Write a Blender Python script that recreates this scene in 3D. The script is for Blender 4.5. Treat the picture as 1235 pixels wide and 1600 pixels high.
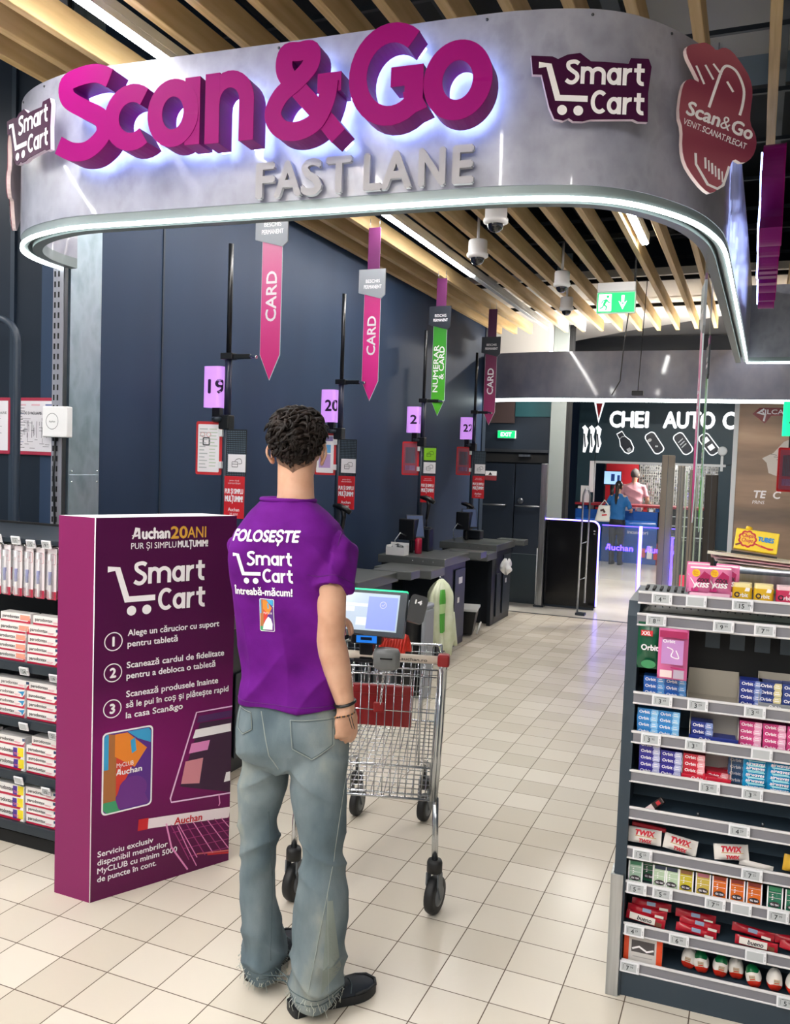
import bpy, bmesh, math, random
from mathutils import Vector as V, Matrix, noise
from mathutils.bvhtree import BVHTree
for _o in list(bpy.data.objects): bpy.data.objects.remove(_o)
SC = bpy.context.scene; COL = SC.collection
PI = math.pi
random.seed(7)
def lin(h):
    h = h.lstrip('#'); out = []
    for i in (0, 2, 4):
        c = int(h[i:i+2], 16)/255
        out.append(c/12.92 if c <= .04045 else ((c+.055)/1.055)**2.4)
    return (*out, 1)
# ------------------------------------------------------------------ camera
CAM = V((.90121, -2.61928, 1.72566)); YAW, PITCH, ROLL = -.393622, .0566879, .0349974
def camera():
    cy, sy, cp, sp, cr, sr = math.cos(YAW), math.sin(YAW), math.cos(PITCH), math.sin(PITCH), math.cos(ROLL), math.sin(ROLL)
    f = V((sy*cp, cy*cp, -sp)); r = V((cy, -sy, 0)); u = r.cross(f)
    r2 = cr*r+sr*u; u2 = -sr*r+cr*u
    c = bpy.data.cameras.new('camera'); o = bpy.data.objects.new('camera', c); COL.objects.link(o)
    o.matrix_world = Matrix(((r2.x, u2.x, -f.x, CAM.x), (r2.y, u2.y, -f.y, CAM.y), (r2.z, u2.z, -f.z, CAM.z), (0, 0, 0, 1)))
    c.sensor_fit = 'VERTICAL'; c.sensor_height = 24; c.lens = 1347.66*24/1600
    c.clip_start = .05; c.clip_end = 200
    SC.camera = o
camera()
# ------------------------------------------------------------------ world, exposure
W = bpy.data.worlds.new('world'); SC.world = W; W.use_nodes = True
W.node_tree.nodes['Background'].inputs[0].default_value = (.72, .86, 1, 1)
W.node_tree.nodes['Background'].inputs[1].default_value = .42
vs = SC.view_settings
vs.view_transform = 'Standard'; vs.look = 'None'; vs.gamma = 1; vs.use_curve_mapping = False; vs.exposure = 0.8
SC.display_settings.display_device = 'sRGB'
LAMP = 58.0     # brightness of the ceiling light strips
STRIP = 7.0     # brightness of the light line under the sign canopies
# ------------------------------------------------------------------ materials
MATS = {}
def mat(name, col='#808080', rough=.5, metal=0.0, emit=0.0, spec=.5, ecol=None, trans=0.0, coat=0.0):
    if name in MATS: return MATS[name]
    m = bpy.data.materials.new(name); m.use_nodes = True
    b = m.node_tree.nodes['Principled BSDF']
    b.inputs['Base Color'].default_value = lin(col); b.inputs['Roughness'].default_value = rough
    b.inputs['Metallic'].default_value = metal; b.inputs['Specular IOR Level'].default_value = spec
    if emit: b.inputs['Emission Color'].default_value = lin(ecol or col); b.inputs['Emission Strength'].default_value = emit
    if trans: b.inputs['Transmission Weight'].default_value = trans
    if coat: b.inputs['Coat Weight'].default_value = coat; b.inputs['Coat Roughness'].default_value = .05
    MATS[name] = m; return m
def nodes(m): return m.node_tree.nodes, m.node_tree.links, m.node_tree.nodes['Principled BSDF']
def vary(m, cols, scale=4.0, stretch=(1, 1, 1), detail=4.0, rough=None, bump=0.0, bscale=None, kind='noise', coords='Object'):
    """object-space noise through a colour ramp into the base colour, optional bump"""
    N, L, b = nodes(m)
    tc = N.new('ShaderNodeTexCoord'); mp = N.new('ShaderNodeMapping'); mp.inputs['Scale'].default_value = stretch
    L.new(tc.outputs[coords], mp.inputs['Vector'])
    t = N.new('ShaderNodeTexNoise'); t.inputs['Scale'].default_value = scale; t.inputs['Detail'].default_value = detail
    L.new(mp.outputs[0], t.inputs['Vector'])
    r = N.new('ShaderNodeValToRGB'); els = r.color_ramp.elements
    n = len(cols)
    for i, c in enumerate(cols):
        p = .3+.4*i/max(1, n-1)
        e = els[i] if i < 2 else els.new(p)
        e.position = p; e.color = lin(c)
    L.new(t.outputs['Fac'], r.inputs[0]); L.new(r.outputs[0], b.inputs['Base Color'])
    if bump:
        t2 = t
        if bscale:
            t2 = N.new('ShaderNodeTexNoise'); t2.inputs['Scale'].default_value = bscale; t2.inputs['Detail'].default_value = 3
            L.new(mp.outputs[0], t2.inputs['Vector'])
        bp = N.new('ShaderNodeBump'); bp.inputs['Strength'].default_value = bump; bp.inputs['Distance'].default_value = .01
        L.new(t2.outputs['Fac'], bp.inputs['Height']); L.new(bp.outputs[0], b.inputs['Normal'])
    return m
# ------------------------------------------------------------------ mesh building
def frame(o, x, y=None):
    """matrix with origin o, local x along x, local y along y (default world up), z = x cross y"""
    x = V(x).normalized(); y = V(y if y is not None else (0, 0, 1)); y = (y-x*y.dot(x)).normalized(); z = x.cross(y)
    return Matrix(((x.x, y.x, z.x, o[0]), (x.y, y.y, z.y, o[1]), (x.z, y.z, z.z, o[2]), (0, 0, 0, 1)))
def at(x, y, z, rz=0.0): return Matrix.Translation((x, y, z)) @ Matrix.Rotation(rz, 4, 'Z')
WM = {}
def _text(body, shear=0.0, off=0.0, res=3):
    c = bpy.data.curves.new('text', 'FONT'); c.body = body; c.shear = shear; c.offset = off; c.resolution_u = res
    o = bpy.data.objects.new('text', c); m = bpy.data.meshes.new_from_object(o)
    vs_ = [(v.co.x, v.co.y) for v in m.vertices]; fs = [tuple(p.vertices) for p in m.polygons]
    bpy.data.objects.remove(o); bpy.data.curves.remove(c); bpy.data.meshes.remove(m)
    return vs_, fs
TXT = {}
class MB:
    def __init__(s, M=None): s.v = []; s.f = []; s.m = []; s.s = []; s.mats = []; s.M = M
    def add(s, vs_, fs, m, M=None, smooth=False):
        if s.M is not None: M = s.M if M is None else s.M @ M
        k = len(s.v)
        s.v += [tuple(M @ V(v)) for v in vs_] if M is not None else [tuple(v) for v in vs_]
        if m not in s.mats: s.mats.append(m)
        i = s.mats.index(m)
        for f in fs: s.f.append([a+k for a in f]); s.m.append(i); s.s.append(smooth)
        return s
    def box(s, x0, x1, y0, y1, z0, z1, m, M=None):
        return s.add([(x0,y0,z0),(x1,y0,z0),(x1,y1,z0),(x0,y1,z0),(x0,y0,z1),(x1,y0,z1),(x1,y1,z1),(x0,y1,z1)],
                     [(3,2,1,0),(4,5,6,7),(0,1,5,4),(1,2,6,5),(2,3,7,6),(3,0,4,7)], m, M)
    def prism(s, poly, z0, z1, m, M=None, smooth=False):
        n = len(poly)
        a = sum(poly[i][0]*poly[(i+1) % n][1]-poly[(i+1) % n][0]*poly[i][1] for i in range(n))
        if a < 0: poly = poly[::-1]
        s.add([(x, y, z0) for x, y in poly]+[(x, y, z1) for x, y in poly], [tuple(range(n))[::-1], tuple(range(n, 2*n))], m, M)
        return s.add([(x, y, z0) for x, y in poly]+[(x, y, z1) for x, y in poly], [(i, (i+1) % n, (i+1) % n+n, i+n) for i in range(n)], m, M, smooth)
    def loft(s, rings, m, M=None, smooth=True, caps=True, closed=True):
        n = len(rings[0]); vs_ = [p for r in rings for p in r]; fs = []
        for i in range(len(rings)-1):
            for j in range(n if closed else n-1):
                k = (j+1) % n; fs.append((i*n+j, i*n+k, (i+1)*n+k, (i+1)*n+j))
        if caps and closed: fs += [tuple(range(n))[::-1], tuple(range((len(rings)-1)*n, len(rings)*n))]
        return s.add(vs_, fs, m, M, smooth)
    def lathe(s, prof, m, n=24, M=None, smooth=True, caps=True):
        return s.loft([[(r*math.cos(2*PI*k/n), r*math.sin(2*PI*k/n), z) for k in range(n)] for r, z in prof], m, M, smooth, caps)
    def tube(s, pts, r, m, n=8, M=None, closed=False, caps=True, smooth=True):
        P = [V(p) for p in pts]; N = len(P)
        T = []
        for i in range(N):
            a = P[i-1] if (i > 0 or closed) else P[i]; b = P[(i+1) % N] if (i < N-1 or closed) else P[i]
            t = b-a; T.append(t.normalized() if t.length > 1e-9 else V((0, 0, 1)))
        up = V((0, 0, 1)) if abs(T[0].z) < .9 else V((1, 0, 0))
        u = (up-T[0]*up.dot(T[0])).normalized(); rings = []
        for i in range(N):
            u = (u-T[i]*u.dot(T[i])); u = u.normalized() if u.length > 1e-6 else T[i].orthogonal().normalized()
            w = T[i].cross(u); ri = r[i] if isinstance(r, (list, tuple)) else r
            rings.append([tuple(P[i]+u*(ri*math.cos(2*PI*k/n))+w*(ri*math.sin(2*PI*k/n))) for k in range(n)])
        if closed: rings.append(rings[0])
        return s.loft(rings, m, M, smooth, caps and not closed)
    def text(s, body, m, M, h=None, w=None, ext=0.0, bold=0.0, shear=0.0, align='L', res=3, center=False, z=0.0):
        """lettering in the XY plane of M: h = height of a capital, w = fit the whole width"""
        key = (body, shear, res)
        if key not in TXT: TXT[key] = _text(body, shear, 0.0, res)
        vs_, fs = TXT[key]
        if not vs_: return s
        x0 = min(v[0] for v in vs_); x1 = max(v[0] for v in vs_)
        y0 = min(v[1] for v in vs_); y1 = max(v[1] for v in vs_)
        sx = sy = 1.0
        if h: sx = sy = h/.70
        if w: sx = w/(x1-x0); sy = sy if h else sx
        ox = {'L': -x0*sx, 'C': -(x0+x1)/2*sx, 'R': -x1*sx}[align]; oy = -(y0+y1)/2*sy if center else 0
        d = bold*sy
        z0_ = z
        for i_, (dx, dy) in enumerate(((0, 0),) if not d else ((-d, 0), (d, 0), (0, d), (0, -d))):
            z = z0_+i_*(.0001+.0012*sy*.1)
            p = [(x*sx+ox+dx, y*sy+oy+dy) for x, y in vs_]
            if not ext: s.add([(x, y, z) for x, y in p], fs, m, M)
            else:
                n = len(p); ed = {}
                for f in fs:
                    for a, b in zip(f, f[1:]+f[:1]): ed[(a, b)] = 1
                side = [(a, b, b+n, a+n) for a, b in ed if (b, a) not in ed]
                s.add([(x, y, z) for x, y in p]+[(x, y, z+ext) for x, y in p], [tuple(q+n for q in f) for f in fs]+[f[::-1] for f in fs]+side, m, M)
        return s
    def ribbon(s, pts, w, m, M, z0=0.0, z1=0.0, closed=False):
        """flat stroke of width w (number or list) along 2-D points, extruded z0..z1"""
        N = len(pts); L, R = [], []
        for i in range(N):
            a = pts[i-1] if (i > 0 or closed) else pts[i]; b = pts[(i+1) % N] if (i < N-1 or closed) else pts[i]
            tx, ty = b[0]-a[0], b[1]-a[1]; l = math.hypot(tx, ty) or 1; nx, ny = -ty/l, tx/l
            h = (w[i] if isinstance(w, (list, tuple)) else w)/2
            if 0 < i < N-1 or closed:
                p, q = pts[i], b; ux, uy = q[0]-p[0], q[1]-p[1]; l2 = math.hypot(ux, uy) or 1
                c = abs(nx*(-uy/l2)+ny*(ux/l2)); h = h/max(c, .5)
            L.append((pts[i][0]+nx*h, pts[i][1]+ny*h)); R.append((pts[i][0]-nx*h, pts[i][1]-ny*h))
        vs_ = []
        for z in ((z0, z1) if z1 > z0 else (z1,)):
            e = .00005 if z1-z0 > .003 else .0
            vs_ += [(*p, z+e*i) for i, p in enumerate(L)]+[(*p, z+e*i) for i, p in enumerate(R)]
        fs = []; K = N if closed else N-1; o = 2*N if z1 > z0 else 0
        for i in range(K):
            j = (i+1) % N
            fs.append((o+N+i, o+N+j, o+j, o+i))
            if o: fs += [(i, j, N+j, N+i), (i, o+i, o+j, j), (N+j, o+N+j, o+N+i, N+i)]
        if o and not closed: fs += [(0, N, o+N, o), (N-1, o+N-1, o+2*N-1, 2*N-1)]
        return s.add(vs_, fs, m, M)
    def build(s, name, parent=None, bevel=0.0, seg=2, **tags):
        me = bpy.data.meshes.new(name)
        vs_ = s.v
        if parent is not None:
            I = WM[parent.name].inverted(); vs_ = [I @ V(v) for v in vs_]
        me.from_pydata(vs_, [], s.f)
        for m in s.mats: me.materials.append(m)
        me.polygons.foreach_set('material_index', s.m); me.polygons.foreach_set('use_smooth', s.s)
        me.update()
        o = bpy.data.objects.new(name, me); COL.objects.link(o)
        if parent is not None: o.parent = parent; WM[o.name] = WM[parent.name]
        else: WM[o.name] = Matrix.Identity(4)
        if bevel:
            b = o.modifiers.new('bevel', 'BEVEL'); b.width = bevel; b.segments = seg; b.limit_method = 'ANGLE'; b.angle_limit = .6
        for k, v in tags.items(): o[k] = v
        return o
def thing(name, label, cat, loc=(0, 0, 0), rz=0.0, group=None):
    o = bpy.data.objects.new(name, None); COL.objects.link(o)
    o.location = loc; o.rotation_euler = (0, 0, rz); o['label'] = label; o['category'] = cat
    if group: o['group'] = group
    o.empty_display_size = .05; WM[o.name] = at(*loc, rz); return o
def tag(o, label, cat, group=None):
    o['label'] = label; o['category'] = cat
    if group: o['group'] = group
    return o
def struct(name, mb, **k): return mb.build(name, kind='structure', **k)
def dup(src, loc=None, rz=None, label=None, group=None, M=None):
    """a copy of a thing with copies of its parts and sub-parts"""
    r = src.copy(); COL.objects.link(r)
    if M is not None: r.matrix_world = M
    else:
        if loc is not None: r.location = loc
        if rz is not None: r.rotation_euler = (0, 0, rz)
    if label: r['label'] = label
    if group: r['group'] = group
    for ch in src.children:
        c = ch.copy(); COL.objects.link(c); c.parent = r
        for g in ch.children:
            d = g.copy(); COL.objects.link(d); d.parent = c
    return r
def spline(pts, n=8, closed=False):
    """Catmull-Rom through points"""
    P = [V(p) for p in pts]; N = len(P); out = []
    for i in range(N if closed else N-1):
        p0 = P[i-1] if (i > 0 or closed) else P[0]; p1 = P[i]; p2 = P[(i+1) % N]; p3 = P[(i+2) % N] if (i+2 < N or closed) else P[-1]
        for k in range(n):
            t = k/n; out.append(.5*((2*p1)+(p2-p0)*t+(2*p0-5*p1+4*p2-p3)*t*t+(3*p1-p0-3*p2+p3)*t**3))
    if not closed: out.append(P[-1])
    return out
def arc(cx, cy, rx, ry, a0, a1, n=16):
    return [(cx+rx*math.cos(math.radians(a0+(a1-a0)*k/n)), cy+ry*math.sin(math.radians(a0+(a1-a0)*k/n))) for k in range(n+1)]
def rrect(x0, x1, y0, y1, r, n=4):
    return arc(x1-r, y0+r, r, r, -90, 0, n)+arc(x1-r, y1-r, r, r, 0, 90, n)+arc(x0+r, y1-r, r, r, 90, 180, n)+arc(x0+r, y0+r, r, r, 180, 270, n)
# bold rounded lettering drawn as strokes: x-height 1, capitals 1.36; returns [(points, closed)], advance
def glyph(ch, w):
    h = w/2
    if ch == 'o': return [(arc(.52, .5, .52-h, .5-h*.9, 0, 352, 44), True)], 1.04
    if ch == 'c': return [(arc(.5, .5, .5-h, .5-h*.85, 52, 308, 22), False)], .86
    if ch == 'a': return [(arc(.49, .5, .49-h, .5-h*.9, 0, 352, 36), True), ([(1.0-h, 1.0), (1.0-h, .4), (1.0-h, 0)], False)], 1.03
    if ch == 'n': return [([(h, 0), (h, 1)], False), ([(h, .55)]+arc(.52, .58, .52-h, .42-h*.8, 165, 0, 14)+[(1.04-h, 0)], False)], 1.04
    if ch == 'm':
        return [([(h, 0), (h, 1)], False), ([(h, .55)]+arc(.47, .58, .47-h, .42-h*.8, 165, 0, 12)+[(.94-h, 0)], False),
                ([(.94-h, .55)]+arc(1.35-h, .58, .41, .42-h*.8, 165, 0, 12)+[(1.76-h, 0)], False)], 1.76
    if ch == 'r': return [([(h, 0), (h, 1)], False), ([(h, .5)]+arc(.56, .5, .56-h, .5-h*.85, 165, 82, 9), False)], .66
    if ch == 't': return [([(.36, 1.28), (.36, .38)]+arc(.36+.30, .36, .30, .36-h*.85, 180, 285, 9), False), ([(.02, 1-h*.85), (.76, 1-h*.85)], False)], .78
    if ch == 'S':
        return [(spline([(.93, 1.20-h*.3), (.72, 1.36-h*.75), (.45, 1.36-h*.8), (.20, 1.16), (.22, .92), (.50, .73), (.80, .55), (.84, .30), (.60, h*.55+.01), (.32, h*.5), (.06, .17+h*.2)], 6), False)], 1.0
    if ch == 'C': return [(arc(.62, .68, .62-h, .68-h*.85, 48, 312, 24), False)], 1.06
    if ch == 'G': return [(arc(.66, .68, .66-h, .68-h*.85, 50, 318, 24)+[(1.16-h, .30), (1.16-h, .70)], False), ([(.66, .72-h*.6), (1.16, .72-h*.6)], False)], 1.22
    if ch == '&':
        return [(spline([(1.28, -.02), (.98, .32), (.62, .70), (.38, .98), (.40, 1.24), (.60, 1.36-h*.8), (.80, 1.24), (.80, 1.04), (.60, .84), (.32, .64), (.20, .38), (.34, .16), (.62, h*.75), (.92, .22), (1.08, .52), (1.12, .78)], 6), False),
                ([(.92, .80-h*.3), (1.30, .80-h*.3)], False)], 1.28
    return [], .4
def strokes(mb, body, m, M, h=None, w=None, wt=.27, z0=0.0, z1=0.0, gap=.10):
    """a word in the stroke lettering; h = x-height, w = whole width"""
    adv = sum(glyph(c, wt)[1]+gap for c in body)-gap
    sx = w/adv if w else h; sy = h or sx
    x = 0
    for c in body:
        g, a = glyph(c, wt)
        for k, (pts, cl) in enumerate(g):
            P = [((p[0]+x)*sx, p[1]*sy) for p in pts]; e = k*(.0001+.002*sy)
            mb.ribbon(P, wt*(sx+sy)/2, m, M, z0 if z1 > z0 else 0, z1+e, cl)
        x += a+gap
    return x*sx
# ------------------------------------------------------------------ shared materials
navy = mat('navy_wall', '#33465a', .55, spec=.3); vary(navy, ['#22314a', '#283a54', '#2d405a'], 1.3, (1, .9, .12), 3)
navy_dark = mat('navy_dark', '#1c2a3a', .5)
black = mat('black_plastic', '#0c0e12', .35); blackm = mat('black_matte', '#08090b', .8)
dgrey = mat('dark_grey_metal', '#2b343d', .4, .3); white = mat('white_plastic', '#e9e9ea', .35)
steel = mat('brushed_steel', '#b7bbbf', .28, 1.0); vary(steel, ['#a5a9ad', '#c9ccd0'], 6, (8, 8, .4), 3)
chrome = mat('chrome', '#d7dadd', .12, 1.0); darksteel = mat('dark_steel', '#5f6266', .35, .9)
galv = mat('galvanised_sheet', '#a9bcc8', .38, .75); vary(galv, ['#93a7b3', '#b4c6d1', '#a3b6c2'], 7, (1, 1, .6), 5)
purple = mat('purple_print', '#5a1548', .42); magenta = mat('magenta', '#c01a70', .4)
whitep = mat('white_print', '#f4f1f4', .45); redp = mat('red_print', '#c81e28', .42)
wood = mat('pale_timber', '#a88e68', .55); vary(wood, ['#b99a68', '#ccad7a', '#d8bc8c'], 3.0, (14, .5, 5), 4)
lamp_white = mat('lamp_diffuser', '#ffffff', .4, emit=LAMP, ecol='#fffcf8')
strip_white = mat('light_line', '#ffffff', .4, emit=STRIP, ecol='#f2fffb')
def floor_material():
    m = mat('cream_floor_tile', '#cfc3ae', .24); N, L, b = nodes(m)
    g = N.new('ShaderNodeNewGeometry'); sp = N.new('ShaderNodeSeparateXYZ'); L.new(g.outputs['Position'], sp.inputs[0])
    def math_(op, a, bb=None):
        n = N.new('ShaderNodeMath'); n.operation = op
        for i, q in enumerate((a, bb)):
            if q is None: continue
            if isinstance(q, (int, float)): n.inputs[i].default_value = q
            else: L.new(q, n.inputs[i])
        return n.outputs[0]
    lines, cells = [], []
    for ax in ('X', 'Y'):
        d = math_('DIVIDE', sp.outputs[ax], .2); fr = math_('FRACT', d); cells.append(math_('FLOOR', d))
        e = math_('MINIMUM', fr, math_('SUBTRACT', 1.0, fr)); lines.append(math_('LESS_THAN', e, .0095))
    line = math_('MAXIMUM', *lines)
    cb = N.new('ShaderNodeCombineXYZ'); L.new(cells[0], cb.inputs[0]); L.new(cells[1], cb.inputs[1])
    wn = N.new('ShaderNodeTexWhiteNoise'); wn.noise_dimensions = '2D'; L.new(cb.outputs[0], wn.inputs['Vector'])
    ns = N.new('ShaderNodeTexNoise'); ns.inputs['Scale'].default_value = 2.5; ns.inputs['Detail'].default_value = 5; L.new(g.outputs['Position'], ns.inputs['Vector'])
    t = math_('ADD', math_('MULTIPLY', wn.outputs['Value'], .6), .2)
    r = N.new('ShaderNodeValToRGB'); r.color_ramp.elements[0].position = .25; r.color_ramp.elements[0].color = lin('#c9c0b0')
    r.color_ramp.elements[1].position = .85; r.color_ramp.elements[1].color = lin('#dad2c4'); L.new(t, r.inputs[0])
    mx = N.new('ShaderNodeMix'); mx.data_type = 'RGBA'; L.new(line, mx.inputs[0]); L.new(r.outputs[0], mx.inputs[6]); mx.inputs[7].default_value = lin('#51402f')
    L.new(mx.outputs[2], b.inputs['Base Color'])
    L.new(math_('ADD', math_('MULTIPLY', line, .4), .25), b.inputs['Roughness'])
    bp = N.new('ShaderNodeBump'); bp.inputs['Strength'].default_value = .35; bp.inputs['Distance'].default_value = .002; bp.invert = True
    L.new(line, bp.inputs['Height']); L.new(bp.outputs[0], b.inputs['Normal'])
    return m
struct('floor', MB().box(-9, 9, -8, 7.42, -.05, 0, floor_material()))
lob = mat('lobby_floor', '#d3cec4', .22); vary(lob, ['#ccc7bd', '#dad6cc'], 1.5)
struct('floor_lobby', MB().box(-9, 9, 7.42, 18, -.05, 0, lob))
struct('trim_1', MB().box(-3, 9, 7.405, 7.435, -.01, .004, dgrey))
# the walls
w = MB(); w.box(-2.75, -2.6, 1.03, 8.95, 0, 4.9, navy); struct('wall_left', w)
struct('trim_2', MB().box(-2.6, -2.585, 8.80, 8.95, 0, 4.6, navy_dark))
struct('trim_3', MB().box(-2.6, -2.594, 1.87, 1.885, 0, 4.6, navy_dark))
struct('wall_back', MB().box(-9, -2.75, 1.03, 1.18, 0, 4.9, mat('navy_wall_shaded', '#121e2c', .55, spec=.3)))  # same navy wall; its weaker light is put into a darker colour
struct('trim_5', MB().box(-2.965, -2.935, 1.015, 1.03, 0, 4.6, navy_dark))
struct('wall_far', MB().box(-9, -1.97, 10.36, 10.5, 0, 4.9, mat('far_wall', '#1b2633', .5)))
struct('wall_front', MB().box(-9, 9, -8.2, -8.0, 0, 4.9, mat('store_wall', '#b9bbbd', .6)))
struct('wall_right', MB().box(9.0, 9.2, -8.2, 18, 0, 4.9, mat('store_wall', '#b9bbbd', .6)))
struct('wall_lobby', MB().box(-9, 9, 17.9, 18.1, 0, 4.9, navy))
struct('ceiling', MB().box(-9, 9, -8.2, 18.1, 4.9, 5.0, mat('ceiling_black', '#18212a', .7)))
struct('ceiling_grey', MB().box(.05, 9, .5, 3.9, 4.60, 4.66, mat('ceiling_grey', '#a2a5a5', .7))); struct('ceiling_blue', MB().box(.05, 9, 3.9, 4.45, 4.62, 4.66, mat('ceiling_bluegrey', '#5f7486', .7)))
plaster = mat('grey_plaster', '#d2d0cb', .7)
cm = MB(); cm.prism([(-2.95, 7.2), (6, 7.2), (6, 9.3), (.6, 9.75), (-.9, 10.9), (-2.3, 12.2), (-2.95, 12.2)], 3.86, 3.94, plaster)
cm.box(-2.95, -1.98, 10.0, 10.3, 3.25, 3.86, plaster); struct('ceiling_lobby', cm)
struct('trim_4', MB().box(-2.2, 4, 12.2, 12.3, 3.2, 3.95, mat('lobby_dark', '#0d131b', .6)))
struct('ceiling_far', MB().box(-1.9, 6, 9.6, 13.8, 3.97, 4.02, mat('grey_soffit', '#77787a', .7)))
p = MB(); p.box(-1.97, -1.75, 10.25, 10.5, 0, 4.9, mat('pillar_grey', '#7e8583', .5)); struct('pillar', p)
struct('trim_6', MB().box(-1.75, -1.70, 10.30, 10.5, 0, 4.9, blackm))
# double door at the end of the tills
dl = mat('door_navy', '#141d29', .42); d = MB()
d.box(-3.06, -2.50, 10.30, 10.36, .02, 1.78, dl); d.box(-2.48, -1.99, 10.30, 10.36, .02, 1.78, dl)
door = struct('door_1', d, bevel=.004)
d = MB(); d.box(-3.12, -3.06, 10.28, 10.36, 0, 2.02, navy_dark); d.box(-1.99, -1.97, 10.28, 10.36, 0, 2.02, navy_dark); d.box(-3.12, -1.97, 10.29, 10.36, 1.80, 1.93, blackm)
d.build('door_frame', door)
MB().box(-3.10, -1.99, 10.25, 10.36, 1.955, 2.0, darksteel).build('door_closer_rail', door)
MB().box(-2.43, -2.25, 10.22, 10.29, 1.89, 1.925, steel).build('door_closer', door)
for x0, x1 in ((-3.05, -2.62), (-2.46, -2.08)):
    b = MB(); b.tube([(x0, 10.30, 1.14), (x0, 10.24, 1.14), (x1, 10.24, 1.14), (x1, 10.30, 1.14)], .014, darksteel); b.build('push_bar', door)
MB().lathe([(.0, 0), (.045, 0), (.045, .02), (.02, .03)], darksteel, 16, frame((-2.39, 10.30, 1.215), (1, 0, 0))).build('door_lock', door)
b = MB(); b.box(-2.985, -2.785, 10.292, 10.30, 1.585, 1.655, white); b.box(-2.985, -2.785, 10.292, 10.30, 1.51, 1.58, mat('dull_red', '#7c2a30', .5)); b.prism([(-.03, -.02), (.03, -.02), (0, .025)], 0, .001, blackm, frame((-2.885, 10.29, 1.615), (1, 0, 0)))
tag(b.build('door_notice'), 'small white and red notice stuck on the left leaf of the dark double door', 'notice')
green = mat('exit_green', '#0e9b57', .4, emit=.9, ecol='#12b466'); exw = mat('exit_white', '#ffffff', .4, emit=1.6, ecol='#eafff2')
x = thing('exit_sign', 'small lit green sign reading EXIT on the dark wall above the double door', 'exit sign', (-2.66, 10.36, 2.17))
MB().box(-2.80, -2.52, 10.31, 10.36, 2.165, 2.285, white).build('housing', x)
b = MB(); b.box(-2.795, -2.525, 10.300, 10.31, 2.17, 2.28, green); b.text('EXIT', exw, frame((-2.66, 10.2985, 2.195), (1, 0, 0)), h=.06, bold=.01, align='C'); b.build('sign_face', x)
tag(MB().box(-3.12, -2.55, 10.33, 10.36, 2.40, 2.95, mat('brick_brown', '#3a2a28', .7)).build('brown_panel'), 'dull brown panel high on the wall above the green EXIT sign', 'panel')
tag(MB().box(-2.54, -1.99, 10.33, 10.36, 2.50, 2.95, mat('teal_panel', '#12474d', .5)).build('teal_panel'), 'dark teal panel high on the wall beside the grey pillar', 'panel')
# ------------------------------------------------------------------ the curved sign canopy
Z0, Z1 = 2.70, 3.375
lam = mat('canopy_laminate', '#9698a8', .3, .0, coat=.25); vary(lam, ['#888a99', '#9698a8', '#a1a3b2', '#8e909f'], 7.5, (1, 1, .8), 8)
PATH = [tuple(p) for p in spline([(-2.60, 1.03, 0), (-2.602, .92, 0), (-2.575, .79, 0), (-2.51, .66, 0), (-2.405, .55, 0), (-2.27, .465, 0), (-2.10, .405, 0), (-1.885, .372, 0), (-1.5, .395, 0), (-.824, .442, 0), (-.213, .478, 0), (.07, .512, 0), (.31, .592, 0), (.475, .734, 0), (.617, .967, 0), (.696, 1.223, 0), (.73, 1.488, 0), (.742, 2.0, 0), (.765, 3.6, 0), (.79, 5.55, 0)], 6)]
def offs(path, d):
    out = []
    for i, p in enumerate(path):
        a = path[max(i-1, 0)]; b = path[min(i+1, len(path)-1)]
        t = V((b[0]-a[0], b[1]-a[1], 0)).normalized(); out.append((p[0]-t.y*d, p[1]+t.x*d))
    return out
def band(mb, path, d0, d1, z0, z1, m):
    A, B = offs(path, d0), offs(path, d1)
    return mb.loft([[(a[0], a[1], z0), (b[0], b[1], z0), (b[0], b[1], z1), (a[0], a[1], z1)] for a, b in zip(A, B)], m, smooth=False)
can = thing('sign_canopy', 'curved pale grey sign canopy with big magenta letters over the checkout entrance', 'sign canopy', (-.9, .45, 2.7))
# flat-shaded loft with shared smooth outer skin
f = MB(); A, B = offs(PATH, 0), offs(PATH, .10)
f.loft([[(a[0], a[1], Z0+.055), (a[0], a[1], Z1)] for a in A], lam, smooth=True, caps=False, closed=False)
f.loft([[(b[0], b[1], Z1), (b[0], b[1], Z0+.055)] for b in B], lam, smooth=True, caps=False, closed=False)
f.loft([[(a[0], a[1], Z1), (b[0], b[1], Z1)] for a, b in zip(A, B)], white, smooth=False, caps=False, closed=False)
f.loft([[(b[0], b[1], Z0+.055), (a[0], a[1], Z0+.055)] for a, b in zip(A, B)], lam, smooth=False, caps=False, closed=False)
f.build('fascia_panel', can)
trimg = mat('canopy_trim', '#7f8a8c', .4, .2)
f = MB(); band(f, PATH, .004, .035, Z0+.012, Z0+.057, trimg); band(f, PATH, .055, .10, Z0+.004, Z0+.057, trimg); f.build('lower_trim', can)
f = MB(); band(f, PATH, -.001, .012, Z0+.000, Z0+.014, strip_white); f.build('light_strip', can)
RT = [(.79, 5.56), (1.2, 5.585), (2.0, 5.63), (3.4, 5.71)]
f = MB(); band(f, RT, 0, .10, Z0+.055, Z1, lam); f.build('fascia_panel', can)
f = MB(); band(f, RT, .004, .035, Z0+.012, Z0+.057, trimg); f.build('lower_trim', can)
f = MB(); band(f, RT, -.001, .012, Z0+.000, Z0+.014, strip_white); f.build('light_strip', can)
# small fixing screws along the top and fine sheet joints
f = MB()
for i in range(8, 100, 9):
    a = PATH[i]; f.lathe([(0, 0), (.006, 0), (.004, .004)], darksteel, 8, frame((A[i][0], A[i][1], Z1-.02), (PATH[i+1][0]-a[0], PATH[i+1][1]-a[1], 0)))
f.build('fixing_screws', can)
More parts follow.
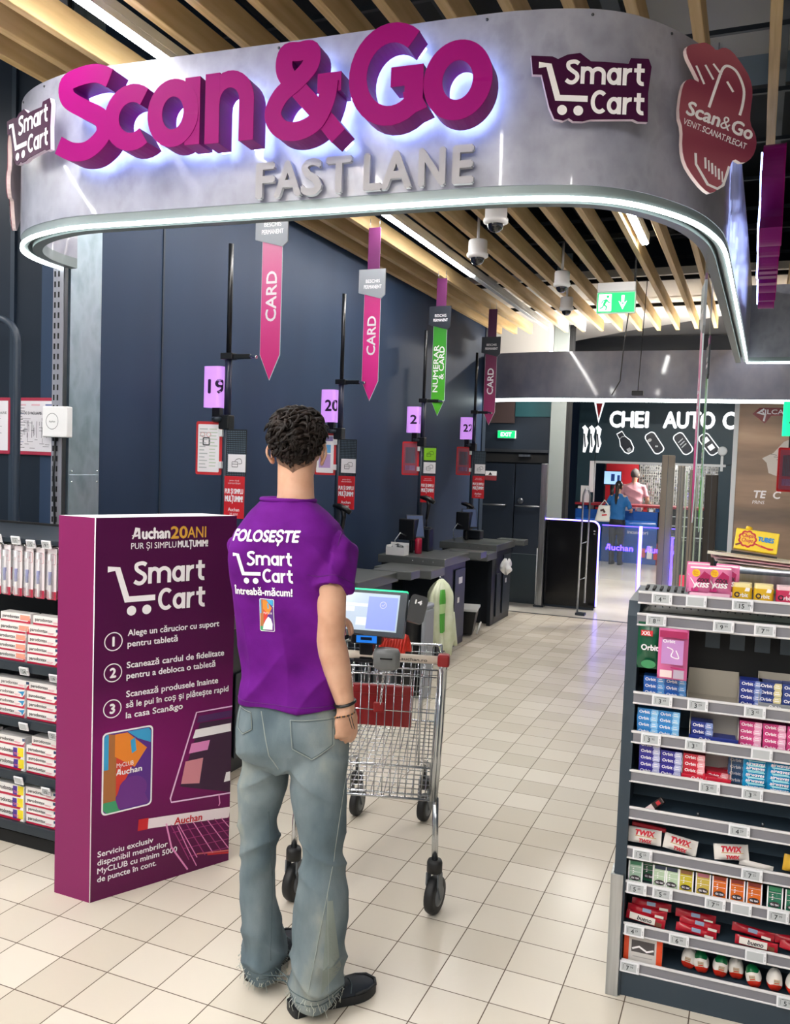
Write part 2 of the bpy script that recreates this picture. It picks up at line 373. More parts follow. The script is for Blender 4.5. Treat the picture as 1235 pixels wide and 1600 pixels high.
# big channel letters, each its own part, lit from behind
letter_face = mat('letter_magenta', '#8c0a68', .5, spec=.08); letter_side = mat('letter_side', '#7a1268', .45, spec=.15)
halo = mat('letter_halo', '#bcd0ff', .4, emit=5.5, ecol='#a9bfff')
def bezel(mb, g, sx, sy, wt, M, z0, z1, m):
    for k, (pts, cl) in enumerate(g): mb.ribbon([(p[0]*sx, p[1]*sy) for p in pts], wt*(sx+sy)/2, m, M, z0, z1-.0007*k, cl)
def path_y(x):
    for a, b in zip(PATH, PATH[1:]):
        if a[0] <= x <= b[0] and a[1] < .9: return a[1]+(b[1]-a[1])*(x-a[0])/max(1e-6, b[0]-a[0])
    return .5
FD = V((1, .06, 0)).normalized()          # run of the flat front
def front(x, z, d=0.0):
    y = path_y(x); n = V((FD.y, -FD.x, 0)); return frame((x+n.x*d, y+n.y*d, z), FD)
BIG = [('S', -1.885, 2.950, .287, .257), ('c', -1.639, 2.955, .262, .250), ('a', -1.431, 2.950, .236, .259), ('n', -1.166, 2.947, .196, .267), ('&', -.925, 2.935, .252, .255), ('G', -.565, 2.953, .246, .260), ('o', -.274, 2.945, .236, .273)]
for ch, x, z, sx, sy in BIG:
    M = front(x, z, .045); o = MB()
    g, _ = glyph(ch, .27)
    bezel(o, g, sx, sy, .265, M, .004, .10, letter_side); bezel(o, g, sx, sy, .275, M, .10, .106, letter_face)
    q = o.build('channel_letter', can)
    h = MB(); bezel(h, g, sx, sy, .17, M, -.012, .002, halo); h.build('halo_light', q)
silver = mat('silver_letter', '#a6a5aa', .42, spec=.2)
for ch, x, wd in zip('FASTLANE', (-1.003, -.922, -.805, -.699, -.541, -.470, -.320, -.189), (.086, .122, .092, .111, .077, .126, .106, .083)):
    o = MB(); o.text(ch, silver, front(x, 2.766, .012), h=.134, w=wd-.012, ext=.018, bold=.028); o.build('raised_letter', can)
badge_dark = mat('badge_plum', '#3a0c32', .55, spec=.12); badge_edge = mat('badge_edge', '#d9c6d4', .4)
def smart_cart_logo(mb, m, M, s, z=0.0):
    """trolley pictogram with the two-line wordmark; s = overall height, origin lower left"""
    def rb(pts, w, z1): mb.ribbon([(p[0]*s, p[1]*s) for p in pts], w*s, m, M, 0, z1)
    rb([(.02, .86), (.20, .86), (.38, .30), (.92, .30)], .105, z) if z else mb.ribbon([(p[0]*s, p[1]*s) for p in ((.02, .86), (.20, .86), (.38, .30), (.92, .30))], .105*s, m, M)
    for cx in (.47, .76):
        P = [(cx*s+.088*s*math.cos(2*PI*k/20), .09*s+.088*s*math.sin(2*PI*k/20)) for k in range(20)]
        if z: mb.prism(P, 0, z, m, M)
        else: mb.add([(*p, 0) for p in P], [tuple(range(20))], m, M)
    strokes(mb, 'Smart', m, M @ Matrix.Translation((.50*s, .56*s, 0)), h=.30*s, w=1.42*s, wt=.26, z1=z)
    strokes(mb, 'Cart', m, M @ Matrix.Translation((.98*s, .05*s, 0)), h=.30*s, w=.96*s, wt=.26, z1=z)
def logo_outline(s, e):
    P = [(-.12, 1.02), (.26, 1.02), (.36, .98), (.52, 1.06), (.75, 1.10), (.95, .96), (1.20, .96), (1.62, .94), (1.66, 1.04), (1.98, 1.04), (2.04, .90), (2.0, .44), (2.02, -.06), (1.85, -.06), (1.75, -.02), (1.0, -.05), (.85, -.09), (.68, -.09), (.60, -.04), (.50, -.09), (.34, -.06), (.24, .14), (.08, .70), (-.08, .70)]
    return [(x*s, y*s) for x, y in P]
def badge(M, s):
    b = MB(); b.prism(logo_outline(s, 0), 0, .018, badge_edge, M); b.prism(logo_outline(s, 0), .018, .021, badge_dark, M)
    q = b.build('logo_badge', can); l = MB(); smart_cart_logo(l, whitep, M @ Matrix.Translation((0, 0, .0225)), s); l.build('lettering', q)
def tangent(i, z, d, dx=0.0):
    a, b = PATH[i-1], PATH[i+1]; t = V((b[0]-a[0], b[1]-a[1], 0)).normalized(); n = V((t.y, -t.x, 0))
    return frame((PATH[i][0]+n.x*d-t.x*dx, PATH[i][1]+n.y*d-t.y*dx, z), t)
badge(frame((.105, .470, 2.978), (1, .42, 0)), .198)
badge(frame((-2.32, .42, 3.025), (.95, -.33, 0)), .195)
# pink badge shaped like a hand with a phone
rose = mat('badge_rose', '#9c5460', .6, spec=.12); vary(rose, ['#7a3046', '#9c5460', '#ac6a72'], 1.6, (.4, .4, 2), 1); blush = mat('badge_blush', '#e9d3d3', .4)
BO = [(-0.182, 0.359), (-0.157, 0.38), (-0.124, 0.391), (-0.088, 0.407), (-0.053, 0.394), (-0.033, 0.373), (0.005, 0.405), (0.05, 0.391), (0.103, 0.333), (0.149, 0.271), (0.169, 0.192), (0.161, 0.096), (0.162, 0.017), (0.196, -0.036), (0.205, -0.098), (0.186, -0.168), (0.141, -0.212), (0.086, -0.189), (0.066, -0.256), (0.033, -0.347), (-0.013, -0.409), (-0.058, -0.388), (-0.116, -0.326), (-0.157, -0.265), (-0.177, -0.186), (-0.177, -0.08), (-0.202, -0.01), (-0.195, 0.113), (-0.179, 0.18), (-0.146, 0.198), (-0.099, 0.18), (-0.141, 0.254), (-0.177, 0.315)]
def round_poly(P, k=3):
    for _ in range(k):
        P = [q for i in range(len(P)) for q in ((P[i][0]*.75+P[(i+1) % len(P)][0]*.25, P[i][1]*.75+P[(i+1) % len(P)][1]*.25), (P[i][0]*.25+P[(i+1) % len(P)][0]*.75, P[i][1]*.25+P[(i+1) % len(P)][1]*.75))]
    return P
def hand_badge(M):
    b = MB(); P = round_poly(BO, 1); b.prism(P, 0, .018, blush, M); b.prism(P, .018, .021, rose, M); q = b.build('logo_badge', can)
    l = MB(); N = M @ Matrix.Translation((0, 0, .0222))
    l.ribbon([(p.x, p.y) for p in spline([(-.055, .06, 0), (-.02, .20, 0), (.005, .285, 0), (.035, .305, 0), (.08, .28, 0), (.118, .20, 0), (.118, .12, 0), (.105, .05, 0)], 5)], .014, whitep, N)
    l.ribbon([(-.11, -.20), (-.105, -.26), (-.04, -.36), (.01, -.375), (.04, -.35), (.065, -.24)], .013, whitep, N)
    for k, (x, y, q2) in enumerate(((-.13, .27, .07), (-.085, .285, .05), (-.045, .30, .03))): l.ribbon([(x, y), (x+.045, y-q2-.02)], .011, whitep, N)
    l.ribbon([(.03, .22), (.065, .17)], .012, whitep, N)
    for k in range(6): l.ribbon([(-.06+.018*k, -.215-.012*k), (-.055+.018*k, -.275-.012*k)], .008 if k % 2 else .011, whitep, N)
    l.text('Scan', whitep, N @ Matrix.Rotation(-.22, 4, 'Z') @ Matrix.Translation((-.165, -.035, 0)), h=.075, w=.17, bold=.03)
    l.text('&', whitep, N @ Matrix.Rotation(-.22, 4, 'Z') @ Matrix.Translation((.012, -.035, 0)), h=.075, w=.052)
    l.text('Go', whitep, N @ Matrix.Rotation(-.22, 4, 'Z') @ Matrix.Translation((.072, -.035, 0)), h=.075, w=.11, bold=.03)
    l.text('VENIT.', whitep, N @ Matrix.Rotation(-.23, 4, 'Z') @ Matrix.Translation((-.165, -.095, 0)), h=.034, w=.095)
    l.text('SCANAT.PLECAT', whitep, N @ Matrix.Rotation(-.23, 4, 'Z') @ Matrix.Translation((-.065, -.095, 0)), h=.034, w=.235, bold=.012)
    l.build('lettering', q)
hand_badge(frame((.690, .905, 3.050), (.75, .66, 0)) @ Matrix.Diagonal((.88, .667, 1, 1)))
hand_badge(frame((-2.70, .80, 3.12), (.6, -.8, 0)) @ Matrix.Diagonal((.80, .64, 1, 1)))
# the same word again on the right flank, seen from its edge
for i, (ch, sx) in enumerate(zip('Scan&Go', (.262,)*7)):
    M = frame((.80+.02, 2.15+.32*i, 2.93), (.02, 1, 0)); o = MB(); g, _ = glyph(ch, .27)
    bezel(o, g, .262, .355, .265, M, .03, .13, letter_side); bezel(o, g, .262, .355, .275, M, .13, .136, letter_face); q = o.build('channel_letter', can)
    h = MB(); bezel(h, g, .262, .355, .06, M, .020, .026, halo); h.build('halo_light', q)
# far canopy over the way out
fc = thing('sign_canopy', 'plain grey curved sign canopy with a light line hung far behind the tills', 'sign canopy', (-1, 8.6, 2.6))
P2 = [(-2.60, 9.0), (-2.56, 8.83), (-2.45, 8.72), (-2.2, 8.63), (-1.6, 8.58), (-.6, 8.62), (.6, 8.70), (1.6, 8.78), (3.4, 8.9)]
P2 = [(p.x, p.y) for p in spline([(*p, 0) for p in P2], 5)]
f = MB(); A2, B2 = offs(P2, 0), offs(P2, .1)
lam2 = mat('far_canopy_laminate', '#8f94aa', .25, .0, coat=.4); vary(lam2, ['#83889e', '#999eb2'], 5, (1, 1, .7), 6)
for Q, zz in ((A2, (2.64, 3.24)), (B2, (3.24, 2.64))): f.loft([[(a[0], a[1], zz[0]), (a[0], a[1], zz[1])] for a in Q], lam2, caps=False, closed=False)
f.loft([[(a[0], a[1], 3.24), (b[0], b[1], 3.24)] for a, b in zip(A2, B2)], lam2, smooth=False, caps=False, closed=False); f.build('fascia_panel', fc)
f = MB(); band(f, P2, 0, .04, 2.60, 2.64, strip_white); f.build('light_strip', fc)
f = MB(); f.box(-2.2, 2.6, 9.0, 9.1, 3.10, 3.13, mat('added_uplight_glow', '#ffffff', .4, emit=30.0, ecol='#fff6ea')); f.build('added_uplight', fc)  # unseen glowing strip behind the fascia, added to brighten the lobby ceiling
# ------------------------------------------------------------------ timber slats, hangers, lamps, cameras
def slat(x, y0, y1, lab):
    o = MB().box(x-.024, x+.024, y0, y1, 3.60, 3.74, wood).build('ceiling_slat', bevel=.003, seg=1); return tag(o, lab, 'ceiling slat', 'timber ceiling slats')
ORD = ['first', 'second', 'third', 'fourth', 'fifth', 'sixth', 'seventh', 'eighth', 'ninth', 'tenth', 'eleventh', 'twelfth', 'thirteenth', 'fourteenth', 'fifteenth', 'sixteenth', 'seventeenth', 'eighteenth', 'nineteenth', 'twentieth']
XS = [-2.54, -2.33, -2.11, -1.60, -1.355, -1.11, -.865, -.62, -.38, -.14, .10, .335, .575, .88, 1.12, 1.36, 1.60]
for i, x in enumerate(XS): slat(x, -3.2, 9.33+.05*math.sin(i), 'long timber ceiling slat above the canopy, %s out from the navy wall' % ORD[i])
for i, y in enumerate((5.2, 7.0, 8.5)):
    tag(MB().box(-2.58, 3.0, y-.02, y+.02, 3.76, 3.80, blackm).build('hanger_rail'), 'black hanger rail across the timber slats, %s from the sign canopy' % ORD[i], 'rail', 'black hanger rails')
g = MB()
for i in range(9): tag(MB().box(-2.5, 3, 1.2+.95*i, 1.23+.95*i, 4.40, 4.43, dgrey).build('conduit'), 'thin dark conduit under the black ceiling, %s crossing above the slats' % ORD[i], 'conduit', 'ceiling conduits')
for i in range(5):
    x = -2.0+.95*i; tag(MB().box(x, x+.1, -2, 8, 4.5, 4.56, dgrey).build('cable_tray'), 'dark cable tray running above the timber slats, %s from the navy wall' % ORD[i], 'cable tray', 'ceiling cable trays')
def linear_lamp(x, y0, y1, lab, tail=0.0):
    t = thing('linear_lamp', lab, 'ceiling light', (x, (y0+y1)/2, 3.62), 0, 'linear ceiling lights')
    MB().box(x-.035, x+.035, y0, y1+tail, 3.655, 3.70, mat('lamp_housing', '#c9ccce', .4, .3)).build('housing', t)
    for s in (-1, 1): MB().box(x+s*.030-.003, x+s*.030+.003, y0, y1+tail, 3.622, 3.656, mat('lamp_housing', '#c9ccce', .4, .3)).build('side_profile', t)
    MB().box(x-.026, x+.026, y0, y1, 3.612, 3.655, lamp_white).build('diffuser', t, bevel=.008)
linear_lamp(-1.82, -5.5, 5.75, 'long white strip light between the timber slats nearest the navy wall', 3.5)
linear_lamp(-.05, 2.7, 4.9, 'short bright strip light among the timber slats above the green running man sign')
linear_lamp(-3.8, -6.5, .8, 'long white strip light over the toothpaste shelves')
linear_lamp(-1.3, -6.5, -1.0, 'long white strip light above the floor in front of the totem')
linear_lamp(-.05, -6.5, -1.4, 'long white strip light above the floor in front of the canopy')
linear_lamp(1.5, -5.5, -1.8, 'long white strip light over the aisle before the canopy corner')
linear_lamp(3.6, -6.5, -3.0, 'outermost long white strip light on the right of the hall')
lens = mat('camera_dome', '#14161a', .08, coat=1.0)
for (x, y, s), lab in zip(((-.84, 3.2, 1.15), (-1.25, 4.1, 1.15), (-.83, 5.35, 1.05), (-1.03, 6.55, 1.0)), ('white dome security camera hanging just behind the canopy light line', 'white dome security camera beside the far end of the lit strip light', 'white dome security camera just left of the green running man sign', 'white dome security camera hanging lowest, left of and below the green sign')):
    t = thing('security_camera', lab, 'security camera', (x, y, 3.40), 0, 'dome security cameras'); M = at(x, y, 3.40)
    b = MB(M); b.tube([(0, 0, .12), (0, 0, .40)], .012, white); b.build('drop_rod', t)
    b = MB(M); b.lathe([(0, .13), (.062*s, .13), (.066*s, .12), (.066*s, .03), (.074*s, .025), (.074*s, 0), (.055*s, -.012), (0, -.012)], white, 24); b.build('camera_body', t)
    b = MB(M); b.lathe([(.05*s, -.010)]+[(.05*s*math.cos(a), -.012-.048*s*math.sin(a)) for a in [PI/2*k/7 for k in range(8)]], lens, 20); b.build('camera_dome', t)
# hanging running man sign
t = thing('exit_sign', 'hanging green and white sign with running man and down arrow below the slats', 'exit sign', (-.36, 5.5, 3.18))
b = MB(); b.box(-.53, -.19, 5.5, 5.56, 3.36, 3.445, white); b.build('housing', t, bevel=.006)
b = MB(); b.box(-.535, -.185, 5.515, 5.545, 3.165, 3.36, mat('clear_edge', '#cfe8dc', .2)); b.box(-.525, -.195, 5.508, 5.515, 3.175, 3.35, green)
M = frame((-.525, 5.506, 3.175), (1, 0, 0))
b.add([(.01, .01, 0), (.125, .01, 0), (.125, .165, 0), (.01, .165, 0)], [(0, 1, 2, 3)], exw, M)
gq = M @ Matrix.Translation((0, 0, .001))
b.ribbon([(.085, .118), (.065, .085), (.06, .07)], .024, green, gq); b.ribbon([(.06, .07), (.085, .05), (.075, .018)], .014, green, gq); b.ribbon([(.06, .07), (.045, .045), (.02, .035)], .014, green, gq)
b.ribbon([(.08, .115), (.05, .105), (.035, .08)], .011, green, gq); b.ribbon([(.08, .115), (.1, .09), (.118, .09)], .011, green, gq)
b.add([(.092+.014*math.cos(k*PI/6), .142+.014*math.sin(k*PI/6), .0) for k in range(12)], [tuple(range(12))], green, gq)
b.add([(.215, .15, 0), (.24, .15, 0), (.24, .085, 0), (.215, .085, 0)], [(3, 2, 1, 0)], exw, M); b.add([(.19, .10, 0), (.2275, .022, 0), (.265, .10, 0), (.2275, .068, 0)], [(0, 1, 2, 3)], exw, M)
b.build('sign_face', t)
b = MB(); b.tube([(-.20, 5.53, 3.445), (-.20, 5.53, 4.4)], .010, darksteel); b.build('hanging_rod', t)
b = MB(); b.tube([(-.24, 5.53, 3.2), (-.27, 5.53, 2.9), (-.29, 5.53, 2.55), (-.36, 5.53, 2.42)], .005, black); b.build('loose_cable', t)
t = thing('motion_sensor', 'small black sensor bar hanging on a thin cable in front of the far grey canopy', 'sensor', (-.305, 6.94, 2.535))
MB().box(-.365, -.245, 6.9, 6.98, 2.535, 2.585, black).build('sensor_bar', t, bevel=.008)
MB().tube([(-.305, 6.94, 2.585), (-.27, 6.99, 3.765)], .004, black).build('cable', t)
def lobby_light(x, y, z, w, size=.12):
    l = bpy.data.lights.new('downlight_beam', 'AREA'); l.shape = 'DISK'; l.size = size; l.energy = w; l.color = (1, .96, .9); o = bpy.data.objects.new('downlight_beam', l); COL.objects.link(o); o.location = (x, y, z)
for x, y in ((-1.15, 10.0), (1.1, 8.7)): lobby_light(x, y, 3.835, 60)
for i, (x, y) in enumerate(((-1.15, 10.0), (1.1, 8.7))): tag(MB().lathe([(0, 0), (.055, 0), (.055, .015), (0, .015)], mat('spot', '#ffffff', .4, emit=6), 16, at(x, y, 3.843)).build('downlight'), ('small round downlight in the pale lobby ceiling above the grey pillar', 'small round downlight in the pale lobby ceiling near the right canopy corner')[i], 'downlight')
# ------------------------------------------------------------------ upright, wall plates, posters, pipe by the left corner
t = thing('steel_upright', 'tall slotted steel upright at the left end of the canopy', 'upright', (-2.6, 1.06, 0))
b = MB(); b.box(-2.64, -2.565, 1.005, 1.03, 0, 4.6, darksteel); pass
upr = mat('upright_grey', '#9a99a2', .4, .5); b.box(-2.64, -2.568, 1.0, 1.006, 0, 4.6, upr); b.build('slotted_post', t)
b = MB()
for k in range(46):
    for dx in (-.048, -.022): b.box(-2.595+dx+.012, -2.595+dx+.022, .9985, 1.0, .9+.055*k, .93+.055*k, blackm)
b.build('slots', t, kind='stuff')
t2 = thing('cover_plate', 'pale galvanised metal cover plate screwed to the navy wall beside the slotted upright', 'plate', (-2.59, 1.18, 0))
b = MB(); b.box(-2.598, -2.575, 1.06, 1.30, 0, 4.5, galv); b.box(-2.575, -2.572, 1.065, 1.295, 1.30, 1.60, galv); b.build('plate', t2, bevel=.002)
b = MB()
for y in (1.08, 1.28):
    for z in (1.56, 1.62): b.lathe([(0, 0), (.006, 0), (.004, .004), (0, .005)], chrome, 10, frame((-2.573, y, z), (0, 1, 0), (0, 0, 1)))
b.build('screws', t2)
# white square sensor box with a round button
t = thing('wall_box', 'white square box with a round outline fixed to the slotted upright', 'wall box', (-2.6, .97, 1.88))
b = MB(); b.box(-2.662, -2.49, .955, .998, 1.80, 1.965, white); b.build('housing', t, bevel=.006)
b = MB(); M = frame((-2.592, .9545, 1.885), (1, 0, 0)); b.ribbon(arc(0, 0, .042, .042, 0, 352, 40), .0025, dgrey, M, closed=True); b.text('Auchan', dgrey, M @ Matrix.Translation((0, -.006, 0)), h=.010, align='C'); b.build('marking', t)
b = MB(); b.tube([(-2.60, .99, 1.80), (-2.612, .99, 1.6), (-2.60, .99, 1.35), (-2.605, .99, 1.0)], .006, black); b.build('cable', t)
paper = mat('poster_paper', '#d9d6dc', .5); ink = mat('poster_ink', '#3c3e48', .6); inkb = mat('poster_blue', '#5b6a9c', .6); pinkp = mat('poster_pink', '#d9aab8', .5)
frm = mat('poster_red', '#a3223f', .45)
def poster(x0, x1, lab, kind):
    t = thing('evacuation_plan', lab, 'poster', ((x0+x1)/2, 1.03, 1.715)); M = frame((x0, 1.012, 1.705), (1, .0, 0)); w = x1-x0
    MB().box(x0, x1, 1.012, 1.028, 1.70, 2.015, frm).build('poster_frame', t, bevel=.003)
    b = MB(); b.add([(.012, .015, .001), (w-.012, .015, .001), (w-.012, .292, .001), (.012, .292, .001)], [(0, 1, 2, 3)], paper, M)
    N = M @ Matrix.Translation((0, 0, .0018)); R = random.Random(int(x0*100))
    if kind: b.text('PLAN DE EVACUARE', ink, N @ Matrix.Translation((.02, .218, 0)), h=.014, bold=.02); b.text('Auchan Dr. Taberei', ink, N @ Matrix.Translation((w-.165, .218, 0)), h=.012)
    else: b.text('PLAN DE EVACUARE', ink, N @ Matrix.Translation((.10, .218, 0)), h=.014, w=w-.12)
    if not kind:
        b.add([(.012, .02, 0), (.10, .02, 0), (.10, .29, 0), (.012, .29, 0)], [(0, 1, 2, 3)], pinkp, N)
    for k in range(34):
        x = .03+R.random()*(w-.09); y = .03+R.random()*.165; l = .015+R.random()*.05
        P = [(x, y), (min(x+l, w-.02), y)] if R.random() < .5 else [(x, y), (x, min(y+l, .20))]
        b.ribbon(P, .0022, ink, N)
    for k in range(16):
        y = .035+.0155*k; b.ribbon([(.02, y), (.02+R.uniform(.03, .07), y)], .003, inkb if k % 5 == 2 else ink, N)
    for k in range(3): b.ribbon([(.03+.1*k, .27), (.09+.1*k, .27)], .008, inkb if k == 2 else pinkp, N)
    for k in range(6): b.ribbon([(.10+.035*k, .09), (.10+.035*k, .18)], .003, ink, N)
    b.build('printed_plan', t)
poster(-3.36, -2.955, 'red framed evacuation plan with pink column, left of the bent dark pipe', 0)
poster(-2.925, -2.628, 'red framed evacuation plan between the bent dark pipe and the white box', 1)
b = MB(); b.tube([(-3.4, .78, 2.408), (-2.79, .78, 2.405)]+[(-2.79+.13*math.sin(a), .78, 2.275+.13*math.cos(a)) for a in [PI/2*k/6 for k in range(1, 7)]]+[(-2.66, .78, 2.0), (-2.66, .78, .3), (-2.66, .78, 0)], .019, navy_dark, 10)
tag(b.build('bent_pipe'), 'dark bent pipe rail rising behind the toothpaste shelves in front of the plans', 'pipe')
# ------------------------------------------------------------------ toothpaste shelf
sh = thing('shelf_unit', 'dark metal shop shelf stacked with toothpaste boxes beside the purple totem', 'shelf unit', (-2.4, .4, 0))
X0, X1 = -3.3, -1.60
b = MB(); b.box(X0, X1, .17, .72, .0, .055, blackm); b.box(X0, X1, .70, .72, .055, 1.36, blackm); b.build('carcass', sh)
SZ = (.812, .568, .332, .108)
for z in SZ:
    b = MB(); b.box(X0, X1, .15, .70, z-.022, z, dgrey); b.box(X0, X1, .145, .155, z-.036, z+.004, dgrey); b.build('shelf', sh, bevel=.002)
b = MB(); b.box(X0, X1, .15, .70, 1.33, 1.35, dgrey); b.build('top_shelf', sh)
b = MB(); b.box(X0, X1, .66, .68, 1.30, 1.33, darksteel); b.build('peg_rail', sh)
for i in range(12):
    x = -2.44+.062*i; MB().tube([(x, .67, 1.318), (x, .15, 1.318), (x, .145, 1.325)], .0028, chrome, 6).build('display_peg', sh)
esl = mat('shelf_tag', '#e6e6ea', .35); eink = mat('eink_panel', '#b4b8bb', .4); eblk = mat('eink_black', '#23262a', .5)
def price_tag_mesh(price, w=.042, h=.030, tilt=0.0):
    b = MB(Matrix.Rotation(-tilt, 4, 'X')); b.box(-w/2, w/2, -.006, 0, -h/2, h/2, esl)
    M = frame((-w/2, -.0062, -h/2), (1, 0, 0)); b.add([(.005, .005, 0), (w-.009, .005, 0), (w-.009, h-.005, 0), (.005, h-.005, 0)], [(0, 1, 2, 3)], eink, M)
    N = M @ Matrix.Translation((0, 0, .0004))
    if price:
        p, q = price; b.text(p, eblk, N @ Matrix.Translation((w*.34, h*.26, 0)), h=h*.38, bold=.02); b.text(q, eblk, N @ Matrix.Translation((w*.34+.011*len(p)*h/.032, h*.44, 0)), h=h*.19)
        b.ribbon([(w*.18, h*.28), (w*.18, h*.72)], h*.03, eblk, N); b.ribbon([(w*.22, h*.76), (w*.70, h*.76)], h*.035, eblk, N)
    for k in range(4): b.ribbon([(w-.006, h*.3+.0035*k), (w-.003, h*.3+.0035*k)], .0012, eblk, N)
    return b
PT = {}
def price_tag(loc, rz, price, lab, grp, w=.042, h=.030, tilt=0.0):
    o = price_tag_mesh(price, w, h, tilt).build('price_tag', bevel=.0015, seg=1); o.location = loc; o.rotation_euler = (0, 0, rz)
    return tag(o, lab, 'price tag', grp)
tp_white = mat('carton_white', '#e8e4e2', .4); tp_red = mat('carton_red', '#b3153b', .4); tp_pink = mat('carton_pink', '#d8708a', .4); tp_blk = mat('carton_ink', '#2b2228', .5)
tp_blue = mat('carton_blue', '#2a8ac0', .4); tp_violet = mat('carton_violet', '#4b2a8c', .4); tp_yellow = mat('carton_yellow', '#e8d422', .4); tp_navy = mat('carton_navy', '#1d3a66', .4); tp_orange = mat('carton_orange', '#e79a84', .4)
def carton(kind):
    """one toothpaste carton, origin at the middle of its lower front edge"""
    L, H, D = .172, (.040 if kind != 'violet' else .052), .05
    b = MB(); b.box(-L/2, L/2, 0, D, 0, H, tp_white)
    M = frame((-L/2, -.0004, 0), (1, 0, 0)); q = lambda x0, x1, y0, y1, m, z=0: b.add([(x0, y0, z), (x1, y0, z), (x1, y1, z), (x0, y1, z)], [(0, 1, 2, 3)], m, M)
    q(0, L, 0, H*.20, tp_red)
    b.add([(L*.86, 0, .0002), (L, 0, .0002), (L, H*.62, .0002), (L*.955, H*.45, .0002)], [(0, 1, 2, 3)], tp_red if kind != 'violet' else tp_white, M)
    if kind == 'blue': b.add([(L*.74, H*.72, .0003), (L*.98, H*.9, .0003), (L*.90, H*.25, .0003), (L*.86, H*.55, .0003)], [(0, 1, 2, 3)], tp_blue, M)
    elif kind == 'violet':
        q(L*.62, L*.76, H*.15, H*.9, tp_violet, .0003); q(L*.78, L*.97, H*.2, H*.95, tp_yellow, .0003)
    elif kind == 'orange': q(L*.66, L*.98, H*.3, H*.85, tp_orange, .0003)
    else: q(L*.90, L, H*.62, H*.92, tp_navy, .0003)
    b.text('parodontax', tp_blk, M @ Matrix.Translation((L*.07, H*.44, .0005)), h=H*.34, w=L*.56, bold=.02)
    b.ribbon([(L*.64, H*.45), (L*.84, H*.45)], H*.05, tp_orange if kind == 'orange' else tp_pink, M @ Matrix.Translation((0, 0, .0005)))
    b.ribbon([(L*.66, H*.34), (L*.82, H*.34)], H*.04, tp_pink, M @ Matrix.Translation((0, 0, .0005)))
    o = b.build('toothpaste_carton'); o['category'] = 'toothpaste carton'; return o
CK = {k: carton(k) for k in ('plain', 'blue', 'violet', 'orange')}; CU = set()
ROWN = ['top', 'second', 'third', 'lowest']
def put_carton(kind, x, z, lab, row, dy=0.0, rz=0.0):
    o = CK[kind] if kind not in CU else dup(CK[kind]); CU.add(kind)
    o.location = (x, .165+dy, z); o.rotation_euler = (0, 0, rz); o['label'] = lab; o['group'] = 'toothpaste cartons on the %s shelf' % row
R = random.Random(3)
STACK = [  # shelf, stack nearest the totem, next stack, outer stack
    (0, (['plain']*5, ['orange']*5, ['plain']*4)), (1, (['plain']*4, ['blue']*3+['plain'], ['plain']*4)),
    (2, (['plain']*4, ['violet']*2+['plain'], ['violet']*3)), (3, (['plain']*4, ['violet']*3, ['plain']*3))]
for r, cols in STACK:
    for c, st in enumerate(cols):
        z = SZ[r]+.001
        for k, kind in enumerate(st):
            what = {'plain': 'white and red', 'blue': 'blue swoosh', 'violet': 'violet and yellow', 'orange': 'orange ended'}[kind]
            place = ['the stack against the totem', 'the second stack from the totem', 'the outermost stack'][c]
            lab = '%s toothpaste carton, %s up in %s, %s shelf' % (what, ORD[k], place, ROWN[r])
            dx = .0 if k < 3 else R.uniform(.0, .03)
            put_carton(kind, -1.858-.181*c+dx, z, lab, ROWN[r], R.uniform(0, .006)+(.02 if k > 3 else 0), R.uniform(-.015, .015))
            z += .041 if kind != 'violet' else .053
clear = mat('clear_blister', '#eef0f4', .1, trans=.0, spec=.6); clear.node_tree.nodes['Principled BSDF'].inputs['Alpha'].default_value = .28
for r in range(4):
    for c in (0, 1):
        o = MB().box(-1.951-.181*c, -1.949-.181*c, .16, .5, SZ[r]+.001, SZ[r]+.15, clear).build('divider', sh)
brush_cols = [('white', '#d8d9e4'), ('red', '#c3314a'), ('blue', '#3a45a0'), ('pink', '#d5567c')]
card = mat('blister_card', '#e6dcdf', .4); cardr = mat('blister_red', '#b02a44', .4)
def brush_pack(i):
    t = thing('toothbrush_pack', '', 'toothbrush pack', (0, 0, 0), 0, 'hanging toothbrush packs'); c1 = mat('brush_'+brush_cols[i][0], brush_cols[i][1], .35); c2 = mat('brush_grip', '#29348e', .35)
    b = MB(); b.box(-.022, .022, 0, .0015, -.205, .012, card); b.box(-.022, .022, -.0006, 0, -.205, -.17, cardr)
    b.ribbon(rrect(-.016, .016, -.055, -.012, .004), .0015, cardr, frame((0, -.0004, 0), (1, 0, 0)), closed=True); b.text('p', cardr, frame((-.006, -.0005, -.04), (1, 0, 0)), h=.016); b.build('backing_card', t)
    b = MB(); b.tube([(0, -.010, -.195), (0, -.011, -.15), (.001, -.010, -.11), (0, -.009, -.075), (0, -.009, -.035)], [.0055, .006, .0055, .0035, .004], mat('brush_handle', '#ece9ec', .3), 8); b.box(-.0045, .0045, -.018, -.008, -.035, -.010, mat('bristles', '#f3f3f6', .7)); b.build('toothbrush', t)
    b = MB(); b.tube([(0, -.0125, -.14), (0, -.0125, -.085)], .0068, c1 if i else c2, 8); b.build('grip', t)
    b = MB(); b.box(-.012, .012, -.020, -.0005, -.200, -.006, clear); b.build('blister', t, bevel=.004)
    return t
BP = [brush_pack(i) for i in range(4)]; used = set()
bx = [-2.43, -2.368, -2.306, -2.244, -2.182, -2.12, -2.058, -1.996, -1.934, -1.872, -1.81]
n = 0
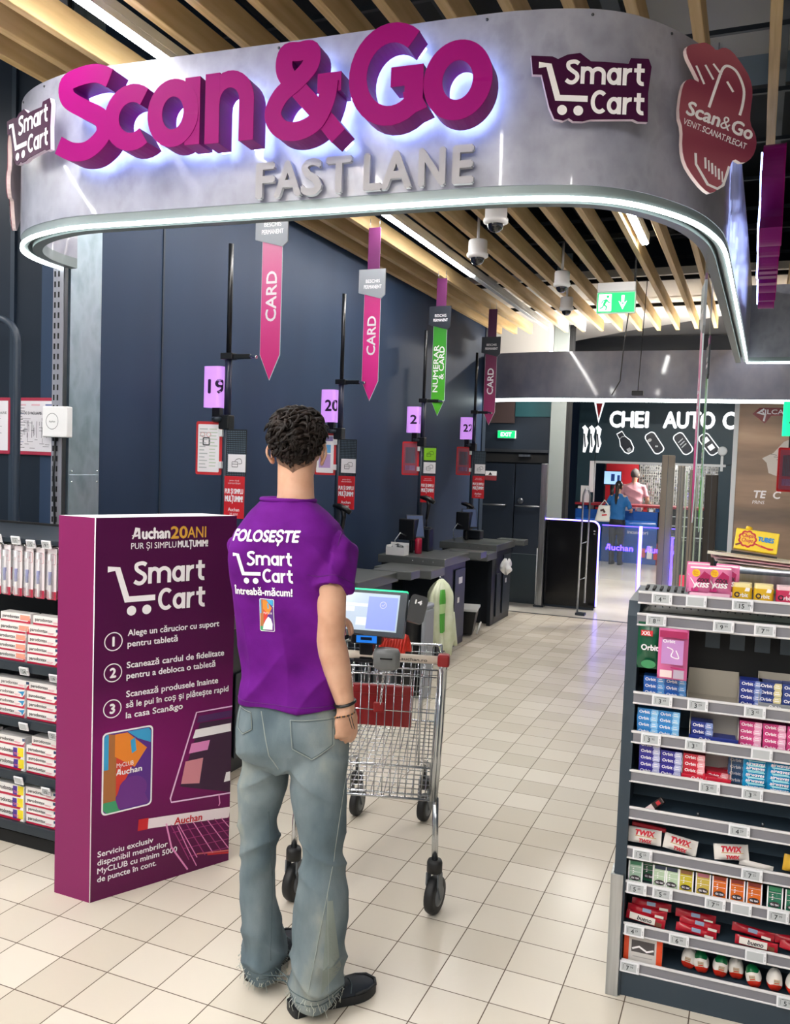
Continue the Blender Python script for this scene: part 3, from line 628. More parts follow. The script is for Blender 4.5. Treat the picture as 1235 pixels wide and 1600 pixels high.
for i, x in enumerate(bx):
    for d in range(2):
        k = (i*2+d) % 4; o = BP[k] if k not in used else dup(BP[k]); used.add(k)
        o.location = (x+R.uniform(-.004, .004), .165+.024*d, 1.303); o.rotation_euler = (0, 0, R.uniform(-.12, .12))
        o['label'] = '%s toothbrush pack with %s grip, %s peg from the totem' % (('front', 'rear')[d], ('navy', 'red', 'blue', 'pink')[k], ORD[len(bx)-1-i])
for i, (x, z, p) in enumerate(((-2.09, 1.345, None), (-1.985, 1.342, ('11', '90')), (-1.90, 1.332, ('13', '99')), (-1.815, 1.335, ('9', '99')), (-1.93, .785, ('24', '99')), (-1.765, .775, ('19', '99')), (-1.93, .545, None), (-1.765, .53, ('21', '50')), (-1.955, .305, None), (-1.80, .285, ('15', '99')))):
    price_tag((x, .140, z), 0, p, 'white price tag %s' % ('on the toothbrush pegs, %s from the outer end' % ORD[i] if i < 4 else '%s on the %s toothpaste shelf edge' % (('nearest the totem', 'one away from the totem')[(i+1) % 2], ROWN[(i-4)//2])), 'price tags on the toothpaste shelf', .05, .036, -.25)
# ------------------------------------------------------------------ self checkout stations along the navy wall
ctop = mat('counter_grey', '#5d605f', .35, .25); cbody = mat('till_body', '#121821', .4); screenb = mat('screen_blue', '#37435e', .2, emit=.06, ecol='#6a80b8')
lilac = mat('lane_lamp', '#c08ce0', .4, emit=.40, ecol='#cf92f0'); mint = mat('lane_lamp_green', '#18e09a', .4, emit=.7, ecol='#10e090'); lampink = mat('lamp_digit', '#2a1040', .5)
meshm = mat('mesh_panel', '#131b24', .5); dots = mat('mesh_dots', '#5d6f7e', .5)
def till(y0, nlab, slab):
    t = thing('checkout_counter', nlab, 'checkout counter', (-1.9, y0, 0))
    b = MB(); b.box(-2.16, -1.62, y0-1.14, y0-.78, .735, .812, ctop); b.build('bagging_shelf', t, bevel=.008)
    b = MB(); b.box(-2.30, -1.64, y0-.74, y0+.02, .80, .875, ctop); b.build('countertop', t, bevel=.006)
    b = MB(); b.box(-2.28, -1.66, y0-.70, y0-.06, 0, .80, cbody); b.build('cabinet', t, bevel=.006)
    b = MB(); b.box(-2.25, -2.05, y0-1.12, y0-.70, 0, .735, cbody); b.box(-1.70, -1.66, y0-.82, y0-.70, 0, .735, cbody); b.build('support_leg', t)
    b = MB(); b.box(-1.655, -1.645, y0-.66, y0-.50, .08, .55, dgrey); b.box(-1.655, -1.645, y0-.40, y0-.10, .08, .74, dgrey); b.build('side_panel', t, bevel=.003)
    b = MB(); b.box(-1.658, -1.64, y0-.30, y0-.20, .60, .66, white); b.box(-1.657, -1.641, y0-.32, y0-.27, .42, .47, esl); b.build('sticker', t)
    b = MB(); b.box(-1.85, -1.52, y0-.02, y0+.18, .82, .885, ctop); b.build('side_shelf', t, bevel=.006)
    b = MB()
    for k in range(3): b.lathe([(0, 0), (.006, 0), (.004, .004), (0, .004)], chrome, 8, frame((-1.95+.1*k, y0-.742, .84), (1, 0, 0)))
    b.build('screws', t)
    t = thing('touch_screen', slab, 'screen', (-2.1, y0-.42, .876))
    M = frame((-2.06, y0-.42, 1.13), (.80, .60, 0), (-.3, .2, 1))
    s = MB(); s.box(-.085, .085, -.115, .115, -.02, .0, black, M); q = s.build('display_housing', t, bevel=.006)
    s = MB(); s.box(-.078, .078, -.10, .105, .0, .002, screenb, M); s.build('display', q)
    b = MB(); b.tube([(-2.10, y0-.40, .876), (-2.10, y0-.40, 1.10)], .022, black); b.box(-2.20, -2.04, y0-.50, y0-.36, 1.0, 1.2, black); b.build('bracket', t, bevel=.01)
    b = MB(); b.tube([(-2.19, y0-.56, .877), (-2.20, y0-.58, 1.0), (-2.16, y0-.55, 1.07), (-2.12, y0-.50, 1.04)], .006, steel); b.build('cable', t)
    return t
PY = (2.0, 3.6, 5.45, 7.15)
LABT = ('dark grey self checkout counter behind the purple totem', 'grey self checkout counter right behind the person in the purple shirt', 'grey self checkout counter with white carrier bags hanging on it', 'farthest grey self checkout counter, in front of the dark double door')
LABS = ('tilted touch screen on the till hidden behind the purple totem', 'tilted touch screen on the till right behind the person', 'tilted touch screen above the white tray and red tin', 'tilted touch screen on the farthest till near the dark double door')
for y0, l, l2 in zip(PY, LABT, LABS): till(y0, l, l2)
redsign = mat('sign_red', '#d0202c', .45)
def nfc(b, M, m):
    b.ribbon(rrect(-.030, .012, -.024, .008, .004), .003, m, M, closed=True); b.ribbon([(-.03, -.006), (.01, -.006)], .003, m, M)
    b.ribbon(spline([(-.01, .012, 0), (.008, .026, 0), (.034, .026, 0), (.04, .0, 0), (.016, -.004, 0)], 4) and [(p.x, p.y) for p in spline([(-.01, .012, 0), (.008, .026, 0), (.034, .026, 0), (.04, .0, 0), (.016, -.004, 0)], 4)], .003, m, M)
def lane_pole(y0, num, lab, lampm=lilac, x=-2.19, board='paper', green_pad=False):
    t = thing('lane_pole', lab, 'lane pole', (x, y0, .875)); Q = Matrix.Translation((x+2.19, y0, 0))
    b = MB(Q); b.tube([(-2.185, 0, .875), (-2.185, 0, 1.98)], .027, navy_dark, 12); b.build('lower_pole', t)
    b = MB(Q); b.tube([(-2.182, 0, 1.96), (-2.182, 0, 2.36)], .022, mat('pole_blue', '#20243f', .35), 12); b.tube([(-2.182, 0, 2.36), (-2.182, 0, 3.05)], .016, black, 10); b.build('upper_pole', t)
    b = MB(Q); b.box(-2.225, -2.15, -.035, .035, 1.90, 1.99, black); b.lathe([(0, 1.975), (.035, 1.975), (.037, 1.955), (.03, 1.945), (0, 1.945)], dgrey, 16, Matrix.Translation((-2.235, -.03, 0))); b.build('collar', t, bevel=.006)
    b = MB(Q); b.box(-2.225, -2.14, -.03, .03, 2.335, 2.375, black); b.box(-2.15, -2.02, -.014, .014, 2.338, 2.368, black); b.tube([(-2.03, 0, 2.355), (-1.965, -.02, 2.345)], .013, chrome); b.build('banner_arm', t, bevel=.004)
    b = MB(Q); b.box(-2.30, -2.245, .005, .045, 1.93, 2.05, black); b.box(-2.30, -2.18, .01, .04, 1.90, 1.96, black); b.build('lamp_bracket', t)
    b = MB(Q); b.prism(rrect(-2.352, -2.215, -.035, .06, .03), 2.035, 2.293, lampm); q = b.build('number_lamp', t, bevel=.004)
    b = MB(); b.text(num, lampink, frame((-2.303, -.0368, 2.125), (1, 0, 0)), h=.085, w=.118, bold=.03)
    for k, v in enumerate(b.v):
        a = (v[0]+2.245)/.0315
        if a > 0: a = min(a, 1.6); b.v[k] = (-2.245+.0318*math.sin(a), -.0368+.0318*(1-math.cos(a)), v[2])
    b.v = [tuple(Q @ V(v)) for v in b.v]; b.build('number', q)
    # red framed notice held by white clips
    b = MB(Q); b.prism(rrect(-.086, .086, -.167, .167, .012), 0, .012, redp, frame((-2.288, -.03, 1.778), (.97, .25, 0))); q = b.build('notice_frame', t)
    M = frame((-2.288, -.0425, 1.778), (.97, .25, 0)); b = MB(Q); P = rrect(-.07, .07, -.15, .15, .006); b.add([(*p, 0) for p in P], [tuple(range(len(P)))], whitep, M)
    N = M @ Matrix.Translation((0, 0, .001)); R = random.Random(int(y0*10))
    if board == 'paper':
        for k in range(12): b.ribbon([(-.06, .12-.022*k), (-.06+R.uniform(.03, .055), .12-.022*k)], .006, mat('pale_ink', '#b9bec0', .6), N); b.ribbon([(.005, .12-.021*k), (.005+R.uniform(.03, .055), .12-.021*k)], .006, mat('pale_green_ink', '#c6d3c0', .6), N)
        b.ribbon(rrect(-.035, .005, .02, .065, .006), .009, mat('ink_grey', '#55585c', .6), N, closed=True)
        for x_ in (-.04, 0): b.ribbon(arc(x_, .085, .014, .014, 0, 340, 14), .004, mat('pale_red_ink', '#d8a0a0', .6), N, closed=True)
    elif board == 'blue':
        for x0, x1, z0, z1, m in ((-.06, .06, .105, .142, mat('board_violet', '#8d7fb4', .5)), (-.05, .045, .01, .075, mat('board_blue', '#5fa6dc', .5)), (-.05, .045, -.11, .0, mat('board_lilac', '#b99bd0', .5))): b.add([(x0, z0, 0), (x1, z0, 0), (x1, z1, 0), (x0, z1, 0)], [(0, 1, 2, 3)], m, N)
    else:
        for x0, x1, z0, z1, m in ((-.07, .07, -.15, .15, mat('board_rose', '#9a4456', .5)), (-.05, .05, -.05, .11, mat('board_slate', '#7d8699', .5)), (-.05, .05, -.12, -.07, mat('board_lilac', '#b99bd0', .5))): b.add([(x0, z0, 0), (x1, z0, 0), (x1, z1, 0), (x0, z1, 0)], [(0, 1, 2, 3)], m, N)
    b.build('notice_sheet', q)
    for z in (1.875, 1.675): MB(Q).box(-2.215, -2.19, -.045, -.02, z-.022, z+.022, white).build('clip', t, bevel=.003)
    # perforated plate with contactless card sign and red thank you sign
    b = MB(Q); b.box(-2.165, -2.018, -.028, -.022, 1.61, 1.90, meshm)
    for i in range(11):
        for j in range(22): b.box(-2.158+.0125*i, -2.151+.0125*i, -.0285, -.028, 1.615+.0128*j, 1.622+.0128*j, dots)
    b.build('perforated_plate', t)
    b = MB(Q); b.box(-2.145, -2.02, -.036, -.029, 1.635, 1.745, whitep); q = b.build('contactless_sign', t); b = MB(Q); nfc(b, frame((-2.085, -.0368, 1.69), (1, 0, 0)), eblk); b.build('card_symbol', q)
    if green_pad:
        b = MB(Q); b.box(-2.145, -2.02, -.036, -.029, 1.765, 1.885, mat('sign_lime', '#8fd02c', .45)); q = b.build('contactless_sign', t); b = MB(Q); nfc(b, frame((-2.085, -.0368, 1.825), (1, 0, 0)), eblk); b.build('card_symbol', q)
    b = MB(Q); b.box(-2.166, -2.022, -.038, -.030, 1.345, 1.608, redsign); q = b.build('red_sign', t)
    b = MB(Q); M = frame((-2.094, -.0388, 1.345), (1, 0, 0)); W = lambda s_, z, w, h=None, **k: b.text(s_, whitep, M @ Matrix.Translation((0, z, 0)), h=h, w=w, align='C', **k)
    W('pentru clienți', .232, .07, .010); W('extraordinari', .215, .09, .012); W('PUR ȘI SIMPLU', .155, .132, .030, bold=.03); W('MULȚUMIM!', .105, .128, .036, bold=.035); W('Auchan', .045, .082, .022, bold=.02); W('20 ANI', .02, .06, .014)
    b.build('lettering', q)
    return t
lane_pole(2.0, '19', 'dark lane pole with lilac lamp showing 19, nearest the purple totem')
lane_pole(3.6, '20', 'dark lane pole with lilac lamp 20 just right of the person\'s head', board='blue')
lane_pole(5.45, '21', 'dark lane pole with lilac lamp, lime green card sign and green banner beside it', board='rose', green_pad=True)
lane_pole(7.15, '22', 'farthest dark lane pole with lilac lamp, beside the dark double door', board='rose')
# hanging pointed banners
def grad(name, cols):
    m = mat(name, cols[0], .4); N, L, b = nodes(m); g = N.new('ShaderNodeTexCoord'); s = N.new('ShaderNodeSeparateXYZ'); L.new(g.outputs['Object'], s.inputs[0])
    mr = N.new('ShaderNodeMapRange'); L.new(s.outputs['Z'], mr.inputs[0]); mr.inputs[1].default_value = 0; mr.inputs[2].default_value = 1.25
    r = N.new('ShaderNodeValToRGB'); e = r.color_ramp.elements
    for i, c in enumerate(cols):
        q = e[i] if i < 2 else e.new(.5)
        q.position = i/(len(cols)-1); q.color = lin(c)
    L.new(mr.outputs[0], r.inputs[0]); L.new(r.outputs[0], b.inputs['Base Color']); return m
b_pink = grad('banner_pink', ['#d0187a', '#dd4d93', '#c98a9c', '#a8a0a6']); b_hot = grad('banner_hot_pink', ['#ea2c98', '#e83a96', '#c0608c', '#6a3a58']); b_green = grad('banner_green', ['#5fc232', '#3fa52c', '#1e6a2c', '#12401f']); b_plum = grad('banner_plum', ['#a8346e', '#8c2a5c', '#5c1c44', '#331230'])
hd_grey = mat('banner_head', '#8d9299', .4); hd_dark = mat('banner_head_dark', '#252b35', .4); acr = mat('acrylic_edge', '#cfe3e6', .15)
def banner(x, y, m, hm, words, lab, head, ztip=2.205, rz=0.0, w=.142, top=3.55):
    t = thing('lane_banner', lab, 'banner', (x, y, ztip), rz); M = at(x, y, ztip, rz); h = w/2
    b = MB(M); F = frame((0, .004, 0), (1, 0, 0)); P = [(0, 0), (h, .155), (h, head-ztip), (-h, head-ztip), (-h, .155)]
    b.prism(P, 0, .006, acr, F); b.prism([(p[0]*.97, .004+p[1]*.995) for p in P], .006, .0068, m, F); b.prism([(p[0]*.97, .004+p[1]*.995) for p in P], -.0008, 0, m, F); b.build('pointed_panel', t)
    b = MB(M); b.prism([(-h-.05, head-ztip), (h, head-ztip-.05), (h+.035, head-ztip-.02), (h+.035, head-ztip+.18), (-h-.05, head-ztip+.18)], -.002, .009, hm, F); b.build('header_panel', t)
    b = MB(M); N = F @ Matrix.Translation((0, 0, .0095)); b.text('BESCHIS', whitep, N @ Matrix.Translation((0, head-ztip+.075, 0)), h=.026, w=.12, align='C'); b.text('PERMANENT', whitep, N @ Matrix.Translation((0, head-ztip+.03, 0)), h=.028, w=.15, align='C', bold=.01); b.build('header_lettering', t)
    b = MB(M); b.box(-h+.02, h-.02, 0, .008, head-ztip+.18, top-ztip, mat('banner_top', '#58204f', .4)); b.build('top_panel', t)
    b = MB(M); b.tube([(-.04, .004, top-ztip), (-.04, .004, 3.62-ztip)], .0025, steel, 6); b.tube([(.04, .004, top-ztip), (.04, .004, 3.62-ztip)], .0025, steel, 6); b.build('hanging_wire', t)
    b = MB(M); R = F @ Matrix.Translation((0, 0, .0075)) @ Matrix.Rotation(PI/2, 4, 'Z')
    if len(words) == 1: b.text(words[0], whitep, R @ Matrix.Translation((.36, -.036, 0)), h=.072, w=.30, bold=.022)
    else: b.text(words[0], whitep, R @ Matrix.Translation((.235, .006, 0)), h=.052, w=.46, bold=.02); b.text(words[1], whitep, R @ Matrix.Translation((.36, -.052, 0)), h=.052, w=.32, bold=.02)
    b.build('lettering', t); return t
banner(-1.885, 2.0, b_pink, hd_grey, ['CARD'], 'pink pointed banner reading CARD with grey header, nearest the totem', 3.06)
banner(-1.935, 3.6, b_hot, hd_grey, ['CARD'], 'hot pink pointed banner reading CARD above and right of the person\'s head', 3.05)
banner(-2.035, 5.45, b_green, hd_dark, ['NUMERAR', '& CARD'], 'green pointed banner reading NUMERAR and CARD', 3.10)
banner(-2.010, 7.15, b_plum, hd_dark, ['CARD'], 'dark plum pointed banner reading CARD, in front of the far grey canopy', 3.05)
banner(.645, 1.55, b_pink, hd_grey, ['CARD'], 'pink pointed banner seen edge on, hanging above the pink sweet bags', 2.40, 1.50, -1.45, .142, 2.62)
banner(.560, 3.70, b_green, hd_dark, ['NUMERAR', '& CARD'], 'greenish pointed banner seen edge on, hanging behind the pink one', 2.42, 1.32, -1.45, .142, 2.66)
# hand scanners and small things on the tills
def scanner(x, y, z, lab, rz=0.0):
    t = thing('hand_scanner', lab, 'scanner', (x, y, z), rz); M = at(x, y, z, rz)
    b = MB(M); b.tube([(0, 0, 0), (0, 0, .10)], .008, black); b.lathe([(0, 0), (.05, 0), (.05, .01), (0, .012)], black, 16); b.build('stand', t)
    b = MB(M); b.tube([(0, 0, .09), (.01, 0, .15), (.02, 0, .22), (.01, 0, .27)], [.016, .018, .02, .022], black); b.build('handle', t)
    b = MB(M); b.tube([(-.075, 0, .30), (-.02, 0, .295), (.04, 0, .275), (.075, 0, .25)], [.014, .026, .026, .02], black); b.build('scanner_head', t)
scanner(-2.07, 3.45, .875+.20, 'black hand scanner on its stand just right of the person\'s shoulder'); scanner(-2.05, 5.30, 1.10, 'black hand scanner high on the till with the white tray'); scanner(-2.18, 7.0, .98, 'black hand scanner on the farthest till')
for y in (3.45, 5.30, 7.0):
    tag(MB().box(-2.2, -1.99, y-.07, y+.07, .876, (1.074 if y == 3.45 else 1.099 if y == 5.30 else .979), cbody).build('receipt_printer', bevel=.01), {3.45: 'dark receipt printer under the scanner beside the person', 5.30: 'dark receipt printer behind the red tin', 7.0: 'dark receipt printer on the farthest till'}[y], 'receipt printer')
t = thing('cash_tray', 'small white open tray with grey clutter on the grey till counter', 'tray', (-2.10, 4.80, .876))
b = MB(at(-2.13, 4.77, .876)); b.box(-.09, .09, -.06, .06, 0, .006, white); b.box(-.09, .09, -.06, -.054, .006, .075, white); b.box(-.09, .09, .054, .06, .006, .11, white); b.box(-.09, -.084, -.054, .054, .006, .09, white); b.box(.084, .09, -.054, .054, .006, .09, white); b.build('open_box', t)
b = MB(at(-2.13, 4.77, .876)); b.tube([(-.05, 0, .06), (0, .01, .085), (.05, -.01, .07)], .02, darksteel); b.box(-.03, .0, -.05, -.02, .07, .09, white); b.build('clutter', t)
tag(MB(at(-2.01, 5.0, .876)).lathe([(0, 0), (.032, 0), (.034, .01), (.034, .13), (.028, .145), (0, .15)], mat('tin_red', '#9c1834', .25), 20).build('red_tin'), 'shiny red tin beside the white tray on the till', 'tin')
# carrier bags on the till hook
bagm = mat('bag_cream', '#dbe0c0', .55); vary(bagm, ['#cdd4ae', '#e4e8d2'], 9); bagg = mat('bag_green', '#4fa53a', .5); bagw = mat('bag_pale_green', '#b9d99a', .5)
t = thing('carrier_bags', 'bunch of white and green plastic carrier bags hanging from the till', 'carrier bags', (-1.60, 4.45, .12))
rings = []
for i in range(16):
    u = i/15; z = .73-.60*u; r = .022+.115*min(1, u*4.5)**.6
    w_ = .86+.14*u
    rings.append([(-1.575+(.80*r*math.cos(a))*(1+.16*math.sin(4*a+1)+.16*(1-2*abs(math.sin(4.5*a+1.3*u))))*w_, 4.46+r*1.15*math.sin(a)*(1+.14*math.sin(5*a+.6)+.16*(1-2*abs(math.sin(5.5*a-u))))*w_+.04*u*u, z+(.05*math.sin(3*a)+.03*math.sin(7*a))*u**3) for a in [2*PI*k/40 for k in range(40)]])
b = MB(); b.loft(rings, bagm); b.build('bag_body', t)
b = MB(); st = []
for i in range(16):
    r = rings[i]; st.append([(p[0]+.004, p[1]-.002, p[2]) for p in [r[k % 40] for k in (32, 33, 34, 35, 36)]])
b.loft(st[2:6], bagg, caps=False, closed=False); b.loft(st[5:8], bagw, caps=False, closed=False); b.loft(st[7:12], bagg, caps=False, closed=False); b.build('printed_stripe', t)
b = MB(); b.tube([(-1.60, 4.46, .75), (-1.585, 4.46, .74), (-1.585, 4.46, .70)], .006, chrome); b.build('hook', t)
b = MB(); b.loft([[(-1.52+.02*math.cos(a)+.03*u, 4.62+.03*math.sin(a)+.03*u, .42-.30*u) for a in [2*PI*k/12 for k in range(12)]] for u in (0, .3, .7, 1)], bagm); b.build('bag_corner', t)
t = thing('carrier_bags', 'small crumpled white bag stuffed beside the farthest till', 'carrier bags', (-1.58, 6.62, .6))
b = MB(); b.loft([[(-1.56+(.02+.035*math.sin(PI*u))*math.cos(a)*(1+.4*math.sin(3*a+u*7)), 6.55+(.02+.06*math.sin(PI*u))*math.sin(a)*(1+.3*math.sin(4*a-5*u)), .56+.15*u+.02*math.sin(3*a)) for a in [2*PI*k/30 for k in range(30)]] for u in [q/10 for q in range(11)]], white); b.build('bag_body', t)
t = thing('shopping_basket', 'dark basket with pale handles standing between the two far tills', 'basket', (-1.75, 5.75, 0))
b = MB(at(-1.78, 5.78, 0, .2)); b.loft([[(sx*(.10+.04*u), sy*(.14+.03*u), .02+.24*u) for sx, sy in ((-1, -1), (1, -1), (1, 1), (-1, 1))] for u in (0, .5, 1)], black, smooth=False); b.build('body', t, bevel=.006)
b = MB(at(-1.78, 5.78, 0, .2)); b.box(-.15, .15, -.18, .18, .26, .285, white); b.build('rim', t, bevel=.005)
b = MB(at(-1.78, 5.78, 0, .2)); b.tube([(.15, -.12, .03), (.17, -.08, .12), (.17, .06, .12), (.15, .12, .03)], .009, white); b.build('handle', t)
t = thing('plastic_bin', 'pale grey bin with black liner standing behind the trolley tablet', 'bin', (-1.35, 3.2, 0))
b = MB(at(-1.38, 3.3, 0)); b.box(-.16, -.13, -.1, .1, 0, .66, hd_grey); b.box(.10, .13, -.1, .1, 0, .66, hd_grey); b.box(-.16, .13, -.1, .1, .66, .70, hd_grey); b.build('frame', t, bevel=.02, seg=3)
b = MB(at(-1.38, 3.3, 0)); b.loft([[(-.015+(.11+.015*math.sin(5*a+3*u))*math.cos(a), (.085)*math.sin(a), .02+.62*u) for a in [2*PI*k/20 for k in range(20)]] for u in (0, .3, .6, .9, 1)], black); b.build('liner', t)
# the next row of tills at the right edge
lane_pole(4.6, '3', 'dark lane pole with bright green lamp at the far right edge', mint, 1.235, 'rose')
t = thing('checkout_counter', 'grey checkout ledge with dark clutter behind the sweets shelf', 'checkout counter', (1.2, 4.2, 0))
b = MB(); b.box(.86, 1.5, 3.9, 4.8, .80, .874, ctop); b.build('countertop', t, bevel=.006); b = MB(); b.box(1.0, 1.5, 3.95, 4.75, 0, .80, cbody); b.build('cabinet', t)
tag(MB(at(1.09, 4.1, .875)).loft([[(.07*(1-.35*u)*math.cos(a)*(1+.12*math.sin(6*a+4*u)), .06*(1-.35*u)*math.sin(a), .19*u) for a in [2*PI*k/28 for k in range(28)]] for u in (0, .25, .5, .75, 1)], mat('bag_lettuce', '#5fb04a', .35)).build('salad_bag'), 'glossy green bag standing on the ledge behind the yellow sweets box', 'bag')
tag(MB(at(.97, 4.05, .875)).loft([[(.06*(1-.8*u)*math.cos(a), .04*math.sin(a)*(1-.5*u), .13*u) for a in [2*PI*k/12 for k in range(12)]] for u in (0, .3, .7, 1)], mat('bag_maroon', '#4a1428', .4)).build('maroon_bag'), 'pointed dark maroon bag on the ledge behind the yellow sweets box', 'bag')
tag(MB(at(1.03, 4.22, .875)).loft([[(.11*math.cos(a)*s, .06*math.sin(a)*s, z) for a in [2*PI*k/14 for k in range(14)]] for s, z in ((1, 0), (1.05, .1), (.8, .2), (.3, .26))], black).build('black_bag'), 'lumpy black bag on the ledge behind the green bag', 'bag')
# ------------------------------------------------------------------ purple promotional totem
H = 1.482; TA, TB, TC, TD = (-1.366, -.078), (-1.095, .460), (-1.275, .464), (-1.546, -.074)
tot = thing('promotional_totem', 'tall purple cardboard totem with white printed steps, left of the person', 'totem', (-1.32, .19, 0))
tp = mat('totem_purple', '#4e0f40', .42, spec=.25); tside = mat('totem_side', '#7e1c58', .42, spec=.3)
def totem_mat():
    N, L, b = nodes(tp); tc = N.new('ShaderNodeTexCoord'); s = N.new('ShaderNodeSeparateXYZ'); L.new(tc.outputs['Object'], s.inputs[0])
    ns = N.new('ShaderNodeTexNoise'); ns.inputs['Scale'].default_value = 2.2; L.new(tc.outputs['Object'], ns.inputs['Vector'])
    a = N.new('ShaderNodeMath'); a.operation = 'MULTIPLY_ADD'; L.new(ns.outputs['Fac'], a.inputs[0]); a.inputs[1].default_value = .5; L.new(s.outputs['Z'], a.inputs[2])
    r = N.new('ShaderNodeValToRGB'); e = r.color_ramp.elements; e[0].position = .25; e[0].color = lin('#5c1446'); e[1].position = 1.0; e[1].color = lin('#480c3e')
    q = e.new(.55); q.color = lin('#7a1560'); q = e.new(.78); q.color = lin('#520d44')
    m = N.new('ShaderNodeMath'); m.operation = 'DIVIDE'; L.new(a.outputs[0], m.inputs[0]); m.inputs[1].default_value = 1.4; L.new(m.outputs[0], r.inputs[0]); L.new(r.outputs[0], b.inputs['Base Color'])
totem_mat()
b = MB()
def quad(p, q, m): b.add([(*p, 0), (*q, 0), (*q, H), (*p, H)], [(0, 1, 2, 3)], m)
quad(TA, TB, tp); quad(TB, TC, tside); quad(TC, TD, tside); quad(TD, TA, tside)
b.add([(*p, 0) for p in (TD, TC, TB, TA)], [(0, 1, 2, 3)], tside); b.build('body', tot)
b = MB(); b.add([(*p, H) for p in (TA, TB, TC, TD)], [(0, 1, 2, 3)], whitep); b.tube([(*TA, .002), (*TA, H)], .0022, whitep, 6); b.build('white_edges', tot)
DF = (V(TB)-V(TA)).normalized()
TM = frame((TA[0]+DF.y*.0012, TA[1]-DF.x*.0012, 0), (DF.x, DF.y, 0))
gold = mat('print_gold', '#d8a43c', .4); pk = mat('print_pink', '#e58ac4', .45); pkd = mat('print_rose', '#a02a74', .45); shadep = mat('print_dark', '#2a0a24', .45)
def at_(x, y, z=0.0): return TM @ Matrix.Translation((x, y, z))
l = MB()
def bird_a(mb, M, s, m):
    """the slanted capital with a little bird on its foot"""
    mb.ribbon([(0, 0), (.20*s, .42*s), (.42*s, 1.0*s), (.62*s, 1.0*s), (.70*s, 0)], [.12*s, .2*s, .22*s, .24*s, .24*s], m, M)
    mb.ribbon([(-.08*s, .34*s), (.28*s, .30*s), (.66*s, .36*s)], [.06*s, .2*s, .16*s], m, M)
bird_a(l, at_(.146, 1.398), .040, whitep); l.text('uchan', whitep, at_(.186, 1.398), h=.042, w=.114, bold=.04)
l.text('PUR ȘI SIMPLU', whitep, at_(.141, 1.359), h=.024, w=.188, bold=.004); l.text('MULȚUMIM!', whitep, at_(.337, 1.359), h=.026, w=.132, bold=.035)
smart_cart_logo(l, whitep, at_(.046, 1.100), .215)
for n, z in (('1', 1.006), ('2', .885), ('3', .745)):
    l.ribbon(arc(.077, z, .0345, .0345, 0, 350, 40), .004, whitep, TM, closed=True); l.text(n, whitep, at_(.077, z), h=.036, align='C', center=True, bold=.04)
for s_, x0, x1, z in (('Alege un cărucior cu suport', .134, .530, 1.022), ('pentru tabletă', .134, .343, .979), ('Scanează cardul de fidelitate', .132, .556, .896), ('pentru a debloca o tabletă', .132, .516, .854), ('Scanează produsele înainte', .132, .531, .782), ('să le pui în coș și plătește rapid', .132, .581, .740), ('la casa Scan&go', .132, .372, .698)):
    l.text(s_, whitep, at_(x0, z), h=.024, w=x1-x0, bold=.022)
for s_, x1, z in (('Serviciu exclusiv', .255, .172), ('disponibil membrilor', .318, .139), ('MyCLUB cu minim 5000', .360, .106), ('de puncte în cont.', .270, .073)):
    l.text(s_, whitep, at_(.028, z), h=.022, w=x1-.028, bold=.018)
l.build('white_lettering', tot)
l = MB(); l.text('20', gold, at_(.306, 1.396), h=.047, w=.07, bold=.03); l.text('ANI', gold, at_(.378, 1.396), h=.045, w=.082, bold=.01); l.build('gold_lettering', tot)
# loyalty card picture: plain coloured shapes
c_or = mat('card_orange', '#e8862a', .4); c_bl = mat('card_blue', '#3a9fd0', .4); c_vi = mat('card_violet', '#5a2a86', .4); c_rd = mat('card_red', '#d23a2a', .4); c_gr = mat('card_green', '#3f9a6a', .4); c_br = mat('card_brown', '#a86a3a', .4)
def club_card(mb, M, s, words=True):
    """upright card 0.62 x 1 (times s)"""
    q = lambda P, m, z: mb.add([(x*s, y*s, z) for x, y in P], [tuple(range(len(P)))], m, M)
    q(rrect(-.02, .64, -.02, 1.02, .06), whitep, .0); q(rrect(.0, .62, .0, 1.0, .05), c_vi, .0003)
    q([(.0, .10), (.16, .10), (.16, .97), (.05, 1.0), (.0, .95)], c_br, .0005); q([(.0, .55), (.06, .55), (.06, .99), (.03, 1.0), (0, .95)], c_bl, .0007)
    q([(.16, .18), (.34, .48), (.42, .66), (.16, .80)], c_rd, .0006); q([(.14, .98), (.30, .98), (.56, .74), (.40, .52), (.14, .70)], c_or, .0008)
    q([(.30, .99), (.58, .99), (.61, .95), (.61, .80), (.44, .88)], c_bl, .0009); q([(.36, .70), (.42, .73), (.40, .90), (.34, .87)], c_bl, .0010)
    q([(0, .05), (.05, 0), (.22, 0), (.16, .14), (.0, .14)], c_gr, .0007)
    q([(.16, .14)]+[(.38+.19*math.cos(a)*1.0, .24+.17*math.sin(a)) for a in [math.radians(k) for k in range(150, -31, -15)]]+[(.60, .02), (.2, .02)], mat('card_plum', '#6d2f86', .4), .0009)
    if words:
        mb.text('MyCLUB', whitep, M @ Matrix.Translation((.165*s, .555*s, .0013)), h=.055*s, w=.22*s); bird_a(mb, M @ Matrix.Translation((.165*s, .455*s, .0013)), .07*s, whitep)
        mb.text('uchan', whitep, M @ Matrix.Translation((.235*s, .455*s, .0013)), h=.07*s, w=.26*s, bold=.03)
l = MB(); club_card(l, at_(.046, .336), .312); l.build('loyalty_card_picture', tot)
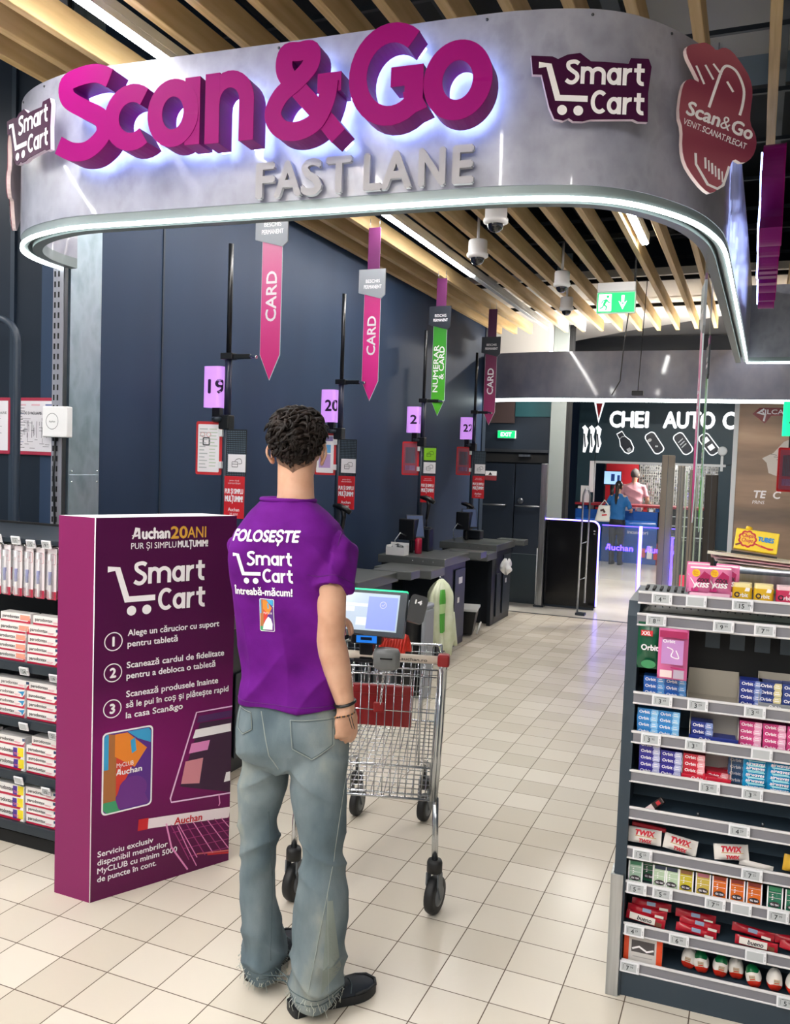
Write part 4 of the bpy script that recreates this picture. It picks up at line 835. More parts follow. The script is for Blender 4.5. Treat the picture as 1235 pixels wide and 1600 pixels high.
# glowing tablet and trolley outline
l = MB()
tb = [(.602, .672), (.435, .672), (.326, .335), (.330, .318), (.602, .296)]
l.add([(x, z, 0) for x, z in ((.452, .625), (.601, .62), (.601, .30), (.368, .375))], [(0, 1, 2, 3)], mat('print_screen', '#3b1a3a', .45), TM)
for P, m in ((((.445, .655), (.601, .655), (.601, .628), (.438, .628)), mat('print_violet', '#4a1e5a', .45)), (((.432, .600), (.598, .60), (.598, .565), (.42, .565)), whitep), (((.415, .545), (.50, .545), (.49, .505), (.404, .505)), pk), (((.39, .475), (.47, .475), (.455, .37), (.372, .385)), mat('print_salmon', '#d58a96', .45)), (((.57, .35), (.60, .35), (.60, .39), (.58, .39)), whitep)):
    l.add([(x, z, .0004) for x, z in P], [(0, 1, 2, 3)], m, TM)
l.ribbon(tb, .006, mat('print_lilac', '#f0c8ea', .45), TM @ Matrix.Translation((0, 0, .0006)))
l.ribbon([(.548, .302), (.553, .262), (.548, .252)], .005, pk, TM @ Matrix.Translation((0, 0, .0006)))
l.build('tablet_picture', tot)
l = MB(); N = TM @ Matrix.Translation((0, 0, .0006))
l.ribbon([(.205, .257), (.30, .247), (.601, .212)], [.04, .042, .046], mat('print_pale', '#efe0e6', .45), N); l.ribbon([(.190, .258), (.232, .255)], .046, redp, N @ Matrix.Translation((0, 0, .0003)))
l.text('Auchan', redp, N @ Matrix.Translation((.345, .222, .0006)) @ Matrix.Rotation(-.09, 4, 'Z'), h=.028, w=.125, bold=.03)
for k in range(9): x = .33+.033*k; q = min(1, (.600-x)/(.085+.004*k)); l.ribbon([(x, .225-.004*k), (x+(.085+.004*k)*q, .225-.004*k+(.055-.225+.004*k)*q)], .004, pk if k % 2 else pkd, N)
for k in range(4): l.ribbon([(.34+.025*k, .19-.04*k), (.601, .172-.038*k)], .003, pkd, N)
l.ribbon([(.31, .235), (.335, .13), (.41, .015)], .007, pk, N); l.ribbon([(.36, .21), (.41, .10), (.45, .02)], .004, pk, N)
l.ribbon([(.45, .07), (.601, .045)], .006, mat('print_coral', '#d86a6a', .45), N); l.ribbon([(.50, .055), (.601, .035)], .008, redp, N)
l.build('trolley_picture', tot)
# ------------------------------------------------------------------ shopping trolley with tablet
CX, CY, CR = -.417, .360, math.radians(15.85)
cart = thing('shopping_trolley', 'chrome wire shopping trolley with red seat flap in front of the person', 'shopping trolley', (CX, CY, 0), CR)
CM = at(CX, CY, 0, CR)
wire = mat('trolley_chrome', '#c4c8cc', .2, 1.0); rubber = mat('wheel_rubber', '#17181a', .55); ggrey = mat('wheel_hub', '#5c6166', .4); redpl = mat('trolley_red', '#8a0d16', .34)
HW0, HW1, Y1 = .275, .225, .80     # half widths back/front, length
ZT0, ZT1, ZB0, ZB1 = .955, .875, .445, .52
def P_(u, s, v):
    """u 0 back..1 front, s -1..1 across, v 0 bottom..1 top"""
    hw = (HW0+(HW1-HW0)*u)*(.93+.07*v); return (s*hw, Y1*u*(.95+.05*v), (ZB0+(ZB1-ZB0)*u)*(1-v)+(ZT0+(ZT1-ZT0)*u)*v)
b = MB(CM)
for s in (-1, 1):
    for k in range(25): u = k/24; b.tube([P_(u, s, 0), P_(u, s, 1)], .0021, wire, 5)
    for v in (.12, .24, .38, .52, .68, .84): b.tube([P_(0, s, v), P_(1, s, v)], .0021, wire, 5)
b.build('side_wires', cart)
b = MB(CM)
for k in range(14): s = -1+2*k/13; b.tube([P_(1, s, 0), P_(1, s, 1)], .0021, wire, 5)
for v in (.15, .3, .45, .6, .75, .9): b.tube([P_(1, -1, v), P_(1, 1, v)], .0021, wire, 5)
b.build('front_wires', cart)
b = MB(CM)
for k in range(20): s = -1+2*k/19; b.tube([P_(0, s, 0), P_(1, s, 0)], .0021, wire, 5)
for k in range(20): u = k/19; b.tube([P_(u, -1, 0), P_(u, 1, 0)], .0021, wire, 5)
b.build('base_wires', cart)
b = MB(CM)                                     # hinged back gate
for k in range(17): s = -.95+1.9*k/16; b.tube([P_(0, s, .0), P_(0, s, .985)], .0023, wire, 5)
for v in (.985, .93, .66, .24, .03): b.tube([P_(0, -.95, v), P_(0, .95, v)], .0035 if v in (.985, .24) else .0025, wire, 6)
b.build('back_gate', cart)
b = MB(CM)
b.tube([P_(0, -1, 1), P_(1, -1, 1), P_(1, 1, 1), P_(0, 1, 1)], .006, wire, 8); b.tube([P_(0, -1, 0), P_(1, -1, 0), P_(1, 1, 0), P_(0, 1, 0), P_(0, -1, 0)], .0055, wire, 8)
for s in (-1, 1): b.tube([P_(0, s, 0), P_(0, s, .5), P_(0, s, 1)], .010, wire, 8)
b.build('basket_rim', cart)
# folding child seat behind the back gate
b = MB(CM); b.box(-.19, .16, .045, .057, .705, .845, redpl); b.box(-.195, .165, .040, .064, .83, .865, redpl); b.build('seat_flap', cart, bevel=.004)
b = MB(CM)
for k in range(8): x = -.19+.05*k; b.tube([(x, .06, .71), (x, .17, .95)], .0021, wire, 5)
for z, y in ((.95, .17), (.83, .115)): b.tube([(-.19, y, z), (.19, y, z)], .003, wire, 6)
for x in (-.2, .195): b.tube([(x, .05, .56), (x, .06, .90), (x+.0, .16, .94)], .004, wire, 6)
b.build('child_seat_wires', cart)
# handle
hnd = mat('handle_cream', '#d9cdbf', .35)
b = MB(CM); b.tube([(-.26, -.085, 1.012), (.275, -.085, 1.006)], .0155, hnd, 14); q = b.build('handle_bar', cart)
b = MB(CM); b.text('www.auchan.ro', tp_blk, frame((.07, -.1012, 1.003), (1, 0, -.01)), h=.011, w=.155, bold=.02); b.build('lettering', q)
for s in (-1, 1):
    b = MB(CM); b.box(s*.285-.022, s*.285+.022, -.108, -.062, .985, 1.03, redpl); b.build('handle_end', cart, bevel=.008, seg=3)
    b = MB(CM); b.tube([(s*.288, -.07, .99), (s*.285, .0, .95), (s*.278, .008, .70), (s*.266, .012, .445)], .011, wire, 10); b.build('handle_post', cart)
    # legs and rear castors, chassis tube down to the front castors
    b = MB(CM); b.tube([(s*.268, .015, .45), (s*.273, .0, .33), (s*.276, .0, .200)], .0125, wire, 12); b.build('leg', cart)
    b = MB(CM); b.tube([(s*.262, .02, .44), (s*.215, .55, .38), (s*.165, .83, .30), (s*.165, .853, .18)], .010, wire, 8); b.build('chassis_tube', cart)
def castor(x, y, ang, r):
    Q = CM @ at(x, y, 0, ang); b = MB(Q)
    b.lathe([(.0, .215), (.026, .215), (.030, .205), (.030, .170), (.022, .165), (0, .165)], rubber, 18)
    for s in (-1, 1): b.prism([(-.018, .165), (.018, .165), (.03, .06), (.012, .055), (-.02, .12)], -.003, .003, ggrey, frame((s*.024, 0, 0), (0, 1, 0)))
    k = b.build('castor', cart)
    w = MB(Q); w.lathe([(.02, -.020), (r-.014, -.020), (r-.004, -.017), (r, -.008), (r, .008), (r-.004, .017), (r-.014, .020), (.02, .020)], rubber, 28, frame((0, .012, r), (0, 1, 0), (0, 0, 1))); w.build('wheel', k)
    h = MB(Q); h.lathe([(0, -.022), (.030, -.022), (.040, -.0205), (.040, .0205), (.030, .022), (0, .022)], ggrey, 20, frame((0, .012, r), (0, 1, 0), (0, 0, 1))); h.build('hub', k)
castor(-.276, 0, -.3, .072); castor(.276, 0, -.35, .072); castor(-.165, .853, -.25, .066); castor(.165, .853, -.3, .066)
# coin lock with its chain and red key
b = MB(CM); b.loft([[(.075+(.050*k)*math.cos(a), -.098+.038*k*math.sin(a), z) for a in [2*PI*j/24 for j in range(24)]] for z, k in ((.965, .82), (.975, 1), (1.025, 1), (1.04, .85))], mat('lock_grey', '#7c7f80', .4)); b.box(.055, .10, -.1375, -.13, 1.008, 1.013, blackm); b.build('coin_lock', cart)
b = MB(CM)
for k in range(15):
    z = .962-.0105*k; x = .07-.0016*k
    b.tube([(x+(.0045*math.cos(a) if k % 2 else 0), -.125+(0 if k % 2 else .0045*math.cos(a))+.0075*k, z+.0085*math.sin(a)) for a in [2*PI*j/10 for j in range(10)]], .0014, chrome, 5, closed=True)
q = b.build('lock_chain', cart)
MB(CM).box(.02, .062, -.020, -.006, .775, .815, redpl, Matrix.Identity(4)).build('chain_key', q, bevel=.006)
# the tablet on its post
tab = mat('tablet_grey', '#39424a', .4); scr = mat('tablet_screen', '#b8cadc', .15, emit=.18, ecol='#c4d6ea'); scr2 = mat('tablet_panel', '#93a4e6', .15, emit=.22, ecol='#93a4ee'); ledg = mat('tablet_led', '#17c98a', .3, emit=.7, ecol='#17d98e')
TT = CM @ frame((-.005, -.085, 1.17), (1, -.12, .0), (.0, .38, 1))
b = MB(CM); b.box(-.028, .022, -.10, -.05, .99, 1.12, black); b.box(-.05, .045, -.105, -.045, .985, .998, black); b.build('tablet_post', cart, bevel=.004)
b = MB(TT); b.prism(rrect(-.145, .145, -.085, .085, .008), -.030, .0, tab); b.box(-.14, .14, -.078, .072, -.045, -.03, black); q = b.build('tablet', cart, bevel=.003)
b = MB(TT); b.add([(-.132, -.068, .0012), (.118, -.068, .0012), (.118, .072, .0012), (-.132, .072, .0012)], [(0, 1, 2, 3)], scr)
b.add([(.0, -.062, .0018), (.112, -.062, .0018), (.112, .060, .0018), (.0, .060, .0018)], [(0, 1, 2, 3)], scr2)
for x0, x1, z0, z1 in ((-.09, .0, .02, .032), (-.10, -.05, .0, .018), (-.04, .0, -.05, -.02)): b.add([(x0, z0, .0021), (x1, z0, .0021), (x1, z1, .0021), (x0, z1, .0021)], [(0, 1, 2, 3)], mat('tablet_field', '#d6e2f2', .2, emit=.25, ecol='#dfe9f8'))
b.ribbon(arc(.058, .03, .012, .012, 0, 345, 20), .0015, whitep, Matrix.Translation((0, 0, .0022)), closed=True); b.ribbon([(.052, .031), (.057, .025), (.065, .036)], .0015, whitep, Matrix.Translation((0, 0, .0022))); b.build('screen', q)
b = MB(TT); b.box(-.140, .143, .083, .089, -.02, .001, ledg); b.build('light_edge', q)
b = MB(CM); b.box(-.06, .055, -.115, -.045, 1.055, 1.095, black); b.build('scanner_housing', cart, bevel=.006)
b = MB(CM); b.box(-.038, .038, -.1175, -.1145, 1.062, 1.088, mat('scanner_blue', '#1d66b8', .3, emit=.5, ecol='#1f6fd0')); b.box(-.022, .020, -.1180, -.1170, 1.072, 1.083, mat('scanner_slot', '#0b1c38', .3)); b.build('scanner_window', cart)
b = MB(CM @ frame((.180, -.040, 1.190), (1, .15, -.25), (.05, .4, 1)) @ Matrix.Diagonal((.78, .78, 1, 1))); b.prism(rrect(-.045, .04, -.075, .06, .02), -.02, .0, black); q = b.build('number_pad', cart, bevel=.004)
b = MB(CM @ frame((.180, -.040, 1.190), (1, .15, -.25), (.05, .4, 1)) @ Matrix.Diagonal((.78, .78, 1, 1))); b.text('14', whitep, Matrix.Translation((-.02, .015, .0015)), h=.020, w=.032, bold=.06); b.build('lettering', q)
t = thing('net_bag', 'small bright orange red net bundle lying in the trolley behind the tablet', 'net bag', (-.36, .5, 1.0))
b = MB(CM)
for k in range(9):
    x = .03+.012*k; b.tube([(x-.01, .045, .965), (x+.004, .05, 1.02+.006*k), (x+.012, .06, 1.055-.002*k), (x+.018, .075, 1.0)], .0085, mat('net_red', '#f03a2a', .45), 6)
b.build('net_strands', t)
# ------------------------------------------------------------------ the person
PC = V((-.41, -.276, 0)); TH = math.radians(-11)
FB = V((math.sin(TH), math.cos(TH), 0)); RB = V((math.cos(TH), -math.sin(TH), 0)); UP = V((0, 0, 1))
RR = V((.924, .384, 0)); NN = V((-.384, .924, 0)); PV = V((-.42, -.28, 0))
def vw(lat, dep, z): return PV+RR*lat+NN*dep+UP*z
def remesh(mb, voxel, smooth=6, name='tmp'):
    o = mb.build(name); r = o.modifiers.new('r', 'REMESH'); r.mode = 'VOXEL'; r.voxel_size = voxel
    if smooth: s = o.modifiers.new('s', 'SMOOTH'); s.factor = .5; s.iterations = smooth
    bpy.context.view_layer.update(); dg = bpy.context.evaluated_depsgraph_get(); me = bpy.data.meshes.new_from_object(o.evaluated_get(dg)); bpy.data.objects.remove(o); return me
def mesh_part(me, name, m, parent, disp=None, tags=None):
    I = WM[parent.name].inverted()
    if disp:
        ns = [v.normal.copy() for v in me.vertices]; cs = [v.co.copy() for v in me.vertices]
        for v, n, c in zip(me.vertices, ns, cs): v.co = c+n*disp(c, n)
    W_ = [v.co.copy() for v in me.vertices]
    bv = BVHTree.FromPolygons(W_, [tuple(p.vertices) for p in me.polygons])
    for v in me.vertices: v.co = I @ v.co
    me.materials.clear(); me.materials.append(m); me.polygons.foreach_set('use_smooth', [True]*len(me.polygons)); me.name = name
    o = bpy.data.objects.new(name, me); COL.objects.link(o); o.parent = parent; WM[o.name] = WM[parent.name]; return o, bv
def oval(c, xd, yd, a, bf, bb, n=40, e=2.0):
    """cross-section ring: half width a along xd, half depth bf forward / bb back along yd, superellipse exponent e"""
    out = []
    for k in range(n):
        t = 2*PI*k/n; ct, st = math.cos(t), math.sin(t); b = bf if st > 0 else bb
        out.append(tuple(c+xd*(a*math.copysign(abs(ct)**(2/e), ct))+yd*(b*math.copysign(abs(st)**(2/e), st))))
    return out
def limb(mb, pts, radii, m, n=24, flat=1.0): mb.tube([tuple(p) for p in pts], radii, m, n)
def blob(mb, c, r, m, M3=None, n=20):
    """ellipsoid with radii r in the axes of M3"""
    X, Y, Z = M3 or (V((1, 0, 0)), V((0, 1, 0)), UP)
    rings = []
    for i in range(1, 12):
        t = PI*i/12; rings.append([tuple(c+X*(r[0]*math.sin(t)*math.cos(2*PI*k/n))+Y*(r[1]*math.sin(t)*math.sin(2*PI*k/n))-Z*(r[2]*math.cos(t))) for k in range(n)])
    mb.loft(rings, m)
per = thing('person', 'person seen from behind in purple printed T-shirt, faded baggy jeans and dark shoes', 'person', (-.41, -.276, 0))
skin = mat('skin', '#c4977c', .5); vary(skin, ['#bd8f74', '#c99c82', '#d0a58b'], 14, detail=3); nodes(skin)[2].inputs['Subsurface Weight'].default_value = .08; nodes(skin)[2].inputs['Subsurface Radius'].default_value = (.01, .004, .002)
# --- head frame: turned a little to the left of the chest
HA = math.radians(-20); HF = V((math.sin(HA), math.cos(HA), 0)); HR = V((math.cos(HA), -math.sin(HA), 0))
HC = vw(.012, .035, 1.765); AX = (HR, HF, UP)
def hp(x, y, z): return HC+HR*x+HF*y+UP*z
body = MB()
blob(body, hp(0, -.008, .012), (.073, .092, .090), skin, AX); blob(body, hp(0, .030, -.045), (.058, .062, .078), skin, AX); blob(body, hp(0, .050, -.105), (.034, .036, .030), skin, AX)
blob(body, hp(0, -.035, -.03), (.060, .055, .060), skin, AX)
body.tube([hp(0, .086, .015), hp(0, .100, -.018), hp(0, .112, -.036)], [.007, .010, .013], skin, 10); blob(body, hp(0, .098, -.042), (.017, .012, .009), skin, AX)
blob(body, hp(0, .083, .030), (.052, .012, .010), skin, AX); blob(body, hp(0, .088, -.070), (.024, .009, .007), skin, AX); blob(body, hp(0, .085, -.082), (.021, .009, .007), skin, AX)
for s in (-1, 1): blob(body, hp(s*.042, .060, -.028), (.020, .018, .018), skin, AX)
# ears
for s in (-1, 1):
    e = [hp(s*(.076+.012*math.sin(t*PI)+.008*t), -.012-.020*math.sin(t*PI*1.05)+.010*t, -.052+.064*t) for t in [k/10 for k in range(11)]]
    e += [hp(s*.084, .014, .010), hp(s*.078, .018, -.002)]
    body.tube([tuple(p) for p in e], [.0065]*2+[.0055]*9+[.005, .004], skin, 8)
    blob(body, hp(s*.078, .000, -.018), (.006, .017, .030), skin, (HR, HF, UP)); blob(body, hp(s*.077, .0, -.048), (.007, .009, .010), skin, AX)
NK = vw(.014, .0, 1.60)
limb(body, [hp(0, -.018, -.03), hp(0, -.026, -.085), NK+UP*.02, NK-UP*.04, NK-UP*.12], [.058, .056, .057, .064, .080], skin)
for s in (-1, 1): limb(body, [NK+RB*(s*.03)-UP*.03, PC+RB*(s*.07)+UP*1.51, PC+RB*(s*.125)+UP*1.47], [.034, .030, .030], skin)
limb(body, [PC+UP*1.52, PC+UP*1.35, PC+UP*1.15, PC+UP*.98, PC+UP*.86], [.085, .10, .09, .085, .085], skin)
SR = PC+RB*.132+UP*1.470; SL = PC-RB*.142+UP*1.468
ER = vw(.142, -.100, 1.190); WR = vw(.194, -.088, .985)
UPR = vw(.1385, -.095, 1.345)
limb(body, [SR-RB*.06, SR, (SR+UPR)/2, UPR, ER+UP*.05, ER, ER+(WR-ER)*.18, ER+(WR-ER)*.45, ER+(WR-ER)*.75, WR, WR-UP*.03], [.03, .040, .046, .0470, .0445, .0425, .0455, .042, .034, .0275, .027], skin)
EL = V((-.590, -.175, 1.21)); WL = V((-.500, .050, 1.16))
limb(body, [SL+RB*.06, SL, (SL+EL)/2, EL, EL+(WL-EL)*.4, WL], [.03, .040, .044, .041, .042, .028], skin)
# hands
def hand(mb, W_, hd, pn, tf, curl, m):
    """W_ wrist, hd towards the fingers, pn palm normal, tf towards the thumb"""
    hd = hd.normalized(); pn = (pn-hd*pn.dot(hd)).normalized(); tf = (tf-hd*tf.dot(hd)-pn*tf.dot(pn)).normalized(); ax = (tf, pn, hd)
    blob(mb, W_+hd*.05, (.041, .017, .052), m, ax); blob(mb, W_+hd*.018, (.028, .020, .03), m, ax); blob(mb, W_+hd*.078, (.040, .014, .022), m, ax); blob(mb, W_+hd*.04+tf*.024+pn*.008, (.016, .016, .030), m, ax)
    for k, (off, L, r) in enumerate(((.030, (.043, .026, .021), .0094), (.010, (.047, .030, .022), .0096), (-.010, (.043, .028, .021), .0092), (-.029, (.034, .021, .018), .0080))):
        p = W_+hd*(.092-.004*abs(k-1))+tf*off; d = (hd+tf*off*1.2).normalized(); P = [p-d*.03, p]; a = 0; R_ = [r*1.1, r*1.08]
        for l, c in zip(L, curl[k]):
            a += c; q = d*math.cos(a)+pn*math.sin(a); P.append(P[-1]+q*l); R_.append(r*(1.0-.07*(len(P)-2)))
        mb.tube([tuple(x) for x in spline(P, 3)], [R_[min(len(R_)-1, i//3)] for i in range(len(spline(P, 3)))], m, 10); blob(mb, P[-1], (r*.80,)*3, m, n=10)
    p = W_+hd*.022+tf*.026+pn*.008; P = [p, p+hd*.030+tf*.014+pn*.010, p+hd*.056+tf*.014+pn*.020, p+hd*.076+tf*.006+pn*.030]
    mb.tube([tuple(x) for x in P], [.014, .0125, .0105, .0085], m, 10); blob(mb, P[-1], (.0085,)*3, m, n=10)
cu = lambda *a: [math.radians(x) for x in a]
hand(body, WR, V((.03, .06, -1)), V((-.80, .50, 0)), V((.50, .80, 0)), [cu(38, 52, 30), cu(46, 58, 32), cu(54, 60, 35), cu(62, 60, 35)], skin)
hand(body, WL, (WL-EL)+UP*.05, RB*.3-UP, RB, [cu(20, 40, 30)]*4, skin)
# hidden legs keep the body in one piece
HIPR, HIPL = vw(.098, -.048, .86), vw(-.072, .046, .86); KR, KL = vw(.130, -.050, .48), vw(-.078, .070, .48); AR, AL = V((-.300, -.268, .085)), V((-.528, -.190, .085))
for h_, k_, a_ in ((HIPR, KR, AR), (HIPL, KL, AL)): limb(body, [PC+UP*.88, h_, (h_+k_)/2, k_, (k_+a_)/2, a_, a_-UP*.03], [.075, .058, .046, .040, .038, .034, .032], skin)
me = remesh(body, .0042, 5, 'body'); bo, bvb = mesh_part(me, 'body', skin, per)
for s in (-1, 1):
    b = MB(); blob(b, hp(s*.030, .078, .006), (.013, .009, .010), whitep, AX, 12); q = b.build('eye', per); b = MB(); blob(b, hp(s*.030, .0855, .006), (.005, .003, .005), blackm, AX, 10); b.build('iris', q)
    b = MB(); b.tube([hp(s*.014, .094, .026), hp(s*.032, .092, .032), hp(s*.050, .078, .026)], [.003, .0035, .002], mat('hair_dark', '#191210', .6), 6); b.build('eyebrow', per)
b = MB(); b.tube([hp(-.022, .092, -.075), hp(0, .098, -.076), hp(.022, .092, -.075)], [.001, .003, .001], mat('lip', '#a5665a', .5), 6); b.build('lips', per)
# --- hair: faded sides, thick curly top
hairm = mat('hair_brown', '#1c1310', .6, spec=.25); vary(hairm, ['#0f0a08', '#1b1310', '#2a1e18'], 30, (1, 1, .5), 3)
fade = mat('hair_fade', '#6d5041', .7); vary(fade, ['#4f3a30', '#7c5c4a', '#8f6c57'], 70, detail=2)
def scalp(az, el, r=1.0):
    """point on the skull: az 0 = back of the head, +90 = right; el 0 = level, 90 = crown"""
    a, e = math.radians(az), math.radians(el); c = hp(0, -.008, .012); d = (HR*(.074*math.sin(a)*math.cos(e))-HF*(.093*math.cos(a)*math.cos(e))+UP*(.091*math.sin(e))).normalized()
    h = bvb.ray_cast(c+d*.125, -d) if el < 20 and abs(az) < 80 else (None,)
    s0 = h[0] if h[0] is not None and (h[0]-c).length < .135 else c+HR*(.074*math.sin(a)*math.cos(e))-HF*(.093*math.cos(a)*math.cos(e))+UP*(.091*math.sin(e))
    return s0+d*(.085*(r-1))
def low(az, top=False):  # height of the hairline by direction
    a = abs(az)
    if a < 55: v = -52+.22*a
    elif a < 105: v = -40+.60*(a-55)
    else: v = -10+.62*(a-105)
    return v+(11 if top else 0)
def cap(top, r0, r1, m, nm, amp):
    b = MB(); n = 72; rows = []
    for i in range(15):
        u = i/14; ring = []
        for k in range(n):
            az = -180+360*k/n; l = low(az, top); el = l+(89-l)*u; f = r0+(r1-r0)*min(1, u*2.2)-.05*max(0, u-.6)
            p = scalp(az, el, 1); nz = noise.noise(V(p)*38)*amp+noise.noise(V(p)*85)*amp*.5; ring.append(tuple(scalp(az, el, f+nz)))
        rows.append(ring)
    b.loft(rows, m, caps=False); return b.build(nm, per)
cap(False, 1.012, 1.03, fade, 'faded_hair', .006); hair = cap(True, 1.03, 1.12, hairm, 'hair', .04)
b = MB(); R = random.Random(21)
for i in range(430):
    az = R.uniform(-180, 180); l = low(az, True); el = math.degrees(math.asin(R.uniform(math.sin(math.radians(max(l-3, -60))), 1.0)))
    hi = min(1, max(0, (el-l)/55)); p = scalp(az, el, 1.02+.045*hi); nrm = (p-HC).normalized()
    t = -UP*.7+nrm.cross(UP)*.55+V((R.uniform(-1, 1), R.uniform(-1, 1), R.uniform(-1, 1)))*.75; t = (t-nrm*t.dot(nrm)).normalized(); w = nrm.cross(t); L = (.014+.026*hi)*R.uniform(.7, 1.25); ph = R.uniform(0, 6.28); cr = (.002+.004*hi)
    pts = [p+t*(L*u)+nrm*((.003+.013*hi)*math.sin(PI*.85*u)+.001)+w*(cr*math.sin(5*u+ph)) for u in [k/6 for k in range(7)]]
    b.tube([tuple(q) for q in pts], [.0042+.0018*hi, .0052+.0022*hi, .0052+.002*hi, .0046+.0015*hi, .0036, .0025, .0008], hairm, 5)
b.build('curls', hair)
# --- T-shirt
shirtm = mat('tee_purple', '#6a1d80', .8, spec=.12); vary(shirtm, ['#56106c', '#601478', '#681a82'], 9, detail=4, bump=.08, bscale=260)
T = MB()
def tr(z, a, bf, bb, fwd_=0.0, lat_=0.0, e=2.6): return oval(PC+FB*fwd_+RB*lat_+UP*z, RB, FB, a, bf, bb, 56, e)
NO = PC+(NK-PC-UP*1.60)*.0
T.loft([tr(.965, .166, .124, .120, .0, .012, 2.3), tr(1.02, .167, .122, .114, .0, .008, 2.3), tr(1.10, .164, .118, .108, .0, .0, 2.4), tr(1.20, .168, .118, .112, .0, -.002, 2.8), tr(1.30, .168, .122, .118, .0, -.012, 3.3), tr(1.38, .171, .122, .122, -.004, -.013, 3.4), tr(1.45, .172, .114, .122, -.006, -.013, 3.4), tr(1.50, .166, .100, .116, -.006, -.012, 3.2), tr(1.532, .152, .086, .100, -.004, -.012, 2.6), tr(1.560, .128, .078, .088, 0, -.016, 2.4), tr(1.582, .104, .072, .078, .002, -.020, 2.2), tr(1.600, .084, .068, .070, .004, -.022, 2.0)], shirtm)
def sleeve(S, E, sg):
    ax = (E-S).normalized(); side = RB*sg
    T.tube([tuple(p) for p in (S-side*.10+UP*.01, S-side*.03+UP*.006, S+side*.012-UP*.03, S+(E-S)*.45+side*.006, S+(E-S)*.8, E, E+ax*.012)], [.045, .052, .060, .064, .065, .066, .066], shirtm, 28)
sleeve(SR+UP*.005, UPR+UP*.0, 1); ELS = SL+(EL-SL)*.52; sleeve(SL+UP*.005, ELS, -1)
me = remesh(T, .0058, 9, 'tee')
def rg(t): return 1-2*abs(math.sin(t*.5))**.7
def tee_fold(c, n):
    q = c-PC; x, y, z = q.dot(RB), q.dot(FB), c.z; back = max(0, -n.dot(FB)); rs = max(0, n.dot(RB)); d = 0
    d += .0085*rg(46*(z-.5*x)+2.5*math.sin(6*x+9*z))*max(0, 1-abs(z-1.04)/.14)                     # gathers above the hem
    d += .0080*rg(52*(x+.30*z)+1.0+1.5*math.sin(9*z))*max(0, 1-abs(z-1.16)/.22)*back
    d += .0085*rg(70*(x*.9+(z-1.35)*.75))*max(0, 1-abs(x-.12)/.10)*max(0, 1-abs(z-1.36)/.15)          # pull from the arm pit
    d += .006*math.sin(50*(z+.35*x))*max(0, 1-abs(x+.02)/.10)*max(0, 1-abs(z-1.565)/.035)*back             # below the collar
    if x > .15 and z > 1.33: d += .0060*math.sin(46*(z-1.2*y)+3*y)
    d += .010*noise.noise(c*7.5)+.0035*noise.noise(c*19)
    return d
to, bvt = mesh_part(me, 'tshirt', shirtm, per, tee_fold)
b = MB(); CN = PC-RB*.022+FB*.006
b.tube([tuple(p) for p in [V(q) for q in oval(CN+UP*1.600, RB, FB, .084, .066, .070, 40, 2.0)]], .0075, shirtm, 8, closed=True); b.build('collar', to)
def hem_ring(c, ax, r, bv, rad, m, nm, par):
    u = ax.orthogonal().normalized(); w = ax.cross(u); P = []
    for k in range(64):
        d = u*math.cos(2*PI*k/64)+w*math.sin(2*PI*k/64); h = bv.ray_cast(c+d*r, -d)
        if h[0] is not None: P.append(tuple(h[0]+d*.0004))
    if len(P) > 8: bb_ = MB(); bb_.tube(P, rad, m, 5, closed=True); bb_.build(nm, par)
seam = mat('tee_seam', '#551668', .8); hem_ring(PC+UP*.985, UP, .3, bvt, .0012, seam, 'hem_stitching', to); hem_ring(UPR+UP*.018, (UPR-SR).normalized(), .085, bvt, .0012, seam, 'sleeve_stitching', to)
sm_pts = []                                   # shoulder seam over the sleeve top
for k in range(15):
    t = -1.0+2.2*k/14; d = (UP*math.cos(t)-FB*math.sin(t)*1.0); o_ = PC+RB*.150+UP*1.45; h = bvt.ray_cast(o_+d*.25+RB*.01, -d)
    if h[0] is not None: sm_pts.append(tuple(h[0]+d*.0006))
if len(sm_pts) > 3: b = MB(); b.tube(sm_pts, .0013, seam, 5); b.build('shoulder_seam', to)
# print on the back, laid on the cloth
def lay(mb, bv, par, nm, lift=.0016):
    out = MB(); out.f, out.m, out.s, out.mats = mb.f, mb.m, mb.s, mb.mats
    for x, y, e in mb.v:
        o_ = PC-FB*.40+RB*x+UP*y; h = bv.ray_cast(o_, FB); p = h[0] if h[0] is not None else o_+FB*.3
        out.v.append(tuple(p-FB*(lift+e)))
    return out.build(nm, par)
def fine(mb, k=.012):
    """split long faces so that the print can follow the cloth"""
    bm = bmesh.new(); vs_ = [bm.verts.new(v) for v in mb.v]; fs = []
    for f, mi in zip(mb.f, mb.m):
        try: q = bm.faces.new([vs_[i] for i in f]); q.material_index = mi
        except ValueError: pass
    bmesh.ops.triangulate(bm, faces=bm.faces)
    for _ in range(4):
        ed = [e for e in bm.edges if e.calc_length() > k]
        if not ed: break
        bmesh.ops.subdivide_edges(bm, edges=ed, cuts=1); bmesh.ops.triangulate(bm, faces=bm.faces)
    bm.verts.index_update(); o = MB(); o.mats = mb.mats; o.v = [tuple(v.co) for v in bm.verts]
    for f in bm.faces: o.f.append([v.index for v in f.verts]); o.m.append(f.material_index); o.s.append(False)
    bm.free(); return o
p1 = MB(Matrix.Rotation(.035, 4, 'Z') @ Matrix.Translation((0, 0, 0)))
LT = lambda x, z: Matrix.Translation((x, z-.0, 0))
p1.text('FOLOSEȘTE', whitep, LT(-.110, 1.480), h=.033, w=.222, bold=.035, shear=.18); smart_cart_logo(p1, whitep, LT(-.104, 1.352), .101); p1.text('Întreabă-măcum!', whitep, LT(-.102, 1.318), h=.022, w=.190, bold=.03)
